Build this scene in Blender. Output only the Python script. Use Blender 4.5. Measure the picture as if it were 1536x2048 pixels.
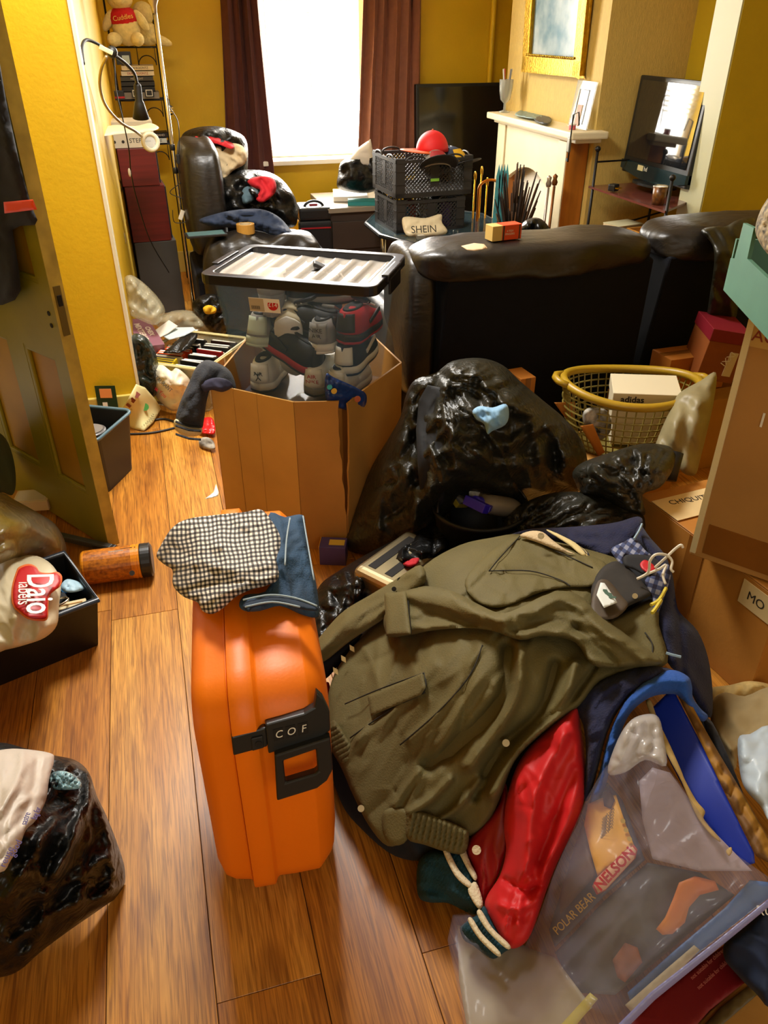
import bpy, bmesh, math, random
import numpy as np
from mathutils import Vector, Matrix, Euler
from mathutils.geometry import delaunay_2d_cdt

for _o in list(bpy.data.objects):
    bpy.data.objects.remove(_o, do_unlink=True)
S = bpy.context.scene
COL = S.collection
PI = math.pi

# ------------------------------------------------------------------ camera
FPX, PITCH, YAW, HC = 1560.0, math.radians(32.2), math.radians(16.0), 1.5
cam_d = bpy.data.cameras.new('camera')
cam_d.sensor_fit = 'VERTICAL'
cam_d.sensor_height = 24.0
cam_d.lens = 24.0 * FPX / 2048.0
cam_d.clip_start = 0.02
cam = bpy.data.objects.new('camera', cam_d)
COL.objects.link(cam)
cam.location = (0, 0, HC)
cam.rotation_euler = Euler((PI / 2 - PITCH, 0, -YAW), 'XYZ')
S.camera = cam

# ------------------------------------------------------------------ world, lights, exposure
w = bpy.data.worlds.new('daylight')
S.world = w
w.use_nodes = True
bgn = w.node_tree.nodes['Background']
bgn.inputs[0].default_value = (1.0, 0.97, 0.90, 1)
bgn.inputs[1].default_value = 1.3
S.view_settings.view_transform = 'Standard'
S.view_settings.look = 'None'
S.view_settings.gamma = 1
S.view_settings.use_curve_mapping = False
S.view_settings.exposure = 0.3

def area_light(name, loc, target, sx, sy, power, col):
    l = bpy.data.lights.new(name, 'AREA')
    l.shape = 'RECTANGLE'; l.size = sx; l.size_y = sy
    l.energy = power; l.color = col
    o = bpy.data.objects.new(name, l); COL.objects.link(o)
    o.location = loc
    d = Vector(target) - Vector(loc)
    o.rotation_euler = d.to_track_quat('-Z', 'Y').to_euler()
    return o
# daylight that comes in through the bright window of the back room
area_light('window_daylight', (1.14, 5.95, 1.45), (1.15, 2.0, 0.55), 1.0, 1.4, 175, (1.0, 0.96, 0.88))
# added soft fill from behind the photographer; no window is built there
area_light('front_fill_light', (0.2, -1.75, 1.75), (0.5, 2.0, 0.4), 2.0, 1.5, 17, (1.0, 0.97, 0.92))
# ceiling light of the front room
area_light('ceiling_light', (.25, 3.0, 2.45), (.25, 2.2, 0), .65, .65, 74, (1.0, 0.97, 0.92))

# ------------------------------------------------------------------ pixel <-> place (photograph 1536 x 2048)
_cy, _sy, _cp, _sp = math.cos(YAW), math.sin(YAW), math.cos(PITCH), math.sin(PITCH)
CF = np.array([_sy * _cp, _cy * _cp, -_sp]); CR = np.array([_cy, -_sy, 0.0]); CU = np.cross(CR, CF)
CC = np.array([0, 0, HC])
def rays(px, py):
    px = np.asarray(px, float)[..., None]; py = np.asarray(py, float)[..., None]
    return CF + CR * (px - 768) / FPX - CU * (py - 1024) / FPX
def tz(px, py, z=0.0): return float((z - HC) / rays(px, py)[2])
def ty(px, py, y): return float(y / rays(px, py)[1])
def tx(px, py, x): return float(x / rays(px, py)[0])
def G(px, py, z=0.0): return Vector(CC + rays(px, py) * tz(px, py, z))
def PY(px, py, y): return Vector(CC + rays(px, py) * ty(px, py, y))
def PX(px, py, x): return Vector(CC + rays(px, py) * tx(px, py, x))

# ------------------------------------------------------------------ noise
def _hash(ix, iy, seed):
    n = (ix.astype(np.int64) * 374761393 + iy.astype(np.int64) * 668265263 + seed * 974634617) & 0x7fffffff
    n = ((n ^ (n >> 13)) * 1274126177) & 0x7fffffff
    return ((n ^ (n >> 16)) & 0xffff) / 65535.0
def vnoise(x, y, seed=0):
    ix = np.floor(x); iy = np.floor(y); fx = x - ix; fy = y - iy
    u = fx * fx * fx * (fx * (fx * 6 - 15) + 10); v = fy * fy * fy * (fy * (fy * 6 - 15) + 10)
    a = _hash(ix, iy, seed); b = _hash(ix + 1, iy, seed); c = _hash(ix, iy + 1, seed); d = _hash(ix + 1, iy + 1, seed)
    return (a * (1 - u) + b * u) * (1 - v) + (c * (1 - u) + d * u) * v - 0.5
def fbm(x, y, seed=0, o=3):
    r = 0; a = 1
    for k in range(o):
        r = r + a * vnoise(x * 2 ** k, y * 2 ** k, seed + k * 17); a *= .5
    return r
def crumple(x, y, seed=0, n=7, sharp=1.0):
    """sharp-creased film: warped triangle waves in many directions"""
    rng = random.Random(seed)
    wx = fbm(x * .4, y * .4, seed + 5, 2) * .9; wy = fbm(x * .4 + 9, y * .4 + 4, seed + 6, 2) * .9
    r = 0
    for k in range(n):
        a = rng.uniform(0, PI); f = rng.uniform(.5, 1.6); ph = rng.uniform(0, 1)
        q = ((x + wx) * math.cos(a) + (y + wy) * math.sin(a)) * f + ph
        t = np.abs(q - np.floor(q) - .5) * 2
        m = np.clip(fbm(x * .5 + k * 7, y * .5, seed + k) + .5, 0, 1)
        r = r + (t ** sharp - .5) * m / f
    return r / math.sqrt(n)
def folds(x, y, ang, wl, seed=0, stretch=4.0):
    """long soft folds running along ang (radians)"""
    u = x * math.cos(ang) + y * math.sin(ang); v = -x * math.sin(ang) + y * math.cos(ang)
    w_ = fbm(u / (wl * stretch), v / (wl * 2), seed + 3, 2) * wl * 1.2
    n = vnoise(u / (wl * stretch), (v + w_) / wl, seed) * 2
    return 1 - np.abs(n) * 1.6

# ------------------------------------------------------------------ materials
def lin(h):
    if isinstance(h, str):
        h = h.lstrip('#'); c = [int(h[i:i + 2], 16) / 255 for i in (0, 2, 4)]
    else:
        c = list(h)
    return tuple(((v / 12.92) if v <= .04045 else ((v + .055) / 1.055) ** 2.4) for v in c) + (1,)
_M = {}
def mat(name, col, rough=.5, metal=0., var=0., vscale=8., bump=0., bscale=40., col2=None, kind='noise', stretch=(1, 1, 1),
        spec=.5, trans=0., alpha=1., coat=0., sheen=0., emit=0., detail=3.):
    if name in _M: return _M[name]
    m = bpy.data.materials.new(name); m.use_nodes = True
    nt = m.node_tree; b = nt.nodes['Principled BSDF']; L = nt.links.new
    c = lin(col)
    b.inputs['Base Color'].default_value = c
    b.inputs['Roughness'].default_value = rough; b.inputs['Metallic'].default_value = metal
    b.inputs['Specular IOR Level'].default_value = spec
    b.inputs['Transmission Weight'].default_value = trans; b.inputs['Alpha'].default_value = alpha
    b.inputs['Coat Weight'].default_value = coat
    b.inputs['Sheen Weight'].default_value = sheen * .12
    if emit:
        b.inputs['Emission Color'].default_value = c; b.inputs['Emission Strength'].default_value = emit
    if var or bump or col2:
        tc = nt.nodes.new('ShaderNodeTexCoord'); mp = nt.nodes.new('ShaderNodeMapping')
        mp.inputs['Scale'].default_value = stretch
        L(tc.outputs['Object'], mp.inputs['Vector'])
    if var or col2:
        if kind == 'wave':
            n = nt.nodes.new('ShaderNodeTexWave'); n.inputs['Scale'].default_value = vscale; n.inputs['Distortion'].default_value = 3
            n.inputs['Detail'].default_value = detail
        else:
            n = nt.nodes.new('ShaderNodeTexNoise'); n.inputs['Scale'].default_value = vscale; n.inputs['Detail'].default_value = detail
        L(mp.outputs[0], n.inputs['Vector'])
        r = nt.nodes.new('ShaderNodeValToRGB')
        if col2: c1, c2 = c, lin(col2)
        else:
            c1 = tuple(v * (1 - var) for v in c[:3]) + (1,); c2 = tuple(min(1, v * (1 + var)) for v in c[:3]) + (1,)
        r.color_ramp.elements[0].color = c1; r.color_ramp.elements[0].position = .3
        r.color_ramp.elements[1].color = c2; r.color_ramp.elements[1].position = .7
        L(n.outputs['Fac'] if 'Fac' in n.outputs else n.outputs[0], r.inputs[0]); L(r.outputs[0], b.inputs['Base Color'])
    if bump:
        n2 = nt.nodes.new('ShaderNodeTexNoise'); n2.inputs['Scale'].default_value = bscale; n2.inputs['Detail'].default_value = 4
        L(mp.outputs[0], n2.inputs['Vector'])
        bp = nt.nodes.new('ShaderNodeBump'); bp.inputs['Strength'].default_value = bump; bp.inputs['Distance'].default_value = .01
        L(n2.outputs[0], bp.inputs['Height']); L(bp.outputs[0], b.inputs['Normal'])
    _M[name] = m
    return m
def film(name, col, mix=.45, rough=.2, bump=.0, bscale=20.):
    """clear or milky plastic: part see-through, part glossy skin"""
    if name in _M: return _M[name]
    m = mat(name, col, rough, bump=bump, bscale=bscale)
    nt = m.node_tree; b = nt.nodes['Principled BSDF']; out = nt.nodes['Material Output']
    t = nt.nodes.new('ShaderNodeBsdfTransparent'); x = nt.nodes.new('ShaderNodeMixShader')
    t.inputs[0].default_value = (.95, .95, .95, 1)
    x.inputs[0].default_value = mix
    nt.links.new(t.outputs[0], x.inputs[1]); nt.links.new(b.outputs[0], x.inputs[2]); nt.links.new(x.outputs[0], out.inputs[0])
    return m
def crinkle(m, scale, strength, dist=.012, stretch=(1, 1, 1), warp=1.5):
    """fine sharp creases for bag film and thin cloth: ridged noise relief"""
    nt = m.node_tree; b = nt.nodes['Principled BSDF']; L = nt.links.new
    tc = nt.nodes.new('ShaderNodeTexCoord'); mp = nt.nodes.new('ShaderNodeMapping'); mp.inputs['Scale'].default_value = stretch; L(tc.outputs['Object'], mp.inputs[0])
    h = None
    for sc, wt in ((scale, 1.), (scale * 2.3, .45)):
        n = nt.nodes.new('ShaderNodeTexNoise'); n.inputs['Scale'].default_value = sc; n.inputs['Detail'].default_value = 1.5; n.inputs['Distortion'].default_value = warp; L(mp.outputs[0], n.inputs[0])
        a = nt.nodes.new('ShaderNodeMath'); a.operation = 'SUBTRACT'; a.inputs[1].default_value = .5; L(n.outputs[0], a.inputs[0])
        c = nt.nodes.new('ShaderNodeMath'); c.operation = 'ABSOLUTE'; L(a.outputs[0], c.inputs[0])
        d = nt.nodes.new('ShaderNodeMath'); d.operation = 'MULTIPLY_ADD'; d.inputs[1].default_value = -wt; L(c.outputs[0], d.inputs[0])
        if h is not None: L(h.outputs[0], d.inputs[2])
        else: d.inputs[2].default_value = 0
        h = d
    bp = nt.nodes.new('ShaderNodeBump'); bp.inputs['Strength'].default_value = strength; bp.inputs['Distance'].default_value = dist * 4
    old = b.inputs['Normal'].links
    if old: L(old[0].from_socket, bp.inputs['Normal'])
    L(h.outputs[0], bp.inputs['Height']); L(bp.outputs[0], b.inputs['Normal'])
    return m
def check_mat(name, c1, c2, c3, sx, sy, space='UV', bump=.3):
    """woven check: two crossing bands of stripes"""
    m = mat(name, c1, .8, sheen=.2)
    nt = m.node_tree; b = nt.nodes['Principled BSDF']; L = nt.links.new
    tc = nt.nodes.new('ShaderNodeTexCoord'); sp = nt.nodes.new('ShaderNodeSeparateXYZ'); L(tc.outputs[space], sp.inputs[0])
    outs = []
    for k, s in ((0, sx), (1, sy)):
        a = nt.nodes.new('ShaderNodeMath'); a.operation = 'MULTIPLY'; a.inputs[1].default_value = s; L(sp.outputs[k], a.inputs[0])
        f = nt.nodes.new('ShaderNodeMath'); f.operation = 'FRACT'; L(a.outputs[0], f.inputs[0])
        g = nt.nodes.new('ShaderNodeMath'); g.operation = 'GREATER_THAN'; g.inputs[1].default_value = .52; L(f.outputs[0], g.inputs[0])
        outs.append(g)
    ad = nt.nodes.new('ShaderNodeMath'); ad.operation = 'ADD'; L(outs[0].outputs[0], ad.inputs[0]); L(outs[1].outputs[0], ad.inputs[1])
    dv = nt.nodes.new('ShaderNodeMath'); dv.operation = 'MULTIPLY'; dv.inputs[1].default_value = .5; L(ad.outputs[0], dv.inputs[0])
    r = nt.nodes.new('ShaderNodeValToRGB'); r.color_ramp.interpolation = 'CONSTANT'
    r.color_ramp.elements[0].color = lin(c1); r.color_ramp.elements[1].position = .75; r.color_ramp.elements[1].color = lin(c3)
    e = r.color_ramp.elements.new(.25); e.color = lin(c2)
    L(dv.outputs[0], r.inputs[0]); L(r.outputs[0], b.inputs['Base Color'])
    return m

# ------------------------------------------------------------------ mesh building
class MB:
    def __init__(s): s.v = []; s.f = []
    def add(s, vs, fs, M=None):
        k = len(s.v)
        if M is not None: vs = [M @ Vector(v) for v in vs]
        s.v += [tuple(v) for v in vs]; s.f += [tuple(i + k for i in f) for f in fs]
        return s
    def box(s, c, d, M=None, R=None, taper=1.0):
        x, y, z = d[0] / 2, d[1] / 2, d[2] / 2
        vs = [Vector(p) for p in ((-x * taper, -y * taper, -z), (x * taper, -y * taper, -z), (x * taper, y * taper, -z), (-x * taper, y * taper, -z), (-x, -y, z), (x, -y, z), (x, y, z), (-x, y, z))]
        if R is not None: vs = [R @ v for v in vs]
        vs = [v + Vector(c) for v in vs]
        return s.add(vs, [(0, 3, 2, 1), (4, 5, 6, 7), (0, 1, 5, 4), (1, 2, 6, 5), (2, 3, 7, 6), (3, 0, 4, 7)], M)
    def tube(s, pts, r, n=8, closed=False, M=None, cap=True):
        pts = [Vector(p) for p in pts]; m = len(pts)
        rr = r if isinstance(r, (list, tuple)) else [r] * m
        vs = []; fs = []; up = None
        for i, p in enumerate(pts):
            a = pts[i - 1] if (i > 0 or closed) else p; b = pts[(i + 1) % m] if (i < m - 1 or closed) else p
            t = (b - a).normalized()
            if up is None: up = t.orthogonal().normalized()
            up = (up - t * up.dot(t));
            up = up.normalized() if up.length > 1e-6 else t.orthogonal().normalized()
            sd = t.cross(up)
            for k in range(n):
                an = 2 * PI * k / n
                vs.append(p + (up * math.cos(an) + sd * math.sin(an)) * rr[i])
        for i in range(m if closed else m - 1):
            j = (i + 1) % m
            for k in range(n):
                k2 = (k + 1) % n
                fs.append((i * n + k, i * n + k2, j * n + k2, j * n + k))
        if cap and not closed:
            fs.append(tuple(range(n - 1, -1, -1))); fs.append(tuple((m - 1) * n + k for k in range(n)))
        return s.add(vs, fs, M)
    def lathe(s, prof, n=24, M=None, sx=1., sy=1.):
        vs = []; fs = []; m = len(prof)
        for r, z in prof:
            for k in range(n):
                a = 2 * PI * k / n; vs.append((r * math.cos(a) * sx, r * math.sin(a) * sy, z))
        for i in range(m - 1):
            for k in range(n):
                k2 = (k + 1) % n; fs.append((i * n + k, i * n + k2, (i + 1) * n + k2, (i + 1) * n + k))
        if prof[0][0] > 1e-5: fs.append(tuple(range(n - 1, -1, -1)))
        if prof[-1][0] > 1e-5: fs.append(tuple((m - 1) * n + k for k in range(n)))
        return s.add(vs, fs, M)
    def prism(s, poly, h, M=None, z0=0.):
        n = len(poly)
        vs = [(p[0], p[1], z0) for p in poly] + [(p[0], p[1], z0 + h) for p in poly]
        fs = [tuple(range(n - 1, -1, -1)), tuple(range(n, 2 * n))] + [(i, (i + 1) % n, n + (i + 1) % n, n + i) for i in range(n)]
        return s.add(vs, fs, M)
    def sphere(s, c, r, M=None, n=16, R=None):
        rx, ry, rz = (r, r, r) if not isinstance(r, (list, tuple)) else r
        vs = []; fs = []; m = n // 2
        for i in range(m + 1):
            t = PI * i / m
            for k in range(n):
                a = 2 * PI * k / n
                v = Vector((rx * math.sin(t) * math.cos(a), ry * math.sin(t) * math.sin(a), -rz * math.cos(t)))
                if R is not None: v = R @ v
                vs.append(v + Vector(c))
        for i in range(m):
            for k in range(n):
                k2 = (k + 1) % n; fs.append((i * n + k, i * n + k2, (i + 1) * n + k2, (i + 1) * n + k))
        return s.add(vs, fs, M)
    def build(s, name, m, parent=None, bevel=0., smooth=False, seg=2, world=False, sub=0):
        return link_mesh(name, s.v, s.f, m, parent, bevel, smooth, seg, world, sub)

def link_mesh(name, V, F, m, parent=None, bevel=0., smooth=False, seg=2, world=False, sub=0, uv=None):
    if world and parent is not None:
        inv = wm(parent).inverted(); V = [tuple(inv @ Vector(v)) for v in V]
    org = None
    if parent is None:
        A = np.array([tuple(v) for v in V]); org = Vector(((A[:, 0].min() + A[:, 0].max()) / 2, (A[:, 1].min() + A[:, 1].max()) / 2, A[:, 2].min()))
        V = [tuple(Vector(v) - org) for v in V]
    me = bpy.data.meshes.new(name); me.from_pydata([tuple(v) for v in V], [], [tuple(f) for f in F])
    if uv is not None:
        ul = me.uv_layers.new(name='uv')
        for lp in me.loops: ul.data[lp.index].uv = uv[lp.vertex_index]
    bm = bmesh.new(); bm.from_mesh(me)
    bmesh.ops.remove_doubles(bm, verts=bm.verts, dist=1e-6)
    bmesh.ops.recalc_face_normals(bm, faces=bm.faces)
    if bevel:
        es = [e for e in bm.edges if len(e.link_faces) == 2 and e.calc_face_angle(0) > .5]
        bmesh.ops.bevel(bm, geom=es, offset=bevel, segments=seg, profile=.6, affect='EDGES', clamp_overlap=True)
    bm.to_mesh(me); bm.free()
    if smooth: me.polygons.foreach_set('use_smooth', [True] * len(me.polygons))
    if bevel and not smooth: pass
    me.materials.append(m)
    o = bpy.data.objects.new(name, me); COL.objects.link(o)
    if org is not None: o.location = org
    if sub:
        md = o.modifiers.new('sub', 'SUBSURF'); md.levels = sub; md.render_levels = sub
    if parent is not None: o.parent = parent
    return o
def wm(o):
    M = Matrix.LocRotScale(o.location, o.rotation_euler, o.scale)
    return wm(o.parent) @ M if o.parent else M
def tag(o, label, cat, group=None):
    o['label'] = label; o['category'] = cat
    if group: o['group'] = group
    return o
def thing(name, label, cat, loc=(0, 0, 0), rotz=0., group=None, rot=None):
    o = bpy.data.objects.new(name, None); COL.objects.link(o)
    o.empty_display_size = .05
    o.location = loc; o.rotation_euler = rot if rot is not None else (0, 0, rotz)
    return tag(o, label, cat, group)
def struct(o):
    o['kind'] = 'structure'; return o
def clone(root, label=None, loc=None, rot=None, parent=None, scale=None):
    c = root.copy(); COL.objects.link(c); c.parent = parent
    if label: c['label'] = label
    if loc is not None: c.location = loc
    if rot is not None: c.rotation_euler = rot
    if scale is not None: c.scale = scale
    for ch in list(root.children): clone(ch, parent=c)
    return c
_tc = {}
def lettering(txt, size, M, m, parent, name='lettering', align='CENTER', depth=.0006, shear=0., bold=0.):
    """flat print: M maps text plane (x right, y up, z out) to parent's local space"""
    cu = bpy.data.curves.new('t', 'FONT'); cu.body = txt; cu.size = size; cu.align_x = align; cu.align_y = 'CENTER'
    cu.extrude = depth / 2; cu.shear = shear; cu.offset = bold
    cu.resolution_u = 3
    ob = bpy.data.objects.new('t', cu); COL.objects.link(ob)
    dg = bpy.context.evaluated_depsgraph_get(); me = bpy.data.meshes.new_from_object(ob.evaluated_get(dg))
    bpy.data.objects.remove(ob, do_unlink=True)
    me.transform(M); me.materials.clear(); me.materials.append(m)
    o = bpy.data.objects.new(name, me); COL.objects.link(o); o.parent = parent
    return o
def frameM(o, xa, ya):
    """matrix with origin o, x axis xa, y axis ya (made orthogonal)"""
    x = Vector(xa).normalized(); z = x.cross(Vector(ya)).normalized(); y = z.cross(x)
    return Matrix(((x.x, y.x, z.x, o[0]), (x.y, y.y, z.y, o[1]), (x.z, y.z, z.z, o[2]), (0, 0, 0, 1)))
def rot(axis, deg): return Matrix.Rotation(math.radians(deg), 3, axis)
def T(x, y, z): return Matrix.Translation((x, y, z))
def arc(c, r, a0, a1, n, plane='xz', ry=None):
    ry = ry or r; out = []
    for i in range(n + 1):
        a = math.radians(a0 + (a1 - a0) * i / n); u, v = r * math.cos(a), ry * math.sin(a)
        out.append((c[0] + u, c[1], c[2] + v) if plane == 'xz' else ((c[0] + u, c[1] + v, c[2]) if plane == 'xy' else (c[0], c[1] + u, c[2] + v)))
    return out
def smoothpath(pts, n=6, closed=False):
    P = [Vector(p) for p in pts]; out = []; m = len(P)
    for i in range(m if closed else m - 1):
        p0 = P[i - 1] if (i > 0 or closed) else P[i]; p1 = P[i]; p2 = P[(i + 1) % m]; p3 = P[(i + 2) % m] if (i + 2 < m or closed) else p2
        for k in range(n):
            t = k / n
            out.append(.5 * ((2 * p1) + (p2 - p0) * t + (2 * p0 - 5 * p1 + 4 * p2 - p3) * t * t + (3 * p1 - p0 - 3 * p2 + p3) * t ** 3))
    if not closed: out.append(P[-1])
    return out

# ------------------------------------------------------------------ soft things: an outline with its own depth, thickness and folds
def rbf(ctrl):
    C = np.array([(c[0] / 500., c[1] / 500.) for c in ctrl]); v = np.array([c[2] for c in ctrl]); n = len(C)
    def k(r): return np.where(r > 1e-9, r * r * np.log(np.maximum(r, 1e-9)), 0)
    D = np.linalg.norm(C[:, None] - C[None], axis=2)
    if n < 3: return lambda x, y: np.full(np.shape(x), v.mean())
    A = np.zeros((n + 3, n + 3)); A[:n, :n] = k(D) + np.eye(n) * 1e-4; A[:n, n:] = np.c_[np.ones(n), C]; A[n:, :n] = A[:n, n:].T
    s = np.linalg.solve(A + np.eye(n + 3) * 1e-9, np.r_[v, 0, 0, 0])
    def f(x, y):
        p = np.c_[np.asarray(x) / 500., np.asarray(y) / 500.]
        r = np.linalg.norm(p[:, None] - C[None], axis=2)
        return k(r) @ s[:n] + np.c_[np.ones(len(p)), p] @ s[n:]
    return f
def segdist(P, L, closed=False):
    L = np.asarray(L, float); best = np.full(len(P), 1e9)
    for i in range(len(L) if closed else len(L) - 1):
        a = L[i]; b = L[(i + 1) % len(L)]; ab = b - a; t = np.clip(((P - a) @ ab) / max(ab @ ab, 1e-9), 0, 1)
        best = np.minimum(best, np.linalg.norm(P - (a + t[:, None] * ab), axis=1))
    return best
def densify(L, s, closed=True):
    out = []; n = len(L)
    for i in range(n if closed else n - 1):
        a = np.array(L[i], float); b = np.array(L[(i + 1) % n], float); k = max(1, int(np.linalg.norm(b - a) / s))
        for j in range(k): out.append(a + (b - a) * j / k)
    return np.array(out)
def curvy(L, n=5, closed=True):
    return [(p.x, p.y) for p in smoothpath([(a, b, 0) for a, b in L], n, closed)]
def mesh2d(outline, step, extra=None):
    B = densify(outline, step); mn = B.min(0); mx = B.max(0)
    gx, gy = np.meshgrid(np.arange(mn[0], mx[0], step), np.arange(mn[1], mx[1], step * .87))
    gx = gx + (np.arange(gx.shape[0]) % 2)[:, None] * step * .5
    P = np.c_[gx.ravel(), gy.ravel()]
    ins = np.zeros(len(P), bool); j = len(B) - 1
    for i in range(len(B)):
        xi, yi = B[i]; xj, yj = B[j]
        c = ((yi > P[:, 1]) != (yj > P[:, 1])) & (P[:, 0] < (xj - xi) * (P[:, 1] - yi) / (yj - yi + 1e-12) + xi)
        ins ^= c; j = i
    P = P[ins]; P = P[segdist(P, B, True) > step * .55]
    A = np.r_[B, P]; nb = len(B)
    r = delaunay_2d_cdt([Vector(p) for p in A], [(i, (i + 1) % nb) for i in range(nb)], [list(range(nb))], 1, 1e-6)
    V = np.array([tuple(v) for v in r[0]]); F = [tuple(f) for f in r[2] if len(f) == 3]
    return V, F, B
def soft(name, outline, ctrl, m, parent=None, step=8, puff=.01, pw=25, thick=.01, back=None, relief=None, lines=(), floor=.002,
         round_=True, uvscale=None, smooth=True, holes=None, uvdir=None, ysnap=None):
    """outline in photo pixels; ctrl = (px, py, t) distances along the view rays; gives a closed, thick, folded body"""
    if round_: outline = curvy(outline, 4)
    V, F, B = mesh2d(outline, step)
    d = segdist(V, B, True); d[d < 1e-3] = 0
    tf = rbf(ctrl) if len(ctrl) > 2 else (lambda x, y: np.full(len(x), np.mean([c[2] for c in ctrl])))
    t = tf(V[:, 0], V[:, 1])
    e = np.clip(d / pw, 0, 1); prof = np.sqrt(1 - (1 - e) ** 2)
    rel = puff * prof
    if relief is not None: rel = rel + relief(V[:, 0], V[:, 1]) * np.clip(d / (pw * .5), 0, 1)
    for ln, amp, wd in lines:
        q = segdist(V, curvy(ln, 4, False) if len(ln) > 2 else ln); rel = rel + amp * np.exp(-(q / wd) ** 2) * np.clip(d / (wd * .6) + .25, 0, 1)
    R = rays(V[:, 0], V[:, 1]); nr = np.linalg.norm(R, axis=1)
    front = CC + R * (t - rel / nr)[:, None]
    bk = thick * prof if back is None else back * prof
    rear = CC + R * (t + (bk + .0015) / nr)[:, None]
    front[:, 2] = np.maximum(front[:, 2], floor); rear[:, 2] = np.maximum(rear[:, 2], floor)
    n = len(V)
    # outline ring: average so that front and back share a rim
    nb = [i for i in range(n) if d[i] == 0]
    VV = np.r_[front, rear]; FF = [f for f in F] + [(a + n, c + n, b + n) for a, b, c in F]
    ec = {}
    for a, b, c in F:
        for p, q in ((a, b), (b, c), (c, a)): ec[(p, q)] = 1
    for (p, q) in list(ec):
        if (q, p) not in ec: FF.append((q, p, p + n, q + n))
    uv = None
    if uvscale:
        a = uvdir or 0.; ca, sa = math.cos(a), math.sin(a)
        w2 = np.c_[(V[:, 0] * ca + V[:, 1] * sa) / uvscale, (-V[:, 0] * sa + V[:, 1] * ca) / uvscale]
        if relief is not None:
            w2 = w2 + np.c_[fbm(V[:, 0] / 40, V[:, 1] / 40, 3), fbm(V[:, 0] / 40 + 5, V[:, 1] / 40, 8)] * (5 / uvscale)
        uv = np.r_[w2, w2]
    return link_mesh(name, VV, FF, m, parent, smooth=smooth, world=True, uv=uv)
def crum(scale, amp, seed, n=7, sharp=1.): return lambda x, y: crumple(x / scale, y / scale, seed, n, sharp) * amp * 2.3
def fold(ang, wl, amp, seed=0, stretch=4.): return lambda x, y: folds(x, y, math.radians(ang), wl, seed, stretch) * amp * 1.5
def streaks(box, n, amp, w, ang, spread, ln, seed, sharp=1.15):
    """thin creases and folds: many tapered ridges and valleys about one direction"""
    rng = random.Random(seed); S_ = []
    for k in range(n):
        a = math.radians(ang) + rng.gauss(0, math.radians(spread)); l = rng.uniform(*ln) / 2; cx, cy = rng.uniform(box[0], box[2]), rng.uniform(box[1], box[3])
        S_.append((cx, cy, math.cos(a), math.sin(a), l, amp * rng.uniform(.35, 1) * (1 if rng.random() < .62 else -1), w * rng.uniform(.6, 1.7), rng.uniform(-.25, .25)))
    def f(x, y):
        r = np.zeros(len(x))
        for cx, cy, c, s, l, am, ww, bend in S_:
            u = ((x - cx) * c + (y - cy) * s) / l; v = (-(x - cx) * s + (y - cy) * c) + bend * l * u * u
            r += am * np.exp(-(np.abs(v) / ww) ** sharp) * np.clip(1 - u * u, 0, 1)
        return r
    return f
def spt(ctrl, px, py, lift=.0):
    """point of a soft body's base surface under a photo position, lifted towards the viewer"""
    t = float(rbf(ctrl)(np.array([float(px)]), np.array([float(py)]))[0]); p = Vector(CC + rays(px, py) * t)
    return p + (Vector(CC) - p).normalized() * lift
def sprint(o, ctrl, txt, size, px, py, qx, qy, m_, lift, **k):
    """lettering on a soft body, running from (px,py) towards (qx,qy)"""
    a, c = spt(ctrl, px, py, lift), spt(ctrl, qx, qy, lift); v = (Vector(CC) - a).normalized(); x = c - a
    return lettering(txt, size, wm(o).inverted() @ frameM((a + c) / 2, x, v.cross(x)), m_, o, **k)
def mixr(*fs): return lambda x, y: sum(f(x, y) for f in fs)
def grow(p, k):
    c = np.mean(p, 0); return [tuple(c + (np.array(q) - c) * k) for q in p]
# ================================================================== the room
XL0, XL1, YP, YB, XR, XN = -.16, -.10, 3.30, 5.75, 2.78, 2.50
CH = 2.55
M_wall = mat('wall_paint_yellow', '#d8b00e', .55, var=.07, vscale=3, bump=.08, bscale=60)
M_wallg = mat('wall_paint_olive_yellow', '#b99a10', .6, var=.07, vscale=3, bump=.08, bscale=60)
M_white = mat('gloss_white_paint', '#e9e2c4', .35, var=.05, vscale=6)
M_paper = mat('woodchip_wallpaper', '#c9ab5a', .7, var=.12, vscale=60, stretch=(6, 6, .6), bump=.25, bscale=70)
M_ceil = mat('ceiling_white', '#e8e0c8', .8)
def wallbox(name, c, d, m):
    return struct(MB().box(c, d).build(name, m))
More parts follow.
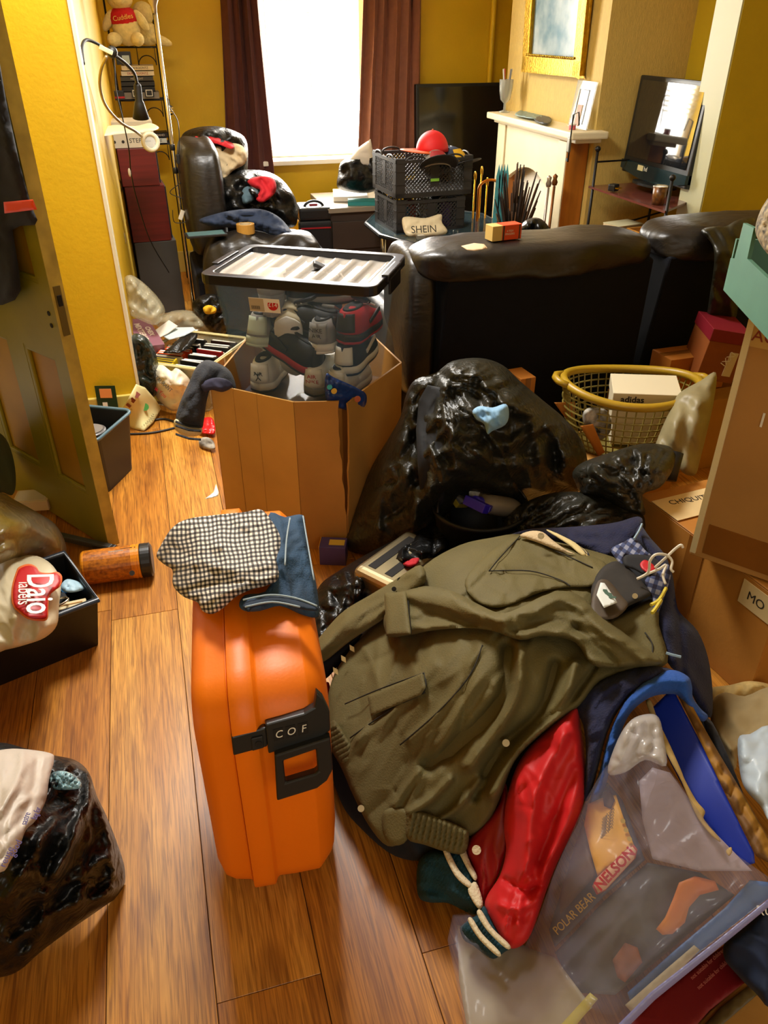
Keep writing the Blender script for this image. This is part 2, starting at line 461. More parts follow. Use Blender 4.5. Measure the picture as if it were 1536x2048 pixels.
# floor: sub base plus single laminate planks
M_base = mat('floor_underlay', '#3a220c', .8)
fl = struct(MB().box((.9, 2, -.02), (4.6, 8.2, .03)).build('floor', M_base))
def plank_mat(i, c1, c2):
    m = mat('laminate_oak_%d' % i, c1, .36, kind='noise', vscale=2.2, col2=c2, stretch=(9, .6, 1), detail=6, spec=.5)
    nt = m.node_tree; b = nt.nodes['Principled BSDF']; L = nt.links.new
    tc = nt.nodes.new('ShaderNodeTexCoord'); mp = nt.nodes.new('ShaderNodeMapping'); mp.inputs['Scale'].default_value = (62, 2.2, 1)
    oi = nt.nodes.new('ShaderNodeObjectInfo'); va = nt.nodes.new('ShaderNodeVectorMath'); va.operation = 'MULTIPLY_ADD'
    va.inputs[1].default_value = (1, 1, 1)
    L(tc.outputs['Object'], va.inputs[0]); L(oi.outputs['Random'], va.inputs[2]); L(va.outputs[0], mp.inputs[0])
    n = nt.nodes.new('ShaderNodeTexNoise'); n.inputs['Scale'].default_value = 3.; n.inputs['Detail'].default_value = 7; n.inputs['Distortion'].default_value = 1.2
    L(mp.outputs[0], n.inputs[0])
    kn = nt.nodes.new('ShaderNodeTexNoise'); kn.inputs['Scale'].default_value = 5; kn.inputs['Detail'].default_value = 2
    mp2 = nt.nodes.new('ShaderNodeMapping'); mp2.inputs['Scale'].default_value = (2.2, .8, 1); L(va.outputs[0], mp2.inputs[0]); L(mp2.outputs[0], kn.inputs[0])
    r = nt.nodes.new('ShaderNodeValToRGB'); r.color_ramp.elements[0].position = .34; r.color_ramp.elements[1].position = .62
    r.color_ramp.elements[0].color = (.38, .31, .24, 1); r.color_ramp.elements[1].color = (1, 1, 1, 1)
    L(n.outputs[0], r.inputs[0])
    r2 = nt.nodes.new('ShaderNodeValToRGB'); r2.color_ramp.elements[0].position = .25; r2.color_ramp.elements[1].position = .42
    r2.color_ramp.elements[0].color = (.5, .4, .32, 1); r2.color_ramp.elements[1].color = (1, 1, 1, 1); L(kn.outputs[0], r2.inputs[0])
    mx = nt.nodes.new('ShaderNodeMixRGB'); mx.blend_type = 'MULTIPLY'; mx.inputs[0].default_value = .85
    old = b.inputs['Base Color'].links[0].from_socket
    L(old, mx.inputs[1]); L(r.outputs[0], mx.inputs[2])
    mx2 = nt.nodes.new('ShaderNodeMixRGB'); mx2.blend_type = 'MULTIPLY'; mx2.inputs[0].default_value = .8
    L(mx.outputs[0], mx2.inputs[1]); L(r2.outputs[0], mx2.inputs[2]); L(mx2.outputs[0], b.inputs['Base Color'])
    return m
PM = [plank_mat(i, a, b) for i, (a, b) in enumerate((('#b5701c', '#dd9a38'), ('#a5621a', '#d08c30'), ('#bd7a24', '#e2a548')))]
PW, PLN = .192, 1.285
rg = random.Random(4)
pk = {}
xx = -.86; ci = 0
while xx < 2.9:
    yy = -.3 - rg.uniform(0, PLN); ci += 1
    while yy < 5.7:
        if yy + PLN > .2:
            # planks behind the sofa and under the heaps are out of sight beyond these bounds
            k = rg.randrange(3)
            y0 = yy; y1 = min(yy + PLN, 5.74)
            key = (k, round(y1 - y0, 3))
            if key not in pk:
                o = MB().box((0, 0, -.004), (PW - .0016, y1 - y0 - .0014, .008)).build('plank', PM[k], fl, bevel=.0006, seg=1); pk[key] = o
            else:
                o = pk[key].copy(); COL.objects.link(o); o.parent = fl
            o.location = Vector((xx + PW / 2, (y0 + y1) / 2, 0)) - fl.location
        yy += PLN
    xx += PW
# walls
def wallpoly(name, pts, thick, m):
    """vertical wall along a floor segment, thickness to the outer side"""
    (x0, y0), (x1, y1) = pts; d = Vector((x1 - x0, y1 - y0, 0)); n = Vector((d.y, -d.x, 0)).normalized() * thick
    return struct(MB().prism([(x0, y0), (x1, y1), (x1 + n.x, y1 + n.y), (x0 + n.x, y0 + n.y)], CH).build(name, m))
WX0, WX1, WZ0, WZ1 = .78, 1.55, .70, 2.15      # window opening
b = MB()
b.box(((XL1 - .3 + WX0) / 2, YB + .1, CH / 2), (WX0 - XL1 + .3, .2, CH)); b.box(((WX1 + 3.0) / 2, YB + .1, CH / 2), (3.0 - WX1, .2, CH))
b.box(((WX0 + WX1) / 2, YB + .1, WZ0 / 2), (WX1 - WX0, .2, WZ0)); b.box(((WX0 + WX1) / 2, YB + .1, (WZ1 + CH) / 2), (WX1 - WX0, .2, CH - WZ1))
struct(b.build('wall_back', M_wall))
b = MB(); b.prism([(XL0, YP + .12), (XL1, YB), (XL1 - .3, YB), (XL0 - .3, YP + .12)], CH); struct(b.build('wall_left', M_wall))
wl = struct(MB().box(((-.8 + XL0) / 2, YP + .06, CH / 2), (.8 + XL0, .12, CH)).build('wall_partition', M_wall))
MB().box((XL0 + .006, YP + .06, CH / 2), (.012, .128, CH)).build('corner_trim', M_white, wl, world=True)
wr = struct(MB().box(((XN + 3.2) / 2, YP + .09, CH / 2), (3.2 - XN, .18, CH)).build('wall_nib', M_wallg))
MB().box((XN - .004, YP + .09, CH / 2), (.008, .176, CH)).build('reveal_lining', mat('reveal_paint_pale', '#b8b690', .45), wr, world=True)
struct(MB().box((XR + .1, 4.7, CH / 2), (.2, 2.5, CH)).build('wall_right', M_wallg))
struct(MB().box((3.1, 1.0, CH / 2), (.2, 5.0, CH)).build('wall_front_right', M_wallg))
# chimney breast
BX, BY0, BY1 = 2.30, 4.02, 5.2
br = struct(MB().box(((BX + XR) / 2, (BY0 + BY1) / 2, CH / 2), (XR - BX, BY1 - BY0, CH)).build('wall_chimney_breast', M_paper))
# front room left wall with the hall doorway, ceiling, solid wall behind the photographer
DX, DY0, DY1 = -.80, 2.13, 2.98
b = MB(); b.box((DX - .06, (DY1 + YP + .12) / 2, CH / 2), (.12, YP + .12 - DY1, CH)); b.box((DX - .06, (DY0 - 2) / 2, CH / 2), (.12, DY0 + 2, CH))
b.box((DX - .06, (DY0 + DY1) / 2, (2.03 + CH) / 2), (.12, DY1 - DY0, CH - 2.03))
struct(b.build('wall_front_left', M_wallg))
struct(MB().box((-1.75, 2.5, CH / 2), (.1, 2.4, CH)).build('wall_hall', M_wallg))
struct(MB().box((.9, 2, CH + .03), (4.9, 8.2, .06)).build('ceiling', M_ceil))
b = MB(); b.box((1.0, -2.05, CH / 2), (4.4, .1, CH))
struct(b.build('wall_behind', M_wallg))
# skirting
M_skirt = mat('skirting_cream', '#c9b45a', .4, var=.06)
struct(MB().box(((-.8 + XL0) / 2, YP - .009, .07), (.8 + XL0 - .0, .018, .14)).build('baseboard_partition', M_skirt, bevel=.004))
struct(MB().box(((XL1 + 2.78) / 2, YB - .009, .07), (2.78 - XL1, .018, .14)).build('baseboard_back', M_skirt, bevel=.004))
# window
win = bpy.data.objects.new('window_1', None); COL.objects.link(win); win.location = (1.165, YB + .12, WZ0); struct(win)
M_upvc = mat('upvc_white', '#f4f0e4', .3)
b = MB(); W = WX1 - WX0; Hh = WZ1 - WZ0
for x in (-W / 2 + .025, W / 2 - .025): b.box((x, 0, Hh / 2), (.05, .06, Hh))
for z in (.025, Hh - .025): b.box((0, 0, z), (W, .06, .05))
b.build('window_frame', M_upvc, win, bevel=.004)
M_glass = film('window_glass', '#ffffff', .06, .02)
MB().box((0, 0, Hh / 2), (W - .1, .006, Hh - .1)).build('pane', M_glass, win)
MB().box((0, -.13, -.012), (W + .06, .16, .03)).build('window_sill', M_upvc, win, bevel=.006)
# venetian blind
bl = thing('venetian_blind', 'cream venetian blind hanging in the bright window', 'blind', (WX0 + .04, YB + .05, WZ0))
M_slat = mat('blind_slat_cream', '#d8c998', .5)
s0 = None
for i in range(30):
    z = .42 + i * .033
    if s0 is None:
        s0 = MB().box((.20, 0, 0), (.42, .024, .0018), R=rot('X', 28)).build('slat', M_slat, bl)
        s0.location = (0, 0, z)
    else:
        o = s0.copy(); COL.objects.link(o); o.parent = bl; o.location = (0, 0, z)
MB().box((.20, 0, 1.42), (.44, .03, .03)).build('head_rail', M_slat, bl)
for x in (.06, .34): MB().tube([(x, 0, .40), (x, 0, 1.42)], .0015, 5).build('ladder_cord', M_slat, bl)
# curtains
def curtain(name, label, x0, x1, xb0, xb1, zb, nf, seed, m):
    V = []; F = []; nz, nx = 26, nf * 10
    for j in range(nz + 1):
        t = j / nz; z = 2.3 + (zb - 2.3) * t
        a = x0 + (xb0 - x0) * t ** 1.6; c = x1 + (xb1 - x1) * t ** 1.6
        for i in range(nx + 1):
            u = i / nx; ph = u * nf * 2 * PI + .5 * math.sin(3 * t + seed) + .6 * math.sin(u * 9 + seed)
            V.append((a + (c - a) * u + .006 * math.sin(ph * 2), YB - .10 + .032 * math.sin(ph) * (1 - .2 * t) + .012 * math.sin(ph * .5 + t * 3), z))
    n = len(V)
    for j in range(nz):
        for i in range(nx):
            k = j * (nx + 1) + i; F.append((k, k + 1, k + nx + 2, k + nx + 1))
    V += [(x, y + .004, z) for x, y, z in V]
    F += [tuple(n + q for q in reversed(f)) for f in F]
    r = nx + 1
    for i in range(nx): F.append((nz * r + i, nz * r + i + 1, n + nz * r + i + 1, n + nz * r + i)); F.append((i + 1, i, n + i, n + i + 1))
    for j in range(nz): F.append((j * r, (j + 1) * r, n + (j + 1) * r, n + j * r)); F.append(((j + 1) * r + nx, j * r + nx, n + j * r + nx, n + (j + 1) * r + nx))
    return tag(link_mesh(name, V, F, m, smooth=True), label, 'curtain', 'curtains at the bright window')
M_cur = mat('curtain_plum', '#5b2e2a', .75, var=.1, vscale=30, sheen=.3)
M_cur2 = mat('curtain_backlit_brown', '#8a5642', .7, var=.1, vscale=30, sheen=.3)  # lighter brown stands for window light coming through the cloth
# pipe boxed up the back wall
MB_pipe = MB().tube([(2.40, YB - .03, 0), (2.40, YB - .03, CH)], .018, 10)
struct(MB_pipe.build('trim_1', M_wall, smooth=True))
# curtains placed
_a = PY(447, 0, YB - .1); _b = PY(516, 0, YB - .1); _c = PY(462, 345, YB - .1); _d = PY(552, 345, YB - .1)
curtain('curtain', 'dark plum curtain with straight folds beside the recliner', _a.x, _b.x, _c.x - .05, _d.x, .42, 4, 1.3, M_cur)
_a = PY(733, 0, YB - .1); _b = PY(840, 0, YB - .1); _c = PY(716, 300, YB - .1); _d = PY(838, 300, YB - .1)
curtain('curtain', 'reddish brown curtain with deep folds beside the leaning black screen', _a.x, _b.x, _c.x, _d.x, .72, 5, 4.1, M_cur2)
# ================================================================== door
M_door = mat('door_paint_olive', '#8a7c10', .45, var=.10, vscale=5, bump=.05, bscale=30)
M_doorp = mat('door_panel_ochre', '#a8790e', .5, var=.12, vscale=6)
M_dedge = mat('door_edge_worn_cream', '#b9a047', .5, var=.25, vscale=14)
dr = bpy.data.objects.new('door_1', None); COL.objects.link(dr)
_d = Vector((-.565, .825, 0)); dr.location = (-.293, 2.307, .012); dr.rotation_euler = (0, 0, math.atan2(_d.y, _d.x)); struct(dr)
DW, DH = .66, 2.0
b = MB(); sx = [(0, .055), (.24, .335), (.56, DW)]
for a, c in sx: b.box(((a + c) / 2, -.02, DH / 2), (c - a, .04, DH))
for z0, z1 in ((0, .185), (.655, .87), (1.72, DH)):
    for a, c in ((.055, .24), (.335, .56)): b.box(((a + c) / 2, -.02, (z0 + z1) / 2), (c - a, .04, z1 - z0))
b.build('door_frame', M_door, dr)
for a, c in ((.055, .24), (.335, .56)):
    for z0, z1 in ((.185, .655), (.87, 1.72)):
        MB().box(((a + c) / 2, -.022, (z0 + z1) / 2), (c - a, .016, z1 - z0)).build('door_panel', M_doorp, dr)
        b = MB()
        for (x, z, dx, dz) in ((a + .008, (z0 + z1) / 2, .016, z1 - z0), (c - .008, (z0 + z1) / 2, .016, z1 - z0), ((a + c) / 2, z0 + .008, c - a, .016), ((a + c) / 2, z1 - .008, c - a, .016)):
            b.box((x, -.007, z), (dx, .012, dz))
        b.build('moulding', M_door, dr, bevel=.005)
MB().box((-.001, -.02, DH / 2), (.003, .0395, DH)).build('door_edge', M_dedge, dr)
M_dark = mat('dark_hole', '#120c06', .8)
MB().box((-.004, -.018, .80), (.006, .02, .14)).build('lock_plate', mat('worn_steel', '#8b7a45', .4, .8), dr)
MB().box((-.008, -.018, .83), (.004, .012, .03)).build('latch_bolt', M_dark, dr)
for z in (.755, .79): MB().tube([(.035, -.002, z), (.035, .002, z)], .007, 10).build('keyhole', M_dark, dr)
# ================================================================== sofa (back view)
M_leather = mat('leather_dark_brown_black', '#1d1813', .40, var=.2, vscale=5, bump=.12, bscale=45, spec=.6)
crinkle(M_leather, 3.2, .10, stretch=(1, 2.2, 2.2))
M_sofab = mat('sofa_back_cloth_navy_black', '#06070f', .8, spec=.2, var=.25, vscale=40, sheen=.25)
SY = 2.50
sofa = thing('recliner_sofa', 'black leather recliner sofa seen from behind, with puffy headrest cushions', 'sofa', (1.65, SY, 0))
def puffy(name, x0, x1, y0, y1, z0, z1, m, parent, seed=1, amp=.012, nx=34, ny=20, e=.5, seam=True):
    """stuffed cushion: superellipsoid with wrinkles"""
    V = []; F = []
    cx, cy_, cz = (x0 + x1) / 2, (y0 + y1) / 2, (z0 + z1) / 2; hx, hy, hz = (x1 - x0) / 2, (y1 - y0) / 2, (z1 - z0) / 2
    def sg(v, p): return math.copysign(abs(v) ** p, v)
    for i in range(nx + 1):
        u = -1 + 2 * i / nx; uu = math.copysign(1 - (1 - abs(u)) ** 1.8, u)
        r = (1 - abs(uu) ** 6) ** (1 / 2.6) if abs(uu) < 1 else 0
        for k in range(ny):
            a = 2 * PI * k / ny; q = Vector((uu * hx, sg(math.cos(a), e) * hy * r, sg(math.sin(a), e) * hz * r))
            nn = float(fbm(np.array([uu * hx * 9 + seed]), np.array([a * 1.6]), seed)[0]) * amp * 2 + float(folds(np.array([uu * hx * 12.]), np.array([a * 1.2]), 1.2, .5, seed)[0]) * amp * .5
            s = 1 + nn / max(.03, min(hy, hz))
            V.append((cx + q.x, cy_ + q.y * s, cz + q.z * s))
    for i in range(nx):
        for k in range(ny):
            k2 = (k + 1) % ny; F.append((i * ny + k, i * ny + k2, (i + 1) * ny + k2, (i + 1) * ny + k))
    return link_mesh(name, V, F, m, parent, smooth=True, world=True, sub=1)
for x0, x1 in ((.915, 1.735), (1.765, 2.46)):
    V = [(x0 - .02, SY + .015, .10), (x1, SY + .015, .10), (x1, SY + .30, .10), (x0 - .02, SY + .30, .10), (x0 + .025, SY - .02, .775), (x1 - .01, SY - .02, .775), (x1 - .01, SY + .13, .80), (x0 + .025, SY + .13, .80)]
    F = [(0, 3, 2, 1), (4, 5, 6, 7), (0, 1, 5, 4), (1, 2, 6, 5), (2, 3, 7, 6), (3, 0, 4, 7)]
    link_mesh('back_panel', V, F, M_sofab, sofa, bevel=.012, seg=3, world=True)
puffy('headrest', .835, 1.745, SY - .045, SY + .24, .735, .862, M_leather, sofa, 3, .006)
puffy('headrest', 1.755, 2.50, SY - .045, SY + .24, .745, .875, M_leather, sofa, 8, .006)
puffy('side_roll', .80, .93, SY + .02, SY + .36, .30, .83, M_leather, sofa, 5, .008, nx=12)
b = MB(); b.box((1.66, SY + .40, .22), (1.62, .54, .34)); b.build('base', M_sofab, sofa, bevel=.03, seg=3, world=True)
puffy('seat_cushion', .93, 1.72, SY + .25, SY + .70, .33, .52, M_leather, sofa, 11, .01)
puffy('seat_cushion', 1.76, 2.42, SY + .25, SY + .70, .33, .52, M_leather, sofa, 12, .01)
puffy('arm', .78, .96, SY + .12, SY + .72, .05, .56, M_leather, sofa, 14, .012, nx=20, ny=26, e=.45)
for x in (.9, 2.4):
    MB().tube([(x, SY + .06, 0), (x, SY + .06, .12)], .02, 10).build('foot', mat('black_plastic', '#0d0d0e', .4), sofa, world=True)
# ================================================================== suitcase
M_org = mat('suitcase_orange_plastic', '#ff7e00', .5, var=.05, vscale=4, bump=.04, bscale=160)
M_blk = mat('black_satin_plastic', '#191b1c', .38)
M_blk2 = mat('black_matt_plastic', '#101112', .55)
case = thing('suitcase', 'orange hard shell suitcase standing on the laminate floor with a black combination handle', 'suitcase', (.086, 1.265, 0), math.radians(-5.0))
def rrect(ly, lz, r, n=7):
    pts = []
    for cx, cz, a0 in ((ly - r, lz - r, 0), (-ly + r, lz - r, 90), (-ly + r, -lz + r, 180), (ly - r, -lz + r, 270)):
        for i in range(n + 1):
            a = math.radians(a0 + 90 * i / n); pts.append((cx + r * math.cos(a), cz + r * math.sin(a)))
    return pts
def shell(st, name):
    V = []; F = []
    for x, ins in st:
        o = rrect(.335 - ins, .28 - ins, max(.02, .085 - ins * .4)); n = len(o)
        V += [(x, p, q + .282) for p, q in o]
    for i in range(len(st) - 1):
        for k in range(n):
            k2 = (k + 1) % n; F.append((i * n + k, i * n + k2, (i + 1) * n + k2, (i + 1) * n + k))
    F.append(tuple(range(n))); F.append(tuple(range((len(st) - 1) * n, len(st) * n)))
    o = link_mesh(name, V, F, M_org, case)
    o.data.polygons.foreach_set('use_smooth', [len(p.vertices) == 4 for p in o.data.polygons])
    return o
shell([(-.122, .085), (-.118, .05), (-.105, .026), (-.088, .018), (-.058, .0135), (-.0555, .012), (-.0545, .010), (-.054, .02)], 'lid_shell')
shell([(-.053, .02), (-.0525, .0015), (-.051, 0), (-.012, 0), (-.010, .002), (-.006, .009), (-.002, .012), (.03, .011), (.078, .012), (.082, .014), (.105, .034), (.113, .048), (.120, .08)], 'base_shell')
for dy in (-.22, .22):
    MB().tube([(-.05, dy, .004), (.02, dy, .004)], .01, 10).build('foot', M_blk, case)
# lock, latch and carry handle on the upper front
HM = Matrix.Translation((0, -.331, .45)) @ Matrix.Rotation(math.radians(-16), 4, 'X')     # plate frame: x across, z up the case, -y out
def hpoly(pts, d, name, m, parent, off=0., bev=.003):
    b = MB(); n = len(pts)
    V = [(x, -off - d, z) for x, z in pts] + [(x, -off, z) for x, z in pts]
    b.add(V, [tuple(range(n)), tuple(range(2 * n - 1, n - 1, -1))] + [(i, n + i, n + (i + 1) % n, (i + 1) % n) for i in range(n)], HM)
    return b.build(name, m, parent, bevel=bev)
lp = hpoly([(.004, -.005), (.098, .012), (.112, .022), (.113, .058), (.104, .085), (.094, .098), (.088, .07), (.07, .062), (.004, .052)], .020, 'lock_panel', M_blk, case, -.004)
la = hpoly([(-.054, .0), (.004, .008), (.004, .045), (-.054, .036)], .018, 'latch', M_blk, case, -.004)
hpoly([(-.022, .006), (-.002, .009), (-.002, .032), (-.022, .03)], .004, 'latch_button', M_blk2, la, .014, .002)
b = MB(); b.tube([HM @ Vector((-.010, -.0185, .018)), HM @ Vector((-.010, -.020, .018))], .006, 12); b.build('keyhole', M_dark, la)
M_lett = mat('print_white', '#e9e6da', .5)
for i, ch in enumerate('COF'):
    x = .024 + i * .021
    w_ = hpoly([(x - .0085, .018 + i * .002), (x + .0085, .020 + i * .002), (x + .0085, .042 + i * .002), (x - .0085, .040 + i * .002)], .001, 'number_wheel', M_dark, lp, .016, 0)
    lettering(ch, .019, HM @ frameM((x, -.0178, .030 + i * .002), (1, 0, .1), (0, 0, 1)), M_lett, w_, shear=.25)
b = MB()
ring = [(.010, -.09), (.080, -.078), (.098, -.066), (.110, -.045), (.110, .018), (.014, .0)]
ri = [(.028, -.056), (.078, -.048), (.084, -.044), (.084, -.04), (.084, -.002), (.028, -.014)]
V = []; n = 6
for off in (-.030, -.010):
    V += [(x, off, z) for x, z in ring] + [(x, off, z) for x, z in ri]
F = []
for i in range(n):
    j = (i + 1) % n
    F += [(i, j, n + j, n + i), (2 * n + j, 2 * n + i, 3 * n + i, 3 * n + j), (i, 2 * n + i, 2 * n + j, j), (n + i, n + j, 3 * n + j, 3 * n + i)]
b.add(V, F, HM); b.build('carry_handle', M_blk, case, bevel=.005, seg=3)
# ================================================================== cardboard box with the torn corner
M_card = mat('cardboard_kraft', '#cc9c4c', .7, var=.10, vscale=5, bump=.06, bscale=80)
M_cardd = mat('cardboard_kraft_darker', '#b17f38', .7, var=.12, vscale=5, bump=.06, bscale=80)
M_cedge = mat('cardboard_torn_edge', '#c9a066', .8, var=.2, vscale=60)
cb = thing('cardboard_box', 'tall open cardboard box with a torn front corner under the box of trainers', 'box', (.43, 2.42, 0))
FP = [(.11, 2.335), (.335, 2.145), (.475, 2.100), (.725, 2.335), (.70, 2.72), (.30, 2.78)]
def cpanel(a, c, z0, ztop, name, m, seed=0, jag=0., side=0):
    """upright card panel whose top follows ztop [(u,z)...]; jag tears one end"""
    a = Vector((a[0], a[1], 0)); c = Vector((c[0], c[1], 0)); L_ = (c - a).length; u = (c - a) / L_; nrm = Vector((u.y, -u.x, 0)) * .006
    rng = random.Random(seed); top = [(t * L_, z) for t, z in ztop]; pts = [(0, z0), (L_, z0)]
    if jag and side == 1:
        for k in range(1, 16): z = z0 + (ztop[-1][1] - z0) * k / 16; pts.append((L_ - jag * max(0, (k - 5) / 10.) ** .7 - rng.uniform(0, .007) * (k > 4), z))
        top[-1] = (top[-1][0] - jag, top[-1][1])
    pts += top[::-1]
    if jag and side == 0:
        pts[-1] = (jag, pts[-1][1])
        for k in range(15, 0, -1): z = z0 + (ztop[0][1] - z0) * k / 16; pts.append((jag * max(0, (k - 5) / 10.) ** .7 + rng.uniform(0, .007) * (k > 4), z))
    n = len(pts)
    V = [a + u * p + Vector((0, 0, q)) + nrm for p, q in pts] + [a + u * p + Vector((0, 0, q)) for p, q in pts]
    F = [tuple(range(n)), tuple(range(2 * n - 1, n - 1, -1))] + [(i, n + i, n + (i + 1) % n, (i + 1) % n) for i in range(n)]
    o = link_mesh(name, V, F, m, cb, world=True)
    bm = bmesh.new(); bm.from_mesh(o.data); bmesh.ops.triangulate(bm, faces=bm.faces); bm.to_mesh(o.data); bm.free()
    return o
P_ = [Vector((x, y)) for x, y in FP]
mid = P_[0].lerp(P_[1], .27), P_[0].lerp(P_[1], .56)
cpanel(P_[0], mid[0], 0, [(0, .545), (1, .540)], 'panel', M_card)
cpanel(mid[0] + Vector((.002, -.001)), mid[1], 0, [(0, .540), (1, .538)], 'panel', M_card)
cpanel(mid[1] + Vector((.001, -.001)), P_[1], 0, [(0, .538), (1, .535)], 'panel', M_card)
cpanel(P_[1], P_[2], 0, [(0, .535), (1, .540)], 'panel', M_cardd, 3, .012, 1)
cpanel(P_[2], P_[3], 0, [(0, .525), (.3, .535), (1, .545)], 'panel', M_cardd, 5, .016, 0)
cpanel(P_[3], P_[4], 0, [(0, .545), (1, .54)], 'panel', M_cardd)
cpanel(P_[4], P_[5], 0, [(0, .54), (1, .54)], 'panel', M_cardd)
cpanel(P_[5], P_[0], 0, [(0, .54), (1, .545)], 'panel', M_cardd)
MB().prism([tuple(p) for p in FP], .006, z0=.001).build('bottom', M_cardd, cb, world=True)
# filling that carries the box of trainers
MB().box((.44, 2.44, .225), (.30, .26, .43), R=rot('Z', -30)).build('inner_carton', M_cardd, cb, bevel=.004, world=True)
# ================================================================== clear box of trainers
M_clear = film('clear_plastic_bluish', '#8fb8dc', .085, .06)
M_clearlid = film('clear_lid', '#e6ddd0', .34, .08)
M_lidblk = mat('lid_rim_navy_black', '#15161f', .3)
TB = Vector((.447, 2.428, .455)); tang = math.radians(-30.6)
tbx = thing('storage_box', 'clear plastic storage box of trainers with a black rimmed lid', 'storage box', TB, tang)
def rr2(lx, ly, r, n=4):
    return rrect(lx, ly, r, n)
def trough(parent, name, m, bot, top, h, th=.003, r0=.03, r1=.035, z0=0.):
    V = []; F = []
    A = [rr2(bot[0] / 2, bot[1] / 2, r0), rr2(top[0] / 2, top[1] / 2, r1), rr2(top[0] / 2 - th, top[1] / 2 - th, r1 - th), rr2(bot[0] / 2 - th, bot[1] / 2 - th, r0 - th)]
    n = len(A[0]); Z = (z0, z0 + h, z0 + h, z0 + th)
    for o, z in zip(A, Z): V += [(x, y, z) for x, y in o]
    for i in range(3):
        for k in range(n): k2 = (k + 1) % n; F.append((i * n + k, i * n + k2, (i + 1) * n + k2, (i + 1) * n + k))
    F.append(tuple(range(n))); F.append(tuple(3 * n + k for k in range(n)))
    return link_mesh(name, V, F, m, parent)
trough(tbx, 'tub', M_clear, (.42, .27), (.505, .345), .395)
b = MB()
o1, o2 = rr2(.275, .195, .035), rr2(.243, .163, .022); n = len(o1)
V = [(x, y, .378) for x, y in o1] + [(x, y, .408) for x, y in o1] + [(x, y, .408) for x, y in o2] + [(x, y, .378) for x, y in o2]
F = [(i * n + k, i * n + (k + 1) % n, ((i + 1) % 4) * n + (k + 1) % n, ((i + 1) % 4) * n + k) for i in range(4) for k in range(n)]
link_mesh('lid_rim', V, F, M_lidblk, tbx, bevel=.004)
V = []; F = []; nx, ny = 120, 12
for i in range(nx + 1):
    for j in range(ny + 1):
        x = -.246 + .492 * i / nx; y = -.166 + .332 * j / ny; q = (x + .246) / .492 * 8.5
        ridge = max(0, math.sin(q * 2 * PI)) ** .7 * .016 * min(1, max(0, (.15 - abs(y)) / .02))
        V.append((x, y, .386 + ridge))
F = [(i * (ny + 1) + j, (i + 1) * (ny + 1) + j, (i + 1) * (ny + 1) + j + 1, i * (ny + 1) + j + 1) for i in range(nx) for j in range(ny)]
k = len(V); V += [(x, y, z - .003) for x, y, z in V]; F += [tuple(k + q for q in reversed(f)) for f in F]
link_mesh('lid_panel', V, F, M_clearlid, tbx, smooth=True)
for s in (-1, 1):
    MB().box((s * .272, .0, .402), (.024, .16, .022)).box((s * .281, 0, .375), (.008, .13, .05)).build('clip_handle', M_lidblk, tbx, bevel=.004)
# price sticker
st = MB().box((-.075, -.1785, .325), (.098, .0012, .044), R=rot('X', 8)).build('price_sticker', mat('sticker_white', '#e8e2d6', .5), tbx)
MB().box((-.1, -.1795, .325), (.046, .0012, .040), R=rot('X', 8)).build('sticker_print', mat('sticker_beige', '#b7a98e', .6), st)
b = MB(); b.tube([(-.048, -.179, .328), (-.048, -.1805, .328)], .0165, 20); b.build('price_disc', mat('print_red', '#c0101c', .5), st)
lettering('£14', .019, frameM((-.048, -.1812, .328), (1, 0, 0), (0, -.14, 1)), M_lett, st)
lettering('Storage', .010, frameM((-.103, -.1805, .337), (1, 0, 0), (0, -.14, 1)), mat('print_dark', '#2a2620', .6), st)
lettering('|||||||||', .012, frameM((-.103, -.1810, .318), (1, 0, 0), (0, -.14, 1)), mat('print_dark', '#2a2620', .6), st)
# ================================================================== the two big cartons on the right
def carton(name, label, loc, rz, d, m, tilt=None):
    t = thing(name, label, 'box', loc, rz, rot=(tilt[0], tilt[1], rz) if tilt else None)
    x, y, z = d; th = .006
    for nm, c, s in (('side', (-x / 2 + th / 2, 0, z / 2), (th, y, z)), ('side', (x / 2 - th / 2, 0, z / 2), (th, y, z)), ('side', (0, -y / 2 + th / 2, z / 2), (x - 2 * th, th, z)), ('side', (0, y / 2 - th / 2, z / 2), (x - 2 * th, th, z)),
                     ('bottom', (0, 0, th / 2), (x - 2 * th, y - 2 * th, th)),
                     ('flap', (0, -y / 4 - .001, z + .003), (x, y / 2 - .002, .005)), ('flap', (0, y / 4 + .001, z + .003), (x, y / 2 - .002, .005))):
        MB().box(c, s).build(nm, m, t, bevel=.0015, seg=1)
    return t
M_card3 = mat('cardboard_orange_brown', '#b3762a', .65, var=.12, vscale=4, bump=.06, bscale=70)
M_tape = mat('parcel_tape_brown', '#8a5520', .25, var=.1, vscale=8)
M_label = mat('paper_label_cream', '#d9c08a', .6, var=.06)
lowc = carton('cardboard_box', 'wide brown carton with taped flaps and a torn label under the tall carton', (1.53, 1.43, 0), math.radians(6.5), (.50, .52, .33), M_card3)
MB().box((-.2515, .02, .20), (.002, .06, .26)).build('tape', M_tape, lowc)
MB().box((-.15, .16, .3395), (.20, .11, .0016)).build('label', M_label, lowc)
lettering('CHIQUITA', .03, frameM((-.14, .18, .3408), (1, -.1, 0), (0, 1, 0)), mat('print_dark', '#2a2620', .6), lowc)
MB().box((-.14, .03, .3392), (.16, .06, .0016)).build('tape', M_tape, lowc)
MB().box((-.2518, -.2, .285), (.002, .10, .07)).build('label', M_label, lowc)
lettering('MO', .035, frameM((-.2532, -.2, .285), (0, -1, 0), (.0, 0, 1)), mat('print_dark', '#2a2620', .6), lowc)
tall = carton('cardboard_box', 'tall brown carton with a lit flap edge and printed tape, standing on the wide carton', (1.50, 1.316, .341), math.radians(36.6), (.42, .42, .635), mat('cardboard_tan', '#b28040', .65, var=.1, vscale=4, bump=.06, bscale=70))
